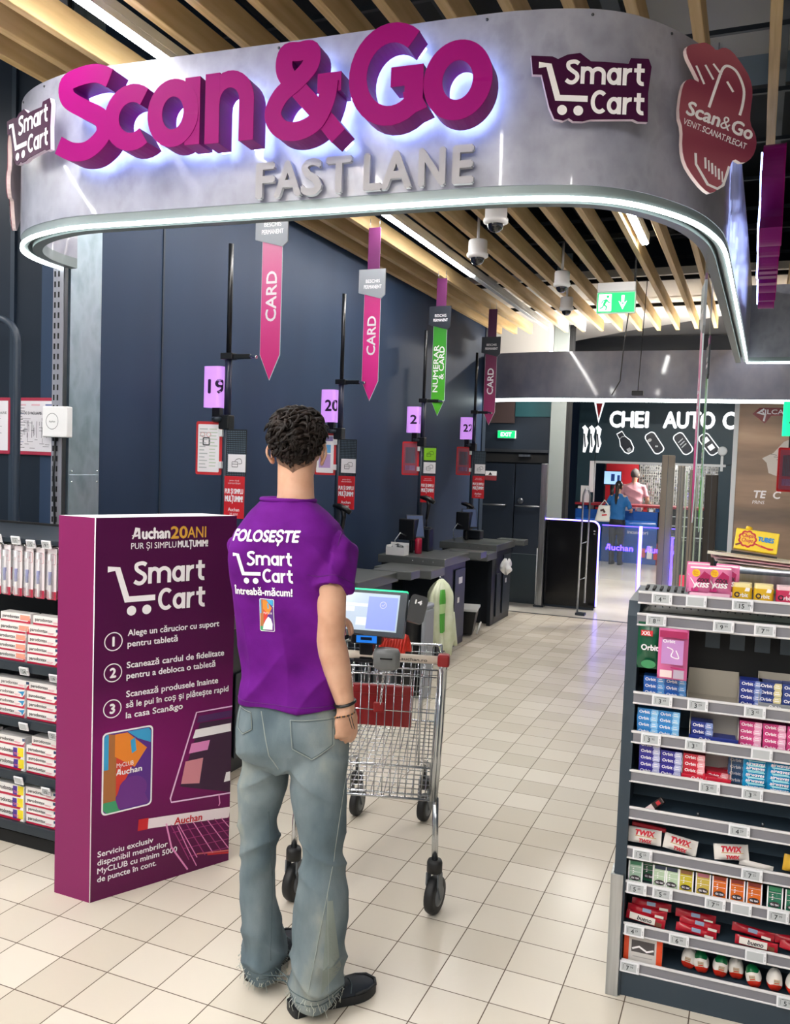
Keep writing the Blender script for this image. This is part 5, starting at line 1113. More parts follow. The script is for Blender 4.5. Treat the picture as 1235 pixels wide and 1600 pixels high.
lay(fine(p1), bvt, to, 'printed_lettering'); p2 = MB(Matrix.Rotation(.03, 4, 'Z')); club_card(p2, LT(-.024, 1.210) @ Matrix.Diagonal((.78, 1, 1, 1)), .096, False); p2.add([(.03, .0, 0)], [], whitep)
P = [(-.015, 1.214), (.016, 1.214), (.018, 1.232), (.013, 1.248), (.004, 1.254), (-.004, 1.244), (-.013, 1.228)]; p2.add([(*p, .0014) for p in P], [tuple(range(7))], whitep); p2.text('MyCLUB', whitep, LT(-.012, 1.262) @ Matrix.Translation((0, 0, .0014)), h=.006, w=.03)
for i, v in enumerate(p2.v): pass
lay(fine(p2), bvt, to, 'printed_card')
# --- jeans
denim = mat('faded_denim', '#75807f', .85, spec=.2); vary(denim, ['#47555d', '#5c6b72', '#748085', '#989c93'], 5.0, (1, 1, .55), 6, bump=.12, bscale=300)
J = MB()
def pr_(z, a, bf, bb, lat_=0.0, f=0.0): return oval(PC+RB*lat_+FB*f+UP*z, RB, FB, a, bf, bb, 48, 2.3)
J.loft([pr_(1.03, .150, .105, .100), pr_(.98, .158, .112, .106, .008), pr_(.93, .168, .118, .116, .010), pr_(.88, .176, .120, .126, .012), pr_(.83, .180, .118, .126, .012), pr_(.79, .170, .110, .112, .012), pr_(.765, .12, .08, .08, .012)], denim)
def leg(tab, m):
    rings = []
    for z, c, dep, a, bd in tab: rings.append(oval(vw(c, dep, z), RR, NN, a, bd, bd, 36, 2.1))
    J.loft(rings, m)
leg([(.86, .100, -.045, .080, .085), (.78, .112, -.048, .088, .100), (.715, .113, -.048, .091, .096), (.62, .124, -.048, .080, .088), (.54, .132, -.05, .069, .080), (.44, .134, -.05, .071, .082), (.34, .131, -.048, .077, .092), (.25, .131, -.040, .082, .105), (.16, .128, -.028, .085, .120), (.10, .124, -.012, .085, .128), (.045, .121, .0, .083, .128), (.028, .120, .004, .078, .12)], denim)
leg([(.86, -.068, .045, .078, .085), (.745, -.066, .045, .084, .095), (.674, -.070, .048, .078, .088), (.576, -.080, .055, .063, .078), (.492, -.078, .065, .066, .080), (.39, -.085, .075, .057, .080), (.285, -.081, .085, .056, .088), (.191, -.070, .095, .064, .105), (.103, -.062, .110, .076, .122), (.048, -.062, .118, .070, .120), (.030, -.062, .12, .064, .11)], denim)
me = remesh(J, .0058, 8, 'jeans')
def jean_fold(c, n):
    q = c-PV; lat, dep, z = q.dot(RR), q.dot(NN), c.z; right = lat > .02; cx = .122 if right else -.075; x = lat-cx; s = 1 if right else -1; d = 0
    k = max(0, 1-abs(z-.50)/.13); d += .0065*k*rg(62*(z-.50)+s*34*x+2*math.sin(14*dep))                     # creases behind the knee
    k = max(0, 1-abs(z-.76)/.10); d += .0085*k*rg(50*(z+.65*s*x)+1.4)                                         # under the seat
    k = max(0, 1-abs(z-.12)/.14); d += .0075*k*rg(64*z+36*x+3*math.sin(20*dep))+.004*k*math.sin(70*x+12*z)     # stacking on the shoe
    k = max(0, 1-abs(z-.30)/.20); d += .0085*k*math.sin(30*x+9*z+2.0)
    d += .011*noise.noise(c*6.5)+.004*noise.noise(c*17)
    return d
jo, bvj = mesh_part(me, 'jeans', denim, per, jean_fold)
stit = mat('denim_stitch', '#4c5a5e', .8); lite = mat('denim_edge', '#929a95', .85); deep = mat('denim_deep', '#566264', .85); vary(deep, ['#4a5759', '#5d696a', '#737c79'], 9, detail=5, bump=.1, bscale=300)
def on_jeans(lat, z, lift=.001, bv=None):
    o_ = PV-NN*.5+RR*lat+UP*z; h = (bv or bvj).ray_cast(o_, NN); return (h[0] if h[0] is not None else o_+NN*.5)-NN*lift
def seam_line(pts, m, r=.0011, nm='seam', lift=.0008, par=None):
    P = [tuple(on_jeans(x, z, lift)) for x, z in pts]; b = MB(); b.tube(P, r, m, 5); return b.build(nm, par or jo)
def patch(poly, m, nm, lift):
    b = MB(); b.add([(x, z, 0) for x, z in poly], [tuple(range(len(poly)))], m); f = fine(b, .014); f.v = [tuple(on_jeans(x, z, lift)) for x, z, _ in f.v]; return f.build(nm, jo)
pk1 = [(.030, .945), (.160, .948), (.163, .870), (.100, .832), (.040, .862)]; pk2 = [(-.136, .955), (-.095, .952), (-.088, .905), (-.118, .885), (-.140, .895)]
for pk_ in (pk1, pk2):
    pch = patch(pk_, denim, 'back_pocket', .0035)
    ln = []
    for a, c in zip(pk_, pk_[1:]+pk_[:1]): ln += [(a[0]+(c[0]-a[0])*k/8, a[1]+(c[1]-a[1])*k/8) for k in range(8)]
    for sc, nm in ((1.0, 'pocket_edge'), (.93, 'pocket_stitching')):
        mx = sum(p[0] for p in pk_)/5; mz = sum(p[1] for p in pk_)/5; b = MB(); b.tube([tuple(on_jeans(mx+(x-mx)*sc, mz+(z-mz)*sc, .0042)) for x, z in ln+ln[:1]], .0012 if sc == 1 else .0009, lite if sc == 1 else stit, 5); b.build(nm, pch)
seam_line([(-.062+.002*k, .96-.008*k) for k in range(16)]+[(-.03+.004*k, .832-.006*k) for k in range(8)], lite, .0016, 'centre_seam')
seam_line([(.205-.002*k, .80-.018*k) for k in range(15)]+[(.175-.0035*k, .52-.022*k) for k in range(20)], lite, .0013, 'side_seam')
seam_line([(.160+.0006*k, .42-.017*k) for k in range(22)], lite, .0011, 'side_seam')
seam_line([(-.040+.0006*k, .62-.02*k) for k in range(26)], stit, .0011, 'inner_seam')
patch([(.160, .40), (.176, .40), (.205, .16), (.150, .11)], mat('denim_gusset', '#7b847f', .85), 'flared_gusset', .0012)
R = random.Random(4); b = MB(); fr = mat('frayed_thread', '#b9bdb4', .9)
for c0, d0, a, bd in ((.121, .0, .083, .128), (-.062, .118, .070, .120)):
    for k in range(80):
        t = 2*PI*k/80+R.uniform(-.02, .02); z0 = .062 if R.random() < .75 else .085; p = vw(c0+a*1.02*math.cos(t), d0+bd*1.02*math.sin(t), z0); out = (RR*math.cos(t)+NN*math.sin(t)).normalized(); L = R.uniform(.006, .03)*(1.6 if R.random() < .12 else 1)
        pts = [p-out*.006, p+out*R.uniform(.004, .012)-UP*L*.4, p+out*R.uniform(.0, .014)-UP*min(L, z0-.004)+RR*R.uniform(-.01, .01)]
        b.tube([tuple(x) for x in pts], .0009, fr, 4)
b.build('frayed_hem', jo)
for c0, d0, a, bd, zz in ((.121, .0, .083, .128, .066), (-.062, .118, .070, .120, .070)):
    c_ = vw(c0, d0, zz); hem_ring(c_, UP, .2, bvj, .0016, stit, 'hem_edge', jo); hem_ring(c_+UP*.022, UP, .2, bvj, .0016, stit, 'hem_stitching', jo)
# --- shoes
shoem = mat('shoe_navy', '#1a222c', .65); solem = mat('shoe_sole', '#15181c', .6); lace = mat('shoe_lace', '#c3c6c4', .8)
def shoe(heel, dirv, nm):
    d = V((*dirv, 0)).normalized(); s = V((d.y, -d.x, 0)); L = .295
    P = [(0, .030, .0), (.03, .037, .0), (.09, .037, 0), (.15, .043, .004), (.21, .051, .006), (.25, .048, .004), (.28, .036, 0), (.295, .018, -.002)]
    out = [heel+d*x+s*(w+o_) for x, w, o_ in P]+[heel+d*x-s*(w-o_) for x, w, o_ in P[::-1]]
    cs = [p for p in spline([tuple(p) for p in out], 4, True)]; b = MB(); b.loft([[(p.x, p.y, z) for p in cs] for z in (.002, .006, .026, .030)], solem, smooth=False)
    q = b.build('sole', per); q['label'] = 'dark rubber sole'
    b = MB(); rings = []
    for x, w, h in ((.006, .028, .085), (.03, .035, .095), (.08, .036, .100), (.12, .038, .092), (.16, .043, .072), (.20, .048, .058), (.24, .047, .050), (.27, .037, .042), (.287, .020, .034)):
        rings.append([tuple(heel+d*x+s*(w*math.cos(t)*(1 if math.sin(t) < .2 else .92)+.004)+UP*(.026+(h-.026)*max(0, math.sin(t))**.75)) for t in [PI*k/16 for k in range(17)]])
    b.loft(rings, shoem, closed=False, caps=False); b.add(rings[-1], [tuple(range(17))], shoem); b.add(rings[0], [tuple(range(17))[::-1]], shoem); u = b.build('shoe', per)
    b = MB()
    for x in (.125, .15, .175): b.tube([tuple(heel+d*x+s*w+UP*h) for w, h in ((-.03, .072-.25*(x-.12)), (0, .098-.50*(x-.12)), (.036, .070-.25*(x-.12)))], .003, lace if x == .125 else shoem, 6)
    b.build('laces', u); b = MB()
    for sg in (-1, 1): b.tube([tuple(heel+d*x+s*(sg*w+.004)+UP*h) for x, w, h in ((.03, .036, .062), (.08, .0365, .066), (.12, .037, .060), (.15, .0385, .046), (.155, .042, .034))], .0015, stit, 5)
    b.tube([tuple(heel+d*x+s*(w+.004)+UP*h) for x, w, h in ((.185, .046, .040), (.196, .030, .056), (.20, .004, .061), (.196, -.022, .056), (.185, -.040, .040))], .0015, stit, 5); b.build('stitching', u); b = MB(); b.tube([tuple(heel+d*x+s*w+UP*.034) for x, w in ((.20, .053), (.25, .050), (.283, .034), (.296, .004), (.283, -.03), (.25, -.044), (.20, -.045))], .005, solem, 6); b.build('toe_bumper', u)
shoe(V((-.345, -.325, 0)), (.60, .80), 'r'); shoe(V((-.535, -.240, 0)), (-.03, 1), 'l')
# --- bracelets
def band_(c, ax, r1, m, rad, nm, beads=False):
    u = ax.orthogonal().normalized(); w = ax.cross(u); P = []
    for k in range(40):
        d = u*math.cos(2*PI*k/40)+w*math.sin(2*PI*k/40); h = bvb.ray_cast(c+d*.07, -d); P.append(tuple((h[0] if h[0] is not None and (h[0]-c).length < .05 else c+d*r1)+d*rad*.6))
    b = MB(); b.tube(P, rad, m, 8, closed=True)
    if beads:
        for k, p in enumerate(P): blob(b, V(p), (.0030,)*3, (m, mat('bead_gold', '#a8743c', .3))[k % 3 == 0], n=8)
    return b.build(nm, per)
ax = (WR-ER).normalized(); band_(WR+ax*-.010, ax, .030, black, .0048, 'wrist_band'); q = band_(WR+ax*.022, ax, .030, mat('bead_dark', '#2c1a18', .4), .0018, 'bead_bracelet', True)
b = MB()
for dx in (0, .008): b.tube([tuple(WR+ax*.022-FB*.030+RB*.012+RB*dx), tuple(WR+ax*.045-FB*.034+RB*(.014+dx)), tuple(WR+ax*.062-FB*.030+RB*(.014+dx))], .0012, black, 5)
b.build('tassel', q)
# ------------------------------------------------------------------ sweets and gum gondola on the right
GO = thing('sweets_gondola', 'dark sloped shelf unit filled with chewing gum and chocolate at the right edge', 'shelf unit', (.545, .235, 0), math.radians(2.3))
GM = at(.545, .235, 0, math.radians(2.3)); GW = 1.25
navyg = mat('gondola_navy', '#2c3a46', .45); railg = mat('rail_grey', '#7d7c84', .3); railw = mat('rail_clear', '#dcdadc', .2, spec=.7)
RZ = [1.344, 1.273, 1.017, .888, .759, .637, .505, .390, .249, .124]
b = MB(GM); b.prism([(-.012, .0), (.0, .0), (.48, .0), (.48, 1.30), (.03, 1.305), (.0, 1.26), (-.012, .42)], 0, .036, navyg, Matrix(((0, 0, 1, 0), (1, 0, 0, 0), (0, 1, 0, 0), (0, 0, 0, 1))))
b.build('side_panel', GO)
b = MB(GM); b.box(-.006, .030, -.022, -.012, .0, .41, steel); b.box(-.010, -.002, -.022, .06, 0, .41, steel); b.build('steel_corner', GO, bevel=.002)
b = MB(GM); b.box(.036, GW, .15, .17, .0, 1.03, mat('gondola_back', '#4a5c6a', .5)); b.box(.036, GW, .44, .47, 0, 1.30, navyg); b.build('back_panel', GO)
b = MB(GM); b.box(.016, GW, -.004, .44, 0, .085, navyg); b.build('plinth', GO)
for i, z in enumerate(RZ):
    if i in (0, 1): dep = .30
    else: dep = .40
    b = MB(GM); b.box(.036, GW, .004, dep, z-.024, z-.014, navyg); b.build('shelf', GO)
    b = MB(GM); b.box(.030, GW, -.004, .004, z-.040, z-.004, railg); b.box(.030, GW, -.008, -.004, z-.042, z-.036, railw); b.box(.030, GW, -.008, .0, z-.008, z, railw); b.build('price_rail', GO, bevel=.0015, seg=1)
b = MB(GM)
for k in range(22): b.lathe([(0, 0), (.003, 0), (.002, .0015), (0, .002)], darksteel, 6, GM.inverted() @ GM @ frame((.06+.022*k, .05, 1.29), (1, 0, 0)))
b.build('perforations', GO, kind='stuff')
b = MB(GM); b.box(.036, GW, .12, .13, 1.05, 1.26, blackm)
for k in range(5): b.box(.24+.075*k, .285+.075*k, .114, .12, 1.16, 1.21, navyg)
b.build('perforated_back', GO)
b = MB(GM)
for k in range(7): b.box(.05+.022*k, .058+.022*k, .01, .10, 1.345, 1.352, blackm)
b.build('roller_strip', GO)
b = MB(GM); b.tube([(.30, .25, 1.405), (GW, .25, 1.405)], .014, steel, 12); b.box(.30, GW, .24, .26, 1.345, 1.40, steel); b.box(.18, GW, .27, .46, 1.36, 1.375, white); b.build('top_bar', GO)
def GP(x, z, dy=0.0): return GM @ V((x, dy, z))
GR = math.radians(2.3)
def gplace(o, x, z, dy=.012, rz=0.0, rx=0.0, ry=0.0):
    o.matrix_world = GM @ Matrix.Translation((x, dy, z)) @ Matrix.Rotation(rz, 4, 'Z') @ Matrix.Rotation(ry, 4, 'Y') @ Matrix.Rotation(rx, 4, 'X'); return o
# price tags
TAGS = [(0, 0.1034, ('4', '99')), (0, 0.2068, None), (0, 0.3422, ('15', '99')), (1, 0.0899, ('8', '99')), (1, 0.2910, ('9', '99')), (1, 0.4095, ('7', '99')),
 (2, 0.1206, ('3', '49')), (2, 0.2283, ('3', '09')), (2, 0.3946, ('3', '45')), (3, 0.0927, ('3', '95')), (3, 0.2276, ('3', '5')), (3, 0.4214, None), (4, 0.2761, ('3', '45')), (4, 0.4015, ('3', '25')),
 (5, 0.3700, ('4', '29')), (6, 0.0854, ('5', '59')), (6, 0.4138, ('7', '25')), (7, 0.0724, ('5', '49')), (7, 0.1530, ('5', '49')), (7, 0.3124, ('7', '99')), (7, 0.3892, None), (7, 0.4948, ('7', '99')),
 (8, 0.0720, ('4', '29')), (8, 0.2109, ('6', '99')), (8, 0.4387, None), (9, 0.0631, ('7', '99')), (9, 0.5360, ('5', '99'))]
SH = ['top', 'second', 'third', 'fourth', 'fifth', 'sixth', 'seventh', 'eighth', 'ninth', 'lowest']
cnt = {}
for r, x, p in TAGS:
    k = cnt.get(r, 0); cnt[r] = k+1
    o = price_tag_mesh(p, .062, .036, .12).build('price_tag', bevel=.0015, seg=1); gplace(o, x, RZ[r]-.020, -.010)
    tag(o, 'white price tag%s, %s from the post on the %s sweets rail' % (' reading %s' % p[0] if p else ' left blank', ORD[k], SH[r]), 'price tag', 'price tags on the sweets shelf')
# ---- chewing gum packs
def gum(name, col, col2, word='Orbit', shiny=.28):
    L, Hh, D = .0655, .0205, .05
    m = mat('gum_'+name, col, shiny); m2 = mat('gum2_'+name, col2, .3); b = MB(); b.box(-L/2, L/2, 0, D, 0, Hh, m)
    M = frame((-L/2, -.0004, 0), (1, 0, 0)); P = [(L*.66, 0), (L*.97, 0), (L, Hh*.5), (L*.97, Hh), (L*.70, Hh), (L*.63, Hh*.5)]
    b.add([(*p, 0) for p in P], [tuple(range(6))], m2, M)
    b.text(word, whitep, M @ Matrix.Translation((L*.08, Hh*.28, .0004)), h=Hh*.46, w=L*.50, bold=.03, res=2)
    b.ribbon([(L*.70, Hh*.35), (L*.92, Hh*.35)], Hh*.12, whitep, M @ Matrix.Translation((0, 0, .0004))); b.ribbon([(L*.72, Hh*.65), (L*.88, Hh*.65)], Hh*.1, whitep, M @ Matrix.Translation((0, 0, .0004)))
    o = b.build('gum_pack', bevel=.0035); o['category'] = 'gum pack'; return o
GUM = {}; GC = {'blue': ('#1f5db4', '#5e9bd8', 'bright blue'), 'sky': ('#2d86cf', '#8cc6ee', 'sky blue'), 'navy': ('#1c2f86', '#7f93c8', 'navy'), 'cream': ('#243a80', '#d9cf9c', 'navy and cream'), 'pink': ('#c8387c', '#ecaecb', 'pink'), 'violet': ('#2f2690', '#b9bce0', 'violet blue'), 'red': ('#c81c38', '#f0a9b0', 'red'), 'teal': ('#1f97c0', '#8fdcec', 'teal'), 'slate': ('#3a5f8c', '#a9c4de', 'slate blue')}
def put_gum(kind, x, z, lab, shelf, dy=.014, rz=0.0, ry=0.0):
    if kind not in GUM: GUM[kind] = o = gum(kind, GC[kind][0], GC[kind][1])
    else: o = dup(GUM[kind])
    gplace(o, x, z, dy, rz, 0, ry); o['label'] = lab; o['group'] = 'gum packs on the %s shelf' % shelf
RG = random.Random(11)
def gum_stack(kind, x, r, n, where, dy=.014):
    for k in range(n):
        put_gum(kind, x+RG.uniform(-.001, .001), RZ[r]-.0135+.0212*k, '%s gum pack, %s up, %s, %s shelf' % (GC[kind][2], ORD[k], where, SH[r]), SH[r], dy+RG.uniform(0, .003), RG.uniform(-.02, .02))
gum_stack('blue', 0.0922, 2, 3, 'stack beside the outer post'); gum_stack('blue', 0.1584, 2, 3, 'stack left of the open carton')
gum_stack('navy', 0.3814, 2, 4, 'stack right of the open carton'); gum_stack('cream', 0.4362, 2, 4, 'stack inside the grey tray'); gum_stack('cream', 0.5043, 2, 4, 'outermost stack')
gum_stack('sky', 0.0775, 3, 4, 'stack beside the outer post'); gum_stack('sky', 0.1440, 3, 4, 'second stack from the outer post')
gum_stack('navy', 0.2447, 3, 3, 'taller stack of the white tray'); gum_stack('navy', 0.3131, 3, 1, 'lying low in the white tray')
gum_stack('pink', 0.3872, 3, 4, 'first pink stack'); gum_stack('pink', 0.4556, 3, 4, 'second pink stack'); gum_stack('pink', 0.5240, 3, 4, 'last pink stack')
gum_stack('violet', 0.0899, 4, 5, 'stack beside the outer post'); gum_stack('violet', 0.1564, 4, 4, 'second stack from the outer post')
gum_stack('red', 0.2267, 4, 4, 'red stack of the white tray'); gum_stack('slate', 0.3616, 4, 4, 'slim stack behind the teal packs', .05)
for k in range(4): put_gum('red', 0.2856+.012*k, RZ[4]-.012+.008*(k % 2), 'red gum pack, %s of the loose ones fallen in the white tray' % ORD[k], SH[4], .02+.018*k, .5-.35*k, .2-.15*k)
# teal pouch packs
def pouch(L, Hh, T, m, words, wm, name='pouch', accents=(), h=.45):
    """a pillow pack lying or standing: crimped ends, puffed middle; origin at its middle"""
    b = MB(); n, q = 14, 9; rows = []
    for side in (1, -1):
        rings = []
        for i in range(n+1):
            u = i/n; f = min(1, math.sin(PI*min(max((u-.06)/.88, 0), 1))*1.6) if .06 < u < .94 else 0
            rings.append([(-L/2+L*u, -side*T/2*f*math.sqrt(max(0, 1-(2*j/q-1)**2))*(1+.10*math.sin(9*u+3*j)), -Hh/2+Hh*j/q+.02*Hh*math.sin(40*u)*(1-f)) for j in range(q+1)])
        b.loft(rings, m, closed=False, caps=False)
        rows.append(rings)
    M = frame((0, -T/2-.0012, 0), (1, 0, 0))
    for (x0, x1, z0, z1, am) in accents: b.add([(x0*L, z0*Hh, 0), (x1*L, z0*Hh, 0), (x1*L, z1*Hh, 0), (x0*L, z1*Hh, 0)], [(0, 1, 2, 3)], am, M)
    for w_, x, z, hh, am, bd in words: b.text(w_, am, M @ Matrix.Translation((x*L, z*Hh, .0006)), h=hh*Hh, w=None, bold=bd, align='C', shear=.2)
    return b.build(name)
teal = mat('gum_teal', '#178fc4', .2); tealw = mat('teal_light', '#9fe4ee', .2)
tp0 = pouch(.070, .024, .030, teal, [('airwaves', 0, -.2, .45, whitep, .02)], whitep, 'gum_pouch', ((-.35, .35, -.42, -.3, tealw), (-.3, .4, .28, .40, tealw)))
first = True
for c, px in enumerate((0.4072, 0.4775, 0.5478)):
    for k in range(5):
        o = tp0 if first else dup(tp0); first = False
        gplace(o, px, RZ[4]-.001+.0185*k, .025, RG.uniform(-.05, .05), RG.uniform(-.15, .15)); tag(o, 'crinkled teal gum pouch, %s from the bottom, %s teal stack from the red tray' % (ORD[k], ORD[c]), 'gum pouch', 'teal gum pouches')
# open cartons and trays
cardb = mat('carton_inside', '#a39c90', .6); cardw = mat('tray_white', '#dcd6cf', .5)
def tray(x0, x1, r, hb, hf, m, lab, d=.115, front=None, slope=True):
    t = thing('display_tray', lab, 'display tray', tuple(GP((x0+x1)/2, RZ[r], .05)), GR); z = RZ[r]-.0135
    b = MB(GM); b.box(x0, x1, .010, d, z-.0003, z+.0006, m); b.box(x0, x1, d-.002, d, z, z+hb, m)
    for x in (x0, x1-.0015): b.add([(x, .010, z), (x+.0015, .010, z), (x+.0015, d, z), (x, d, z), (x, .010, z+hf), (x+.0015, .010, z+hf), (x+.0015, d, z+hb), (x, d, z+hb)], [(3, 2, 1, 0), (4, 5, 6, 7), (0, 1, 5, 4), (1, 2, 6, 5), (2, 3, 7, 6), (3, 0, 4, 7)], m)
    b.build('tray_body', t)
    b = MB(GM); b.box(x0, x1, .008, .010, z, z+(.022 if front else .010), front or m)
    if front: b.text('Orbit', whitep, frame((x0+.03, .0075, z+.005), (1, 0, 0)), h=.011, bold=.03)
    b.build('front_lip', t); return t
tray(0.1943, 0.3474, 2, .085, .05, cardb, 'empty open grey cardboard carton between the blue and navy gum')
tray(0.4041, 0.5439, 2, .10, .05, cardb, 'grey tray holding the navy and cream gum', .10, mat('tray_grey', '#8b8d92', .5))
tray(0.2067, 0.3530, 3, .095, .06, cardw, 'half empty white tray with navy gum and a navy front lip', .12, mat('gum_navy', '#1c2f86', .3))
tray(0.3549, 0.5601, 3, .10, .07, mat('tray_plum', '#7c2c50', .5), 'plum coloured tray holding the pink gum', .10)
tray(0.1906, 0.3388, 4, .10, .07, cardw, 'white tray with one stack of red gum and a red front lip', .12, mat('gum_red', '#c81c38', .3))
# bags hanging from the second rail
def flat_bag(w, h_, m, name, lab, x, z, dy, art, rz=0.0, hook=True):
    t = thing(name, lab, 'bag', tuple(GP(x, z, dy)), GR+rz); M = GM @ Matrix.Translation((x, dy, z)) @ Matrix.Rotation(rz, 4, 'Z'); b = MB(M)
    for side in (1, -1):
        rings = []
        for i in range(13):
            v = i/12; rings.append([(-w/2+w*j/10, -side*.016*math.sin(PI*j/10)**.7*math.sin(PI*min(1, max(0, (v-.06)/.88)))**.7*(1+.12*math.sin(9*v+5*j)), -h_*v) for j in range(11)])
        b.loft(rings, m, closed=False, caps=False)
    b.build('bag_body', t); b = MB(M); art(b, frame((-w/2, -.0195, -h_), (1, 0, 0)), w, h_); b.build('print', t); return t
gbag = mat('bag_green_gum', '#0f4f34', .22); pbag = mat('bag_pink_gum', '#d76aa0', .22)
def Q_(b, M, x0, x1, z0, z1, m, e=0.0): b.add([(x0, z0, e), (x1, z0, e), (x1, z1, e), (x0, z1, e)], [(0, 1, 2, 3)], m, M)
def art_green(b, M, w, h):
    Q_(b, M, .14*w, .62*w, .72*h, .84*h, redp); b.text('XXL', whitep, M @ Matrix.Translation((.18*w, .74*h, .0004)), h=.08*h, w=.36*w, bold=.03); b.text('Orbit', whitep, M @ Matrix.Translation((.18*w, .42*h, .0004)), h=.12*h, w=.70*w, bold=.03)
    b.add([(.5*w+.3*w*math.cos(k*PI/12), .12*h+.09*h*math.sin(k*PI/12), 0) for k in range(24)], [tuple(range(24))], mat('leaf_green', '#3e8f5c', .3), M)
def art_pink(b, M, w, h):
    Q_(b, M, .04*w, .96*w, .84*h, .97*h, mat('bag_pink_dark', '#a8245c', .3)); Q_(b, M, .12*w, .85*w, .32*h, .80*h, mat('bag_lilac', '#c08ac8', .3)); b.text('Orbit', whitep, M @ Matrix.Translation((.16*w, .74*h, .0004)), h=.06*h, w=.40*w, bold=.03)
    b.ribbon([(p.x, p.y) for p in spline([(.3*w, .65*h, 0), (.5*w, .60*h, 0), (.45*w, .48*h, 0), (.7*w, .45*h, 0), (.6*w, .6*h, 0)], 5)], .003, whitep, M @ Matrix.Translation((0, 0, .0004)))
    Q_(b, M, .1*w, .5*w, .06*h, .2*h, blush); Q_(b, M, .55*w, .9*w, .05*h, .22*h, mat('barcode_grey', '#b8a8bc', .4)); b.ribbon([(.45*w, .26*h), (.92*w, .24*h)], .004, magenta, M)
flat_bag(.075, .150, gbag, 'gum_bag', 'green XXL gum bag hanging next to the outer post', 0.0729, 1.245, -.004, art_green)
flat_bag(.090, .162, pbag, 'gum_bag', 'pink and lilac gum bag hanging in front of the green bag', 0.1463, 1.235, -.028, art_pink)
# ---- top shelf
hotp = mat('bag_hot_pink', '#e77fb0', .25); yel = mat('sweet_yellow', '#f2c21c', .35); blk2 = mat('dark_print', '#2a1a2c', .4)
def art_sweet(b, M, w, h):
    b.add([(.28*w+.17*w*math.cos(k*PI/10), .78*h+.12*h*math.sin(k*PI/10), 0) for k in range(20)], [tuple(range(20))], yel, M); b.text('Chupa', redp, M @ Matrix.Translation((.28*w, .79*h, .0004)), h=.05*h, w=.2*w, align='C'); b.text('Chups', redp, M @ Matrix.Translation((.28*w, .72*h, .0004)), h=.05*h, w=.2*w, align='C')
    b.add([(.3*w, .52*h, 0), (.62*w, .85*h, 0), (.9*w, .72*h, 0), (.85*w, .40*h, 0)], [(0, 1, 2, 3)], mat('sweet_dark_pink', '#a81c58', .3), M)
    b.ribbon([(.03*w, .95*h), (.97*w, .95*h)], .05*h, whitep, M); b.ribbon([(.05*w, .62*h), (.25*w, .40*h), (.20*w, .25*h)], .03*h, whitep, M); b.text('COOL', blk2, M @ Matrix.Translation((.60*w, .50*h, .0006)), h=.12*h, w=.5*w, align='C', shear=.2, bold=.04); b.text('KISS', whitep, M @ Matrix.Translation((.55*w, .34*h, .0006)), h=.14*h, w=.6*w, align='C', shear=.2, bold=.05)
    Q_(b, M, .04*w, .96*w, .03*h, .16*h, mat('sweet_pale', '#f0b9d2', .3)); Q_(b, M, .1*w, .4*w, .2*h, .30*h, magenta)
for i, (x, dy, rz) in enumerate(((0.2162, .02, .05), (0.2726, .034, -.05), (0.2952, .055, -.1), (0.2068, .075, .1))):
    flat_bag(.070, .100, hotp, 'sweets_bag', 'hot pink sweets bag, %s, left of the yellow tubs' % ('front left', 'front right', 'second behind on the right', 'rearmost')[i], x, 1.436+.006*(i > 1), dy, art_sweet, rz)
def tin(c1, c2, lab, x, first=None):
    t = thing('gum_tub', lab, 'gum tub', tuple(GP(x, 1.331, .05)), GR, 'gum tubs on the top shelf'); M = GM @ Matrix.Translation((x, .045, 1.331)); b = MB(M)
    P = rrect(-.029, .029, -.022, .022, .010); b.prism(P, 0, .045, c1); b.build('tub', t, bevel=.003)
    b = MB(M); b.prism(rrect(-.027, .027, -.020, .020, .009), .045, .058, c2); b.build('lid', t, bevel=.005, seg=3)
    b = MB(M); F = frame((-.024, -.0225, .012), (1, 0, 0)); b.ribbon(arc(.009, .010, .0065, .0065, 0, 340, 20), .004, blk2, F, closed=True); b.text('rbit', whitep, F @ Matrix.Translation((.017, .004, 0)), h=.012, bold=.03); b.add([(.030, .022, 0), (.044, .022, 0), (.046, .032, 0), (.034, .034, 0)], [(0, 1, 2, 3)], whitep, F); b.build('print', t)
yt = mat('tub_yellow', '#d8ae1c', .3); yl = mat('tub_yellow_lid', '#efe0a4', .35); pt_ = mat('tub_pink', '#c02c58', .3); pl_ = mat('tub_pink_lid', '#ecc7cf', .35)
tin(yt, yl, 'yellow gum tub beside the pink sweets bags', 0.3403); tin(yt, yl, 'yellow gum tub beside the pink gum tub', 0.4023); tin(pt_, pl_, 'pink gum tub with pale lid at the right edge of the top shelf', 0.4662)
tag(MB(GM).box(0.4098, .62, .004, .02, 1.331, 1.338, redp).build('red_strip'), 'flat red plastic strip lying below the pink gum tub', 'strip')
flatm = mat('pack_pale', '#ecdcd8', .35); vary(flatm, ['#e8cfd0', '#f2ebe2', '#eedadb'], 18, (1, 6, 3))
fpm = [flatm, mat('pack_rose', '#e3b3bf', .35), mat('pack_cream', '#efe6cf', .35)]
for i in range(6):
    o = pouch(.36, .13, .010, fpm[i % 3], [], whitep, 'flat_pack', ((-.45, .45, -.30, -.22, mat('pack_stripe', '#c8788c', .4)), (-.45, .45, .2, .27, mat('pack_stripe2', '#d9c27a', .4))))
    o.matrix_world = GM @ Matrix.Translation((.47-.012*i, .37, 1.385+.0108*i)) @ Matrix.Rotation(.05+.003*i, 4, 'Y') @ Matrix.Rotation(RG.uniform(-.06, .06), 4, 'Z') @ Matrix.Rotation(-PI/2, 4, 'X')
    tag(o, 'flat pale sweets packet, %s up in the pile behind the steel bar' % ORD[i], 'packet', 'flat packets behind the bar')
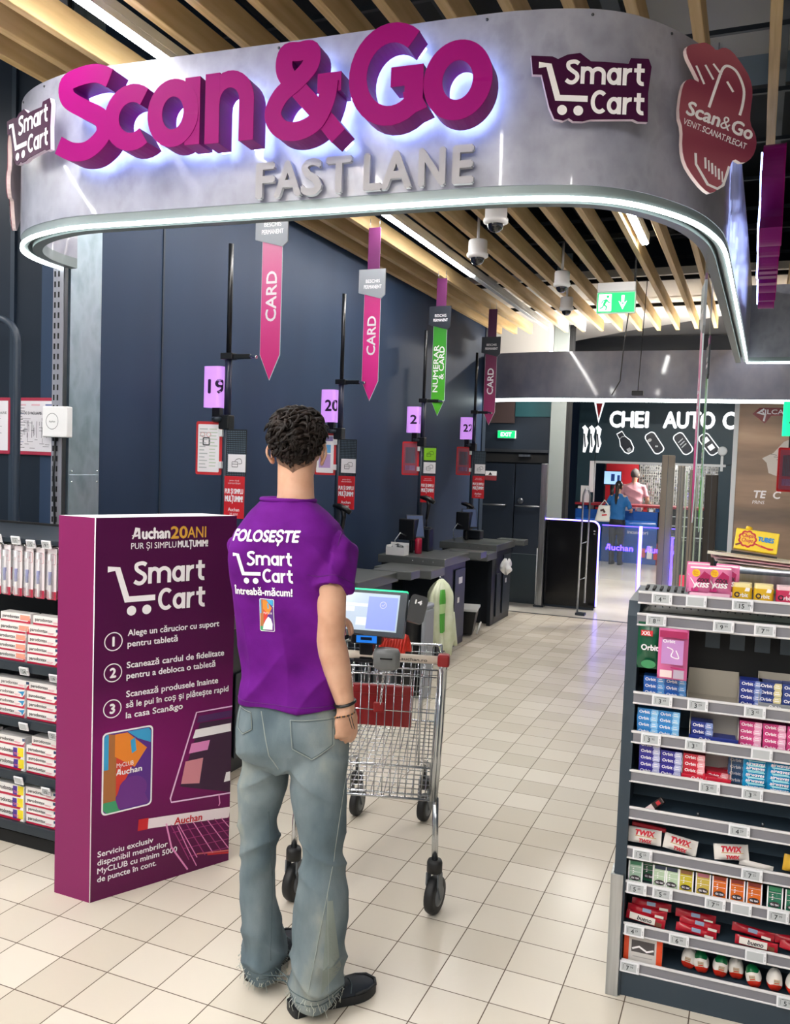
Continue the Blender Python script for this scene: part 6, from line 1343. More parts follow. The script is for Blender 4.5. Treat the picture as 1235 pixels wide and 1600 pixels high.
# yellow lollipop tubes box
CB = GM @ Matrix.Translation((.385, .36, 1.465)) @ Matrix.Rotation(.10, 4, 'Y') @ Matrix.Rotation(-.22, 4, 'X')
t = thing('sweets_box', 'bright yellow sweets box with red flower logo standing tilted on the top shelf', 'box', tuple(CB.translation), 0)
yb = mat('box_yellow', '#f4d40e', .35); b = MB(CB); b.box(-.070, .070, 0, .03, 0, .072, yb); b.build('box_body', t, bevel=.002)
b = MB(CB); F = frame((-.070, -.0008, 0), (1, 0, 0)); fl = [(.040+(.027+.0040*abs(math.cos(4.5*a)))*math.cos(a), .038+(.027+.0040*abs(math.cos(4.5*a)))*math.sin(a), 0) for a in [2*PI*k/90 for k in range(90)]]
b.add(fl, [tuple(range(90))], redp, F); b.add([(.040+(p[0]-.040)*.80, .038+(p[1]-.038)*.78, .0005) for p in fl], [tuple(range(90))], yel, F)
b.text('Chupa', redp, F @ Matrix.Translation((.040, .044, .001)), h=.013, w=.036, align='C', bold=.03, shear=.15); b.text('Chups', redp, F @ Matrix.Translation((.040, .027, .001)), h=.013, w=.036, align='C', bold=.02, shear=.15)
b.text('TUBES', mat('print_sky', '#1c86c8', .4), F @ Matrix.Translation((.074, .036, .001)), h=.015, w=.050, bold=.06, shear=.1)
for k in range(3): b.ribbon([(.062+.012*k, .026-.003*k), (.085+.014*k, .018-.003*k), (.110+.008*k, .014)], .005, redp if k % 2 == 0 else mat('print_orange', '#e0642a', .4), F @ Matrix.Translation((0, 0, .0006*(k+1))))
b.ribbon([(.004, .012), (.020, .020)], .006, mat('print_brown', '#7a2a1a', .4), F); b.build('print', t)
b = MB(CB); b.tube([(-.03, .015, .072), (-.028, .015, .083)], .011, yel, 10); b.build('tab', t)
b = MB(CB); b.box(-.075, .075, .035, .20, -.05, -.004, black); tag(b.build('box_rest'), 'black tray edge carrying the tilted yellow box', 'tray')
# ---- sixth shelf: one lonely bar
t = thing('chocolate_bar', 'single dark brown bar leaning alone on the nearly empty shelf', 'chocolate bar', tuple(GP(0.1198, .63, .08)), GR); M = GM @ Matrix.Translation((0.1140, .03, .640)) @ Matrix.Rotation(-.75, 4, 'Y') @ Matrix.Rotation(-.3, 4, 'X')
b = MB(M); b.box(-.032, .032, 0, .016, -.011, .011, mat('bar_brown', '#2c1c1a', .3)); b.build('wrapper', t, bevel=.004); b = MB(M); b.box(-.032, -.008, -.0012, 0, -.010, .010, blush); b.add([(.006, -.0008, -.006), (.02, -.0008, -.006), (.02, -.0008, .006), (.006, -.0008, .006)], [(0, 1, 2, 3)], redp); b.build('label_print', t)
for i, px in enumerate((0.2477, 0.4387)): tag(MB(GM @ Matrix.Translation((px, .02, RZ[5]-.013))).lathe([(0, 0), (.005, 0), (.005, .018), (0, .02)], darksteel, 8).build('shelf_pin'), 'small dark shelf pin on the nearly empty shelf, %s from the post' % ORD[i], 'pin', 'shelf pins')
# ---- seventh shelf: caramel bars in cream wrappers
cw = mat('wrapper_cream', '#e6e0da', .25); cg = mat('wrapper_gold', '#b8923a', .3); tred = mat('wrapper_red', '#c2182c', .35)
def choc(w=.104, h=.048):
    return pouch(w, h, .03, cw, [('TWIX', .0, .02, .34, tred, .06), ('TWIX', .02, -.42, .22, tred, .06)], tred, 'chocolate_bar', ((-.30, .34, -.06, -.02, cg),))
c0 = choc(); 
for i, (x, z, rz, ry, lab) in enumerate(((0.0874, .535, .05, .02, 'cream wrapped caramel bar nearest the outer post'), (0.1987, .528, -.05, .12, 'cream wrapped caramel bar, middle one of three'), (0.3523, .532, .1, -.10, 'cream wrapped caramel bar tipped up alone on the right'))):
    o = c0 if i == 0 else dup(c0); gplace(o, x, z-.004, .032, rz, -.35, ry); tag(o, lab+' on the seventh shelf', 'chocolate bar', 'caramel bars')
b = MB(); b.box(-.055, .055, 0, .03, 0, .014, tred); o = b.build('chocolate_bar', bevel=.004); gplace(o, 0.0970, .548, .05, .03, -.2, .08); tag(o, 'flat red topped bar lying behind the cream bar nearest the post', 'chocolate bar', 'caramel bars')
o = pouch(.10, .02, .02, cw, [], tred, 'chocolate_bar'); gplace(o, 0.4272, .500, .03, .05, 0, .1); tag(o, 'thin cream wrapper lying flat below the tipped up bar', 'chocolate bar', 'caramel bars')
o = pouch(.07, .05, .03, mat('wrapper_yellow', '#d8a832', .3), [('M', 0, -.2, .4, tp_blk, .04)], tred, 'chocolate_bar'); gplace(o, 0.5386, .525, .03, 0, -.2, .1); tag(o, 'golden yellow wrapped bar at the right edge of the seventh shelf', 'chocolate bar', 'caramel bars')
# ---- eighth shelf: mint boxes
def mint_box(col, cap, name):
    m = mat('mint_'+name, col, .18); w_ = .046; b = MB(); b.box(-w_/2, w_/2, 0, .018, 0, .070, m); b.box(-w_/2, -w_/2+.004, -.0005, .0, 0, .07, whitep); b.box(w_/2-.004, w_/2, -.0005, 0, 0, .07, whitep)
    F = frame((-w_/2, -.0008, 0), (1, 0, 0)); Q_(b, F, .006, w_-.006, .058, .070, mat('mintcap_'+name, cap, .3)); Q_(b, F, .006, w_-.006, .036, .037, whitep, .0003); Q_(b, F, .006, w_-.006, .052, .053, whitep, .0003)
    P = [(w_/2+.016*math.cos(a), .016+.0085*math.sin(a), .0004) for a in [2*PI*k/20 for k in range(20)]]; b.add(P, [tuple(range(20))], tp_blk, F); b.text('tic tac', whitep, F @ Matrix.Translation((w_/2, .013, .0008)), h=.0075, w=.024, align='C', bold=.03, res=2)
    for k in range(3): b.ribbon([(.014, .030+.007*k), (.018, .033+.007*k)], .0025, whitep, F @ Matrix.Translation((0, 0, .0005)))
    o = b.build('mint_box', bevel=.002, seg=1); o['category'] = 'mint box'; return o
MC = {}
for i, (px, k, n) in enumerate(((0.0647, 'pale', 1), (0.1050, 'leaf', 1), (0.1415, 'frost', 1), (0.1780, 'frost', 1), (0.2221, 'lemon', 1), (0.2740, 'gold', 1), (0.3239, 'orange', 1), (0.3757, 'orange', 1), (0.4257, 'orange', 1), (0.4852, 'emerald', 1), (0.5370, 'emerald', 1))):
    cc = {'pale': ('#9db8a4', '#3c7a5c', 'pale green'), 'leaf': ('#2c6b4a', '#1c4f3a', 'dark green'), 'frost': ('#b9cfb0', '#24304a', 'frosty green'), 'lemon': ('#c9b82c', '#8c5a34', 'lemon yellow'), 'gold': ('#c8b04a', '#b86a7a', 'golden yellow'), 'orange': ('#d96a1c', '#8c2a1c', 'orange'), 'emerald': ('#1f6f54', '#2c8a5c', 'emerald green')}[k]
    if k not in MC: MC[k] = o = mint_box(cc[0], cc[1], k)
    else: o = dup(MC[k])
    gplace(o, px, .378, .012+.03*(k == 'leaf'), RG.uniform(-.04, .04), -.08); tag(o, '%s mint box, %s from the outer post on the eighth shelf' % (cc[2], ORD[i]), 'mint box', 'mint boxes')
# ---- ninth shelf: red and white wafer bars
br = mat('wafer_red', '#b0182a', .25); bw = mat('wafer_white', '#e4dcd4', .3); bb = mat('wafer_brown', '#6a3a22', .3)
w0 = pouch(.125, .028, .022, br, [('bueno', -.02, -.2, .46, tp_blk, .03)], whitep, 'wafer_bar', ((-.40, .25, -.32, .40, bw), (.27, .42, -.35, .1, bb))); w1 = pouch(.125, .026, .022, br, [], whitep, 'wafer_bar', ((-.12, .1, -.1, .35, mat('wafer_blue', '#8fa0bc', .3)), (.2, .42, -.4, -.1, bw)))
wu = set()
for i, (px, z, k, dy, ry, lab) in enumerate(((0.1029, .254, 0, .03, .08, 'lowest beside the outer post'), (0.1067, .274, 1, .045, .05, 'second beside the outer post'), (0.1183, .292, 1, .06, .02, 'topmost beside the outer post'), (0.2611, .250, 1, .03, .10, 'lowest of the middle pile'), (0.2708, .268, 1, .045, .09, 'second of the middle pile'), (0.2573, .284, 1, .06, .06, 'topmost of the middle pile'), (0.4406, .252, 0, .025, .03, 'lettered one right of the middle'), (0.4310, .276, 1, .05, .08, 'behind the lettered bar right of the middle pile'), (0.5699, .255, 1, .03, .2, 'last one at the right edge'), (0.5564, .275, 1, .05, -.1, 'upper one at the right edge'))):
    src = (w0, w1)[k]; o = src if k not in wu else dup(src); wu.add(k)
    gplace(o, px, z, dy, RG.uniform(-.08, .08), -.3, ry); tag(o, '%s wafer bar, %s on the ninth shelf' % ('red and white' if k == 0 else 'red', lab), 'wafer bar', 'wafer bars')
# ---- lowest shelf: carton and chocolate eggs
t = thing('chocolate_carton', 'white carton with orange ends at the outer post on the lowest shelf', 'carton', tuple(GP(0.0959, .112, .03)), GR)
ore = mat('carton_tangerine', '#d9481e', .4); b = MB(GM); x0, x1 = 0.0400, 0.1615; b.box(x0, x1, .012, .09, .112, .198, mat('carton_grey', '#cfcac6', .45)); b.build('carton_body', t, bevel=.002)
b = MB(GM); F = frame((x0, .0112, .112), (1, 0, 0)); W_ = x1-x0; Q_(b, F, 0, W_*.13, 0, .086, ore); Q_(b, F, W_*.85, W_, 0, .086, ore); Q_(b, F, W_*.2, W_*.8, .035, .075, mat('carton_photo', '#4b4648', .4)); b.ribbon([(W_*.22, .045), (W_*.4, .055), (W_*.6, .042), (W_*.78, .05)], .006, whitep, F @ Matrix.Translation((0, 0, .0005))); b.ribbon([(W_*.24, .02), (W_*.75, .02)], .003, mat('ink_pale', '#a8a4a4', .5), F); b.build('print', t)
ew = mat('egg_white', '#e4ded8', .3); er = mat('egg_red', '#c62a18', .25); eg = mat('egg_green', '#0f6b3c', .25); eo = mat('egg_orange', '#e04a1c', .25)
def egg(cap, name):
    t = thing('chocolate_egg', '', 'chocolate egg', (0, 0, 0), 0, 'chocolate eggs'); prof = [(.0, 0), (.010, .001), (.019, .010), (.0235, .024), (.022, .042), (.015, .058), (.006, .066), (0, .068)]
    prof = [(p.x, p.y) for p in spline([(*p, 0) for p in prof], 3)]; lo = [p for p in prof if p[1] < .027]; mi = [p for p in prof if .024 < p[1] < .048]; hi = [p for p in prof if p[1] > .043]
    def wob(ps, m, nm):
        b = MB(); b.loft([[(r*math.cos(a)*(1+.03*math.sin(7*a)), r*math.sin(a)*(1+.03*math.sin(7*a)), z+.0035*math.sin(3*a)*(r/.024)) for a in [2*PI*k/24 for k in range(24)]] for r, z in ps], m, caps=False); b.build(nm, t)
    wob(lo, er, 'lower_foil'); wob(mi, ew, 'middle_band'); wob(hi, cap, 'top_foil')
    b = MB(); F = frame((0, -.0245, .034), (1, 0, .0)); Q_(b, F, -.009, .009, -.008, .008, mat('egg_print', '#b9a48e', .4)); b.text('Kinder', tp_blk, F @ Matrix.Translation((0, .001, .0005)), h=.004, w=.016, align='C', res=2); b.ribbon([(-.007, -.004), (.007, -.003)], .0025, er, F @ Matrix.Translation((0, 0, .0005))); b.build('print', t)
    return t
EK = {'green': egg(eg, 'green'), 'white': egg(ew, 'white')}; eu = set()
for i, (px, k, dy, tilt) in enumerate(((0.2407, 'white', .05, .1), (0.2851, 'green', .04, -.1), (0.3372, 'green', .04, .12), (0.3893, 'white', .05, -.05), (0.4453, 'green', .025, -.25), (0.4993, 'white', .03, .05), (0.5533, 'white', .03, .1))):
    o = EK[k] if k not in eu else dup(EK[k]); eu.add(k)
    gplace(o, px, .113, dy, RG.uniform(-.3, .3), -.1, tilt); o['label'] = 'foil wrapped chocolate egg with %s top, %s from the orange ended carton' % (k, ORD[i])
# ------------------------------------------------------------------ the way out: gates, antenna, posts
uv = mat('edge_light', '#3a2cff', .4, emit=4.5, ecol='#4a36ff'); uvw = mat('edge_light_white', '#9a8cff', .4, emit=6.0, ecol='#7a68ff'); gblack = mat('gate_black', '#07080d', .18)
glass = mat('clear_glass', '#b4c0c6', .05); glass.node_tree.nodes['Principled BSDF'].inputs['Alpha'].default_value = .10
t = thing('gate_cabinet', 'glossy black gate cabinet edged with a violet light line', 'gate cabinet', (-1.15, 8.1, 0))
b = MB(); P = [(-1.50, .03), (-.83, .03), (-.83, 1.02)]+[(-.91+.08*math.cos(a), 1.01+.08*math.sin(a)) for a in [PI/2*k/6 for k in range(7)]]+[(-1.50, 1.09)]
b.prism(P, -.05, .05, gblack, frame((0, 8.10, 0), (1, 0, 0))); b.build('body', t)
b = MB(); b.tube([(-1.49, 8.07, 1.097)]+[(-.905+.083*math.sin(a), 8.07, 1.014+.083*math.cos(a)) for a in [PI/2*k/6 for k in range(7)]]+[(-.822, 8.07, .05)], .009, uvw, 8); b.build('light_line', t)
MB().box(-1.48, -.85, 8.06, 8.14, 0, .04, dgrey).build('foot', t)
b = MB(); b.box(-.885, -.865, 8.044, 8.05, .97, .985, white); b.box(-.885, -.865, 8.044, 8.05, .94, .948, white); b.build('pictogram', t)
t = thing('security_antenna', 'slim looped steel antenna frame standing before the black gate cabinet', 'antenna', (-.92, 7.63, 0))
b = MB(); b.tube([(-.965, 7.63, 0), (-.955, 7.63, 1.42), (-.935, 7.63, 1.49), (-.915, 7.63, 1.51), (-.895, 7.63, 1.49), (-.875, 7.63, 1.42), (-.885, 7.63, .15)], .011, steel, 8); b.build('loop', t)
b = MB()
for z in (.42, .85): b.tube([(-.955, 7.63, z), (-.885, 7.63, z+.03)], .006, steel, 6)
b.build('cross_bars', t); MB().box(-.98, -.87, 7.58, 7.68, 0, .03, dgrey).build('foot', t)
t = thing('gate_post', 'tall square steel post left of the black gate cabinet', 'post', (-1.51, 7.97, 0)); MB().box(-1.545, -1.47, 7.94, 8.02, 0, 1.78, steel).build('post', t, bevel=.006); MB().box(-1.57, -1.44, 7.92, 8.04, 0, .02, dgrey).build('foot', t)
tag(MB().box(-1.96, -1.575, 8.09, 8.12, 0, .63, mat('panel_slate', '#3a444b', .3)).build('low_panel', bevel=.003), 'low slate grey panel between the tills and the steel gate post', 'panel')
tag(MB().tube([(-1.57, 8.05, 0), (-1.57, 8.05, .72)], .012, white).build('edge_strip'), 'thin white strip along the low slate panel', 'strip')
# glass swing gates with lit edges
def glass_gate(x0, x1, lab, letters, y=9.2):
    t = thing('glass_gate', lab, 'glass gate', (x0, y, 0), 0, 'glass gates with violet edges')
    MB().box(x0, x1, y-.006, y+.006, .26, .99, glass).build('glass_leaf', t)
    b = MB(); b.box(x0, x1, y-.008, y+.008, .985, .995, uv); b.box(x1-.012, x1, y-.008, y+.008, .10, .99, uv); b.build('lit_edge', t)
    b = MB(); M = frame((x0+.06, y-.0075, .66), (1, 0, 0)); bird_a(b, M, .075, uv)
    b.text(letters, uv, M @ Matrix.Translation((.075, 0, 0)), h=.075, w=.28*len(letters)/5, bold=.03); b.build('lettering', t)
glass_gate(-.965, -.475, 'glass gate with violet lettering next to the black cabinet', 'uchan'); glass_gate(-.445, .02, 'glass gate with violet lettering half hidden by the wide steel post', 'uchan')
tag(MB().tube([(-.46, 9.2, .0), (-.46, 9.2, 1.0)], .02, uvw, 10).build('gate_hinge_post'), 'glowing violet hinge post between the two glass gates', 'post')
def post(x, y, w, h, lab, m=steel):
    t = thing('steel_post', lab, 'post', (x, y, 0), 0, 'steel posts'); MB().box(x-w/2, x+w/2, y-.05, y+.05, .03, h, m).build('post', t, bevel=.006); MB().box(x-w/2-.02, x+w/2+.02, y-.07, y+.07, 0, .03, dgrey).build('foot', t); MB().box(x-.003, x+.003, y-.052, y-.05, .03, h, darksteel).build('seam', t)
bronze = mat('bronze_steel', '#9c9184', .32, .6)
post(-.01, 7.6, .135, 1.92, 'widest steel post, in front of the key counter', bronze); post(.21, 6.6, .06, 1.80, 'slim steel post just right of the widest one', bronze); post(.36, 6.0, .05, 1.76, 'second slim steel post from the widest one', bronze); post(.53, 6.0, .11, 1.72, 'dark wide post nearest the brown map poster', mat('dark_bronze', '#4d4844', .35, .8))
for i, (x, y) in enumerate(((.10, 7.4), (.30, 6.3), (.44, 6.0))):
    w = .10; tag(MB().box(x-w, x+w, y-.004, y+.004, 0, 1.78, glass).build('glass_screen'), 'tall clear glass screen between the steel posts, %s from the widest post' % ORD[i], 'glass screen', 'glass screens')
for i, (x, y, z) in enumerate(((.155, 7.2, 1.72), (.40, 6.0, 1.70), (.46, 5.9, 1.70), (.285, 6.3, 1.74))): tag(MB().box(x-.007, x+.007, y-.007, y+.007, 0, z, mat('glass_edge', '#c6d6c0', .2)).build('glass_edge_strip'), 'pale shining glass edge strip, %s among the steel posts' % ORD[i], 'glass edge', 'glass edge strips')
b = MB(); b.box(.075, .10, 7.45, 7.47, .1, 1.0, uv); b.box(.13, .15, 7.45, 7.47, .1, 1.0, uv); b.box(.075, .17, 7.45, 7.47, .99, 1.0, uv); tag(b.build('lit_gate_frame'), 'violet lit gate frame just right of the widest steel post', 'gate frame')
tag(MB().box(.15, .42, 7.4, 7.5, .03, .98, gblack).build('dark_gate_cabinet'), 'black gate cabinet behind the violet lit frame', 'gate cabinet')
b = MB(); b.box(.16, .25, 7.36, 7.39, .45, .60, mat('screen_red', '#e01c4c', .4, emit=.6)); b.box(.16, .25, 7.36, 7.39, .36, .45, mat('screen_mint', '#18c890', .4, emit=.6)); tag(b.build('status_light'), 'small red and green status light low on the black gate cabinet', 'light')
# ------------------------------------------------------------------ key cutting kiosk
kw = mat('kiosk_teal', '#10333f', .45); kt = mat('kiosk_trim', '#c7cdd0', .4)
YF = 14.2
ks = thing('kiosk_sign', 'dark teal sign board with white CHEI AUTO lettering and car key pictures', 'sign', (-.8, YF, 1.9))
b = MB(); b.box(-1.95, .50, YF, YF+.1, 1.90, 3.9, kw); b.build('fascia', ks)
struct('wall_kiosk', MB().box(-2.29, -1.96, YF-.02, YF+.08, 0, 3.9, kw)); struct('trim_7', MB().box(.28, .50, YF, YF+.1, 0, 1.89, kw))
b = MB(); b.box(-1.95, .40, YF-.02, YF, 1.86, 1.905, kt); b.build('lower_trim', ks)
struct('trim_8', MB().box(-1.955, -1.935, YF-.02, YF, 1.11, 1.855, kt))
b = MB(); b.box(-2.0, .5, YF+1.5, YF+1.55, 0, 2.4, mat('kiosk_grey', '#6f6d68', .6)); b.box(-2.0, .5, YF+.1, YF+1.5, 2.2, 2.25, mat('kiosk_ceiling', '#c9c9c6', .6)); b.box(.30, .35, YF+.1, YF+1.5, 0, 2.2, mat('kiosk_grey', '#6f6d68', .6)); b.build('wall_kiosk_inner', kind='structure')
b = MB(); b.box(-1.95, -1.30, YF+1.38, YF+1.45, .9, 2.1, mat('kiosk_red', '#a81420', .5)); b.build('wall_kiosk_red', kind='structure')
keyw = mat('sign_white', '#f2f6f8', .4, emit=.55); M = frame((-1.705, YF-.006, 2.56), (1, 0, 0))
for ch, x, w_ in (('C', 0, .20), ('H', .225, .20), ('E', .465, .15), ('I', .655, .045), ('A', .98, .23), ('U', 1.225, .19), ('T', 1.435, .19), ('O', 1.635, .235), ('C', 2.02, .20)):
    b = MB(); b.text(ch, keyw, M @ Matrix.Translation((x, 0, 0)), h=.295, w=w_, bold=.035); b.build('sign_letter', ks)
kdark = mat('key_dark', '#1b2430', .3); kgrey = mat('key_grey', '#c9d2d6', .4)
for i, (x, rot) in enumerate(((-1.41, .55), (-.87, .60), (-.36, .62), (.09, .66))):
    M = frame((x, YF-.006, 2.27), (math.cos(rot), 0, math.sin(rot)), (-math.sin(rot), 0, math.cos(rot)))
    b = MB(M); P = rrect(-.105, .105, -.22, .22, .075) if i else [(-.06, .22), (.06, .22), (.065, .10), (.115, -.02), (.10, -.17), (.05, -.23), (-.05, -.23), (-.10, -.17), (-.115, -.02), (-.065, .10)]
    b.prism(P, 0, .01, keyw); b.prism([(p[0]*.84, p[1]*.92) for p in P], .01, .014, kdark)
    if i == 0: b.add([(-.04, -.20, .0145), (.04, -.20, .0145), (.035, -.13, .0145), (-.035, -.13, .0145)], [(0, 1, 2, 3)], kgrey); b.ribbon([(-.05, .10), (0, .12), (.05, .10)], .012, kgrey, Matrix.Translation((0, 0, .0145)))
    elif i == 1: b.add([(-.05+.045*math.cos(k*PI/8), .09+.03*math.sin(k*PI/8), .0145) for k in range(16)], [tuple(range(16))], kgrey); b.ribbon([(-.02, -.06), (.02, -.09)], .03, kgrey, Matrix.Translation((0, 0, .0145)))
    elif i == 2:
        for k in range(3): b.ribbon([(-.06, .06-.055*k), (.05, .08-.055*k)], .02, kgrey, Matrix.Translation((0, 0, .0145)))
    else:
        for z in (.09, -.07): b.add([(-.05, z-.045, .0145), (.05, z-.045, .0145), (.05, z+.045, .0145), (-.05, z+.045, .0145)], [(0, 1, 2, 3)], keyw)
    b.build('car_key_picture', ks)
b = MB(); M = frame((-2.2, YF-.026, 2.06), (1, 0, 0))
for k, x in enumerate((.0, .13, .25)): b.ribbon([(x, .5), (x+.05, .44), (x+.04, .30), (x+.06, .18), (x+.03, .0)], [.07, .09, .06, .09, .05], keyw, M); b.ribbon([(x+.02, .36), (x+.05, .1)], .025, kdark, M @ Matrix.Translation((0, 0, .001)))
b.build('small_key_pictures', ks)
b = MB(); M = frame((-2.02, YF-.026, 2.62), (1, 0, 0)); b.add([(0, .4, 0), (.2, .4, 0), (.1, 0, 0)], [(0, 1, 2)], keyw, M); b.add([(.04, .38, .001), (.16, .38, .001), (.1, .08, .001)], [(0, 1, 2)], redp, M); b.build('red_arrow_logo', ks)
b = MB(); b.lathe([(.06, 0), (.085, 0), (.085, .02), (.06, .02)], kgrey, 20, frame((.33, YF-.02, 2.15), (1, 0, 0))); b.ribbon([(0, 0), (0, -.28)], .045, kgrey, frame((.33, YF-.022, 2.06), (1, 0, 0))); b.build('hanging_key_shape', ks)
t = thing('keys_wall_board', 'wall board crowded with hanging keys behind the man in pink', 'board', (-.7, YF+1.40, 1.0))
MB().box(-1.28, .28, YF+1.40, YF+1.48, .95, 2.12, mat('board_grey', '#8a8a84', .5)).build('board', t)
b = MB(); R = random.Random(5)
for i in range(36):
    for j in range(20): x = -1.25+.042*i; z = 2.05-.055*j; b.box(x+R.uniform(-.006, .006), x+.018, YF+1.385, YF+1.395, z-.036+R.uniform(-.006, .006), z, (chrome, darksteel, blackm, steel)[R.randrange(4)])
b.build('hanging_keys', t, kind='stuff')
blu = mat('counter_blue', '#1d4f9c', .25); t = thing('key_counter', 'long blue key kiosk counter with red rim, woman standing at it', 'counter', (-1.2, 14, 0))
MB().box(-2.25, -.72, 13.98, 14.5, .0, .98, blu).build('body', t, bevel=.01); MB().box(-2.25, .28, 13.93, 14.52, 1.06, 1.10, mat('rim_red', '#8c1a28', .4)).build('countertop', t)
b = MB(); b.box(-2.22, -.74, 13.95, 13.98, .42, .98, blu); b.loft([[(x, 13.97-.05*math.sin(PI*k/8), .62+.22*k/8) for k in range(9)] for x in (-2.22, -.74)], mat('blue_shine', '#2f6cc4', .15), closed=False, caps=False); b.text('incuietori', white, frame((-1.25, 13.94, .56), (1, 0, 0)), h=.07); b.build('front_panel', t)
b = MB()
for k in range(14): b.box(-2.2+.11*k, -2.13+.11*k, 13.99, 14.05, .985, 1.03+.02*(k % 3), (white, blu, steel, redp)[k % 4])
b.build('trinkets', t)
MB().box(-2.25, .28, 14.0, 14.5, 0, .40, mat('base_red', '#8c1820', .45)).build('red_base', t)
b = MB(); b.box(-.70, .25, 13.98, 14.5, .40, 1.06, blackm)
for z in (.55, .75, .92): b.box(-.68, .25, 13.96, 13.98, z-.008, z+.008, kt)
b.build('display_shelves', t)
b = MB(); R = random.Random(9)
for k in range(10): b.box(-1.0+.12*k, -.91+.12*k, 13.96, 14.0, .10+R.uniform(0, .06), .26+R.uniform(0, .1), (mat('goods_orange', '#c8603a', .5), white, redp, mat('goods_rose', '#b87a70', .5))[k % 4])
b.build('printed_goods', t, kind='stuff')
lobby_light(-.6, YF+.65, 2.12, 22, .3)
t = thing('kiosk_monitor', 'lit blue and white monitor in front of the red kiosk wall', 'monitor', (-1.68, 14.6, 1.1)); MB().box(-1.86, -1.52, 14.75, 14.79, 1.44, 1.72, black).build('housing', t, bevel=.006)
b = MB(); b.box(-1.85, -1.53, 14.745, 14.75, 1.46, 1.71, mat('monitor_glow', '#8fb4e4', .3, emit=.8)); b.box(-1.72, -1.65, 14.742, 14.745, 1.52, 1.66, mat('monitor_blue', '#1d3f7c', .3, emit=.3)); b.box(-1.60, -1.55, 14.742, 14.745, 1.48, 1.64, mat('monitor_blue', '#1d3f7c', .3, emit=.3)); b.build('display', t)
b = MB(); b.tube([(-1.69, 14.77, 1.10), (-1.69, 14.77, 1.46)], .04, black); b.box(-1.80, -1.58, 14.6, 14.9, 1.101, 1.13, black); b.build('stand', t)
tag(MB().box(-2.19, -2.02, YF-.06, YF-.03, 1.10, 1.42, white).build('notice_sheet'), 'white notice sheet standing at the left end of the kiosk', 'notice'); tag(MB().box(-2.04, -1.96, YF-.05, YF-.025, 1.30, 1.90, whitep).build('paper_strip'), 'tall white paper strip beside the kiosk opening', 'notice')
tag(MB().box(-1.4, .1, YF+.6, YF+.7, 2.14, 2.2, mat('kiosk_lamp', '#ffffff', .4, emit=14)).build('kiosk_lamp'), 'white tube lamp under the kiosk ceiling', 'lamp')
# brown poster with map and red logo
t = thing('wall_poster', 'tall brown poster with pale map and dark red logo right of the kiosk', 'poster', (1.1, YF, 0))
pm = mat('poster_brown', '#8a7464', .5); vary(pm, ['#5d5550', '#84705f', '#a98d76', '#c9ad90'], .9, (.25, 1, 1.6), 5)
b = MB(); b.box(.52, 2.2, YF, YF+.1, 0, 3.9, pm); b.build('printed_panel', t); b = MB(); b.box(.50, .58, YF-.03, YF, 0, 3.9, kt); b.build('frame_strip', t)
b = MB(); M = frame((.83, YF-.004, 2.80), (1, 0, 0)); b.prism([(-.03, .03), (.08, .14), (.48, .14), (.53, .06), (.50, 0), (.28, -.0), (.18, -.14)], 0, .004, mat('logo_red', '#7c1a22', .4), M); b.text('SILCA', whitep, M @ Matrix.Translation((.10, .03, .005)), h=.08, w=.38, bold=.02); b.ribbon([(.16, .12), (.06, .05), (.18, .02), (.16, -.10)], .03, whitep, M @ Matrix.Translation((0, 0, .005))); b.build('logo', t)
b = MB(); M = frame((.98, YF-.004, 1.62), (1, 0, 0)); b.prism([(.42, .75), (.36, .72), (.20, .52), (.02, .42), (.10, .34), (.14, .16), (.30, .10), (.34, -.05), (.5, -.1), (.55, .75)], 0, .003, mat('map_pale', '#cfc9c2', .5), M)
for k in range(6): b.ribbon([(.16+.05*k, .5-.05*k), (.26+.05*k, .48-.03*k)], .008, dgrey, M @ Matrix.Translation((0, 0, .0035)))
b.build('map', t)
b = MB(); b.text('TE', whitep, frame((.90, YF-.004, 1.33), (1, 0, 0)), h=.13, w=.20, bold=.03, shear=.15); b.text('C', whitep, frame((1.22, YF-.004, 1.33), (1, 0, 0)), h=.13, bold=.03, shear=.15); b.text('PRINS', whitep, frame((.88, YF-.004, 1.22), (1, 0, 0)), h=.06, w=.20, shear=.15); b.build('lettering', t)
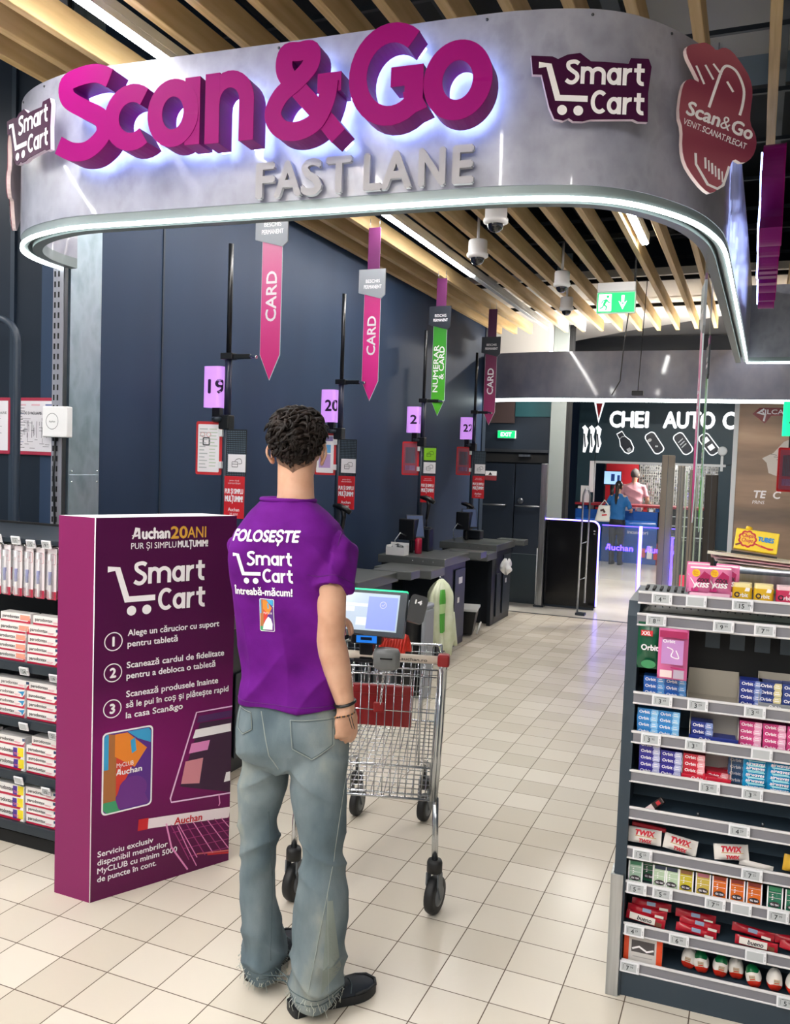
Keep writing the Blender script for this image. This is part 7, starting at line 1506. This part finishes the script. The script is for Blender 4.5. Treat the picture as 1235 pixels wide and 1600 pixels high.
# ------------------------------------------------------------------ two people at the kiosk
def far_person(lab, x, y, face, ht, shirt, trous, hairc, female, arm_r, arm_l):
    t = thing('person', lab, 'person', (x, y, 0)); k = ht/1.75; f = V((math.sin(face), math.cos(face), 0)); r = V((f.y, -f.x, 0)); o_ = V((x, y, 0))
    p = lambda a, b_, z: o_+(r*a+f*b_+UP*z)*k
    A = (r, f, UP); b = MB()
    blob(b, p(0, .01, 1.645), (.074*k, .092*k, .098*k), skin, A); blob(b, p(0, .045, 1.585), (.055*k, .055*k, .065*k), skin, A); b.tube([p(0, .098, 1.65), p(0, .112, 1.612)], [.009, .013], skin, 8)
    for s in (-1, 1): blob(b, p(s*.077, -.005, 1.625), (.010, .018, .030), skin, A)
    b.tube([p(0, -.02, 1.62), p(0, -.015, 1.50), p(0, 0, 1.42)], [.052*k, .052*k, .08*k], skin)
    sw = .15 if female else .175
    b.tube([p(0, 0, 1.42), p(0, 0, 1.2), p(0, 0, 1.0), p(0, 0, .86)], [.085, .085, .08, .085], skin)
    hands = []
    for s, (el, wr) in ((1, arm_r), (-1, arm_l)):
        S, E, W_ = p(s*sw, 0, 1.40), p(*el), p(*wr); b.tube([p(s*.06, 0, 1.42), S, (S+E)/2, E, (E+W_)/2, W_], [.05*k, .048*k, .042*k, .036*k, .036*k, .025*k], skin, 14)
        hand(b, W_, (W_-E), -r*s, f, [cu(25, 35, 20)]*4, skin); hands.append(W_)
    for s in (-1, 1): b.tube([p(s*.08, 0, .88), p(s*.085, .0, .48), p(s*.085, -.01, .08)], [.07, .045, .036], skin); b.tube([p(s*.085, -.03, .05), p(s*.09, .12, .035)], [.03, .026], skin)
    mesh_part(remesh(b, .0085, 3, 'body'), 'body', skin, t)
    for s in (-1, 1): e = MB(); blob(e, p(s*.03, .088, 1.655), (.012, .006, .008), whitep, A, 8); e.build('eye', t)
    b = MB(); R4 = lambda z, a, d, bk=0.0: oval(p(0, bk, z), r, f, a*k, d*k, d*k, 28, 2.4)
    b.loft([R4(.93, .165, .115), R4(1.05, .150 if female else .165, .105), R4(1.2, .155 if female else .175, .115), R4(1.33, .17 if female else .19, .11), R4(1.41, .155 if female else .175, .085), R4(1.46, .10, .07), R4(1.49, .065, .06)], shirt)
    for s, (el, wr) in ((1, arm_r), (-1, arm_l)):
        S, E = p(s*sw, 0, 1.40), p(*el); b.tube([p(s*.06, 0, 1.40), S, S+(E-S)*.55, S+(E-S)*(.95 if female else .75)], [.055*k, .060*k, .054*k, .052*k], shirt, 14)
    def fold(c, n): return .008*noise.noise(c*11)+.004*rg(40*c.z+18*c.x)
    mesh_part(remesh(b, .010, 4, 'shirt'), 'shirt', shirt, t, fold)
    b = MB(); b.loft([R4(.97, .155, .11), R4(.88, .172, .125), R4(.80, .165, .115), R4(.76, .12, .08)], trous)
    for s in (-1, 1): b.tube([p(s*.085, 0, .86), p(s*.09, 0, .65), p(s*.088, 0, .45), p(s*.086, -.01, .20), p(s*.086, -.01, .05)], [.088*k, .082*k, .064*k, .056*k, .055*k], trous, 16)
    mesh_part(remesh(b, .011, 4, 'trousers'), 'trousers', trous, t, fold)
    for s in (-1, 1): b = MB(); b.loft([oval(p(s*.088, .04, z), r, f, a, c, c, 18, 2.3) for z, a, c in ((0, .042, .125), (.03, .045, .128), (.06, .038, .09), (.085, .03, .05))], blackm); b.build('shoe', t)
    b = MB(); rows = []
    for i in range(9):
        u = i/8; ring = []
        for q in range(24):
            a = 2*PI*q/24; el = (-50 if math.cos(a) < .3 else 12)+(90-(-50 if math.cos(a) < .3 else 12))*u; e_ = math.radians(el); m_ = 1+.05*noise.noise(V((q, i, x*3)))
            ring.append(tuple(p(.082*math.sin(a)*math.cos(e_)*m_, .01+.100*math.cos(a)*math.cos(e_)*m_, 1.648+.106*math.sin(e_)*m_)))
        rows.append(ring)
    b.loft(rows, hairc, caps=False)
    if female: b.tube([p(0, -.085, 1.68), p(.005, -.125, 1.64), p(.0, -.12, 1.50), p(-.01, -.135, 1.36), p(-.01, -.13, 1.26)], [.028, .034, .032, .026, .010], hairc, 10)
    b.build('hair', t); return t, hands, p
wo, hw, wp = far_person('person in blue top with long dark ponytail standing at the blue kiosk counter', -1.40, 13.62, .12, 1.545, mat('top_blue', '#165f9c', .7), mat('trousers_navy', '#10141f', .7), mat('hair_black', '#120d0c', .55), True, ((.25, .06, 1.16), (.22, .26, 1.13)), ((-.26, .04, 1.17), (-.20, .22, 1.10)))
far_person('grey haired person in pale pink shirt behind the kiosk counter facing the keys', -1.285, 14.92, .1, 1.78, mat('shirt_pink', '#d9a3ab', .7), mat('trousers_grey', '#3a3c42', .7), mat('hair_grey', '#5f5a56', .7), False, ((.25, .05, 1.15), (.20, .22, 1.05)), ((-.25, .06, 1.15), (-.18, .24, 1.08)))
t = thing('shoulder_bag', 'white tote bag with dark red print hanging at the left of the person in blue', 'bag', (-1.62, 13.6, .8)); M = at(-1.66, 13.60, .78, .15)
b = MB(M); b.loft([oval(V((.02*u, 0, .30*u)), V((1, 0, 0)), V((0, 1, 0)), .15-.05*u, .05-.02*u, .05-.02*u, 24, 2.6) for u in (0, .12, .5, .85, 1)], mat('tote_white', '#dcdcd6', .6)); b.build('bag_body', t)
b = MB(M); b.ribbon([(-.05, .20), (0, .22), (.03, .17)], .035, mat('tote_brown', '#4a2a24', .6), frame((.0, -.052, 0), (1, 0, 0))); b.ribbon([(-.02, .12), (.07, .13)], .025, redp, frame((.0, -.054, 0), (1, 0, 0))); b.build('print', t)
b = MB(M); b.tube([(-.06, 0, .29), (.02, .0, .40), (.10, .0, .29)], .010, mat('tote_white', '#dcdcd6', .6)); b.build('strap', t)
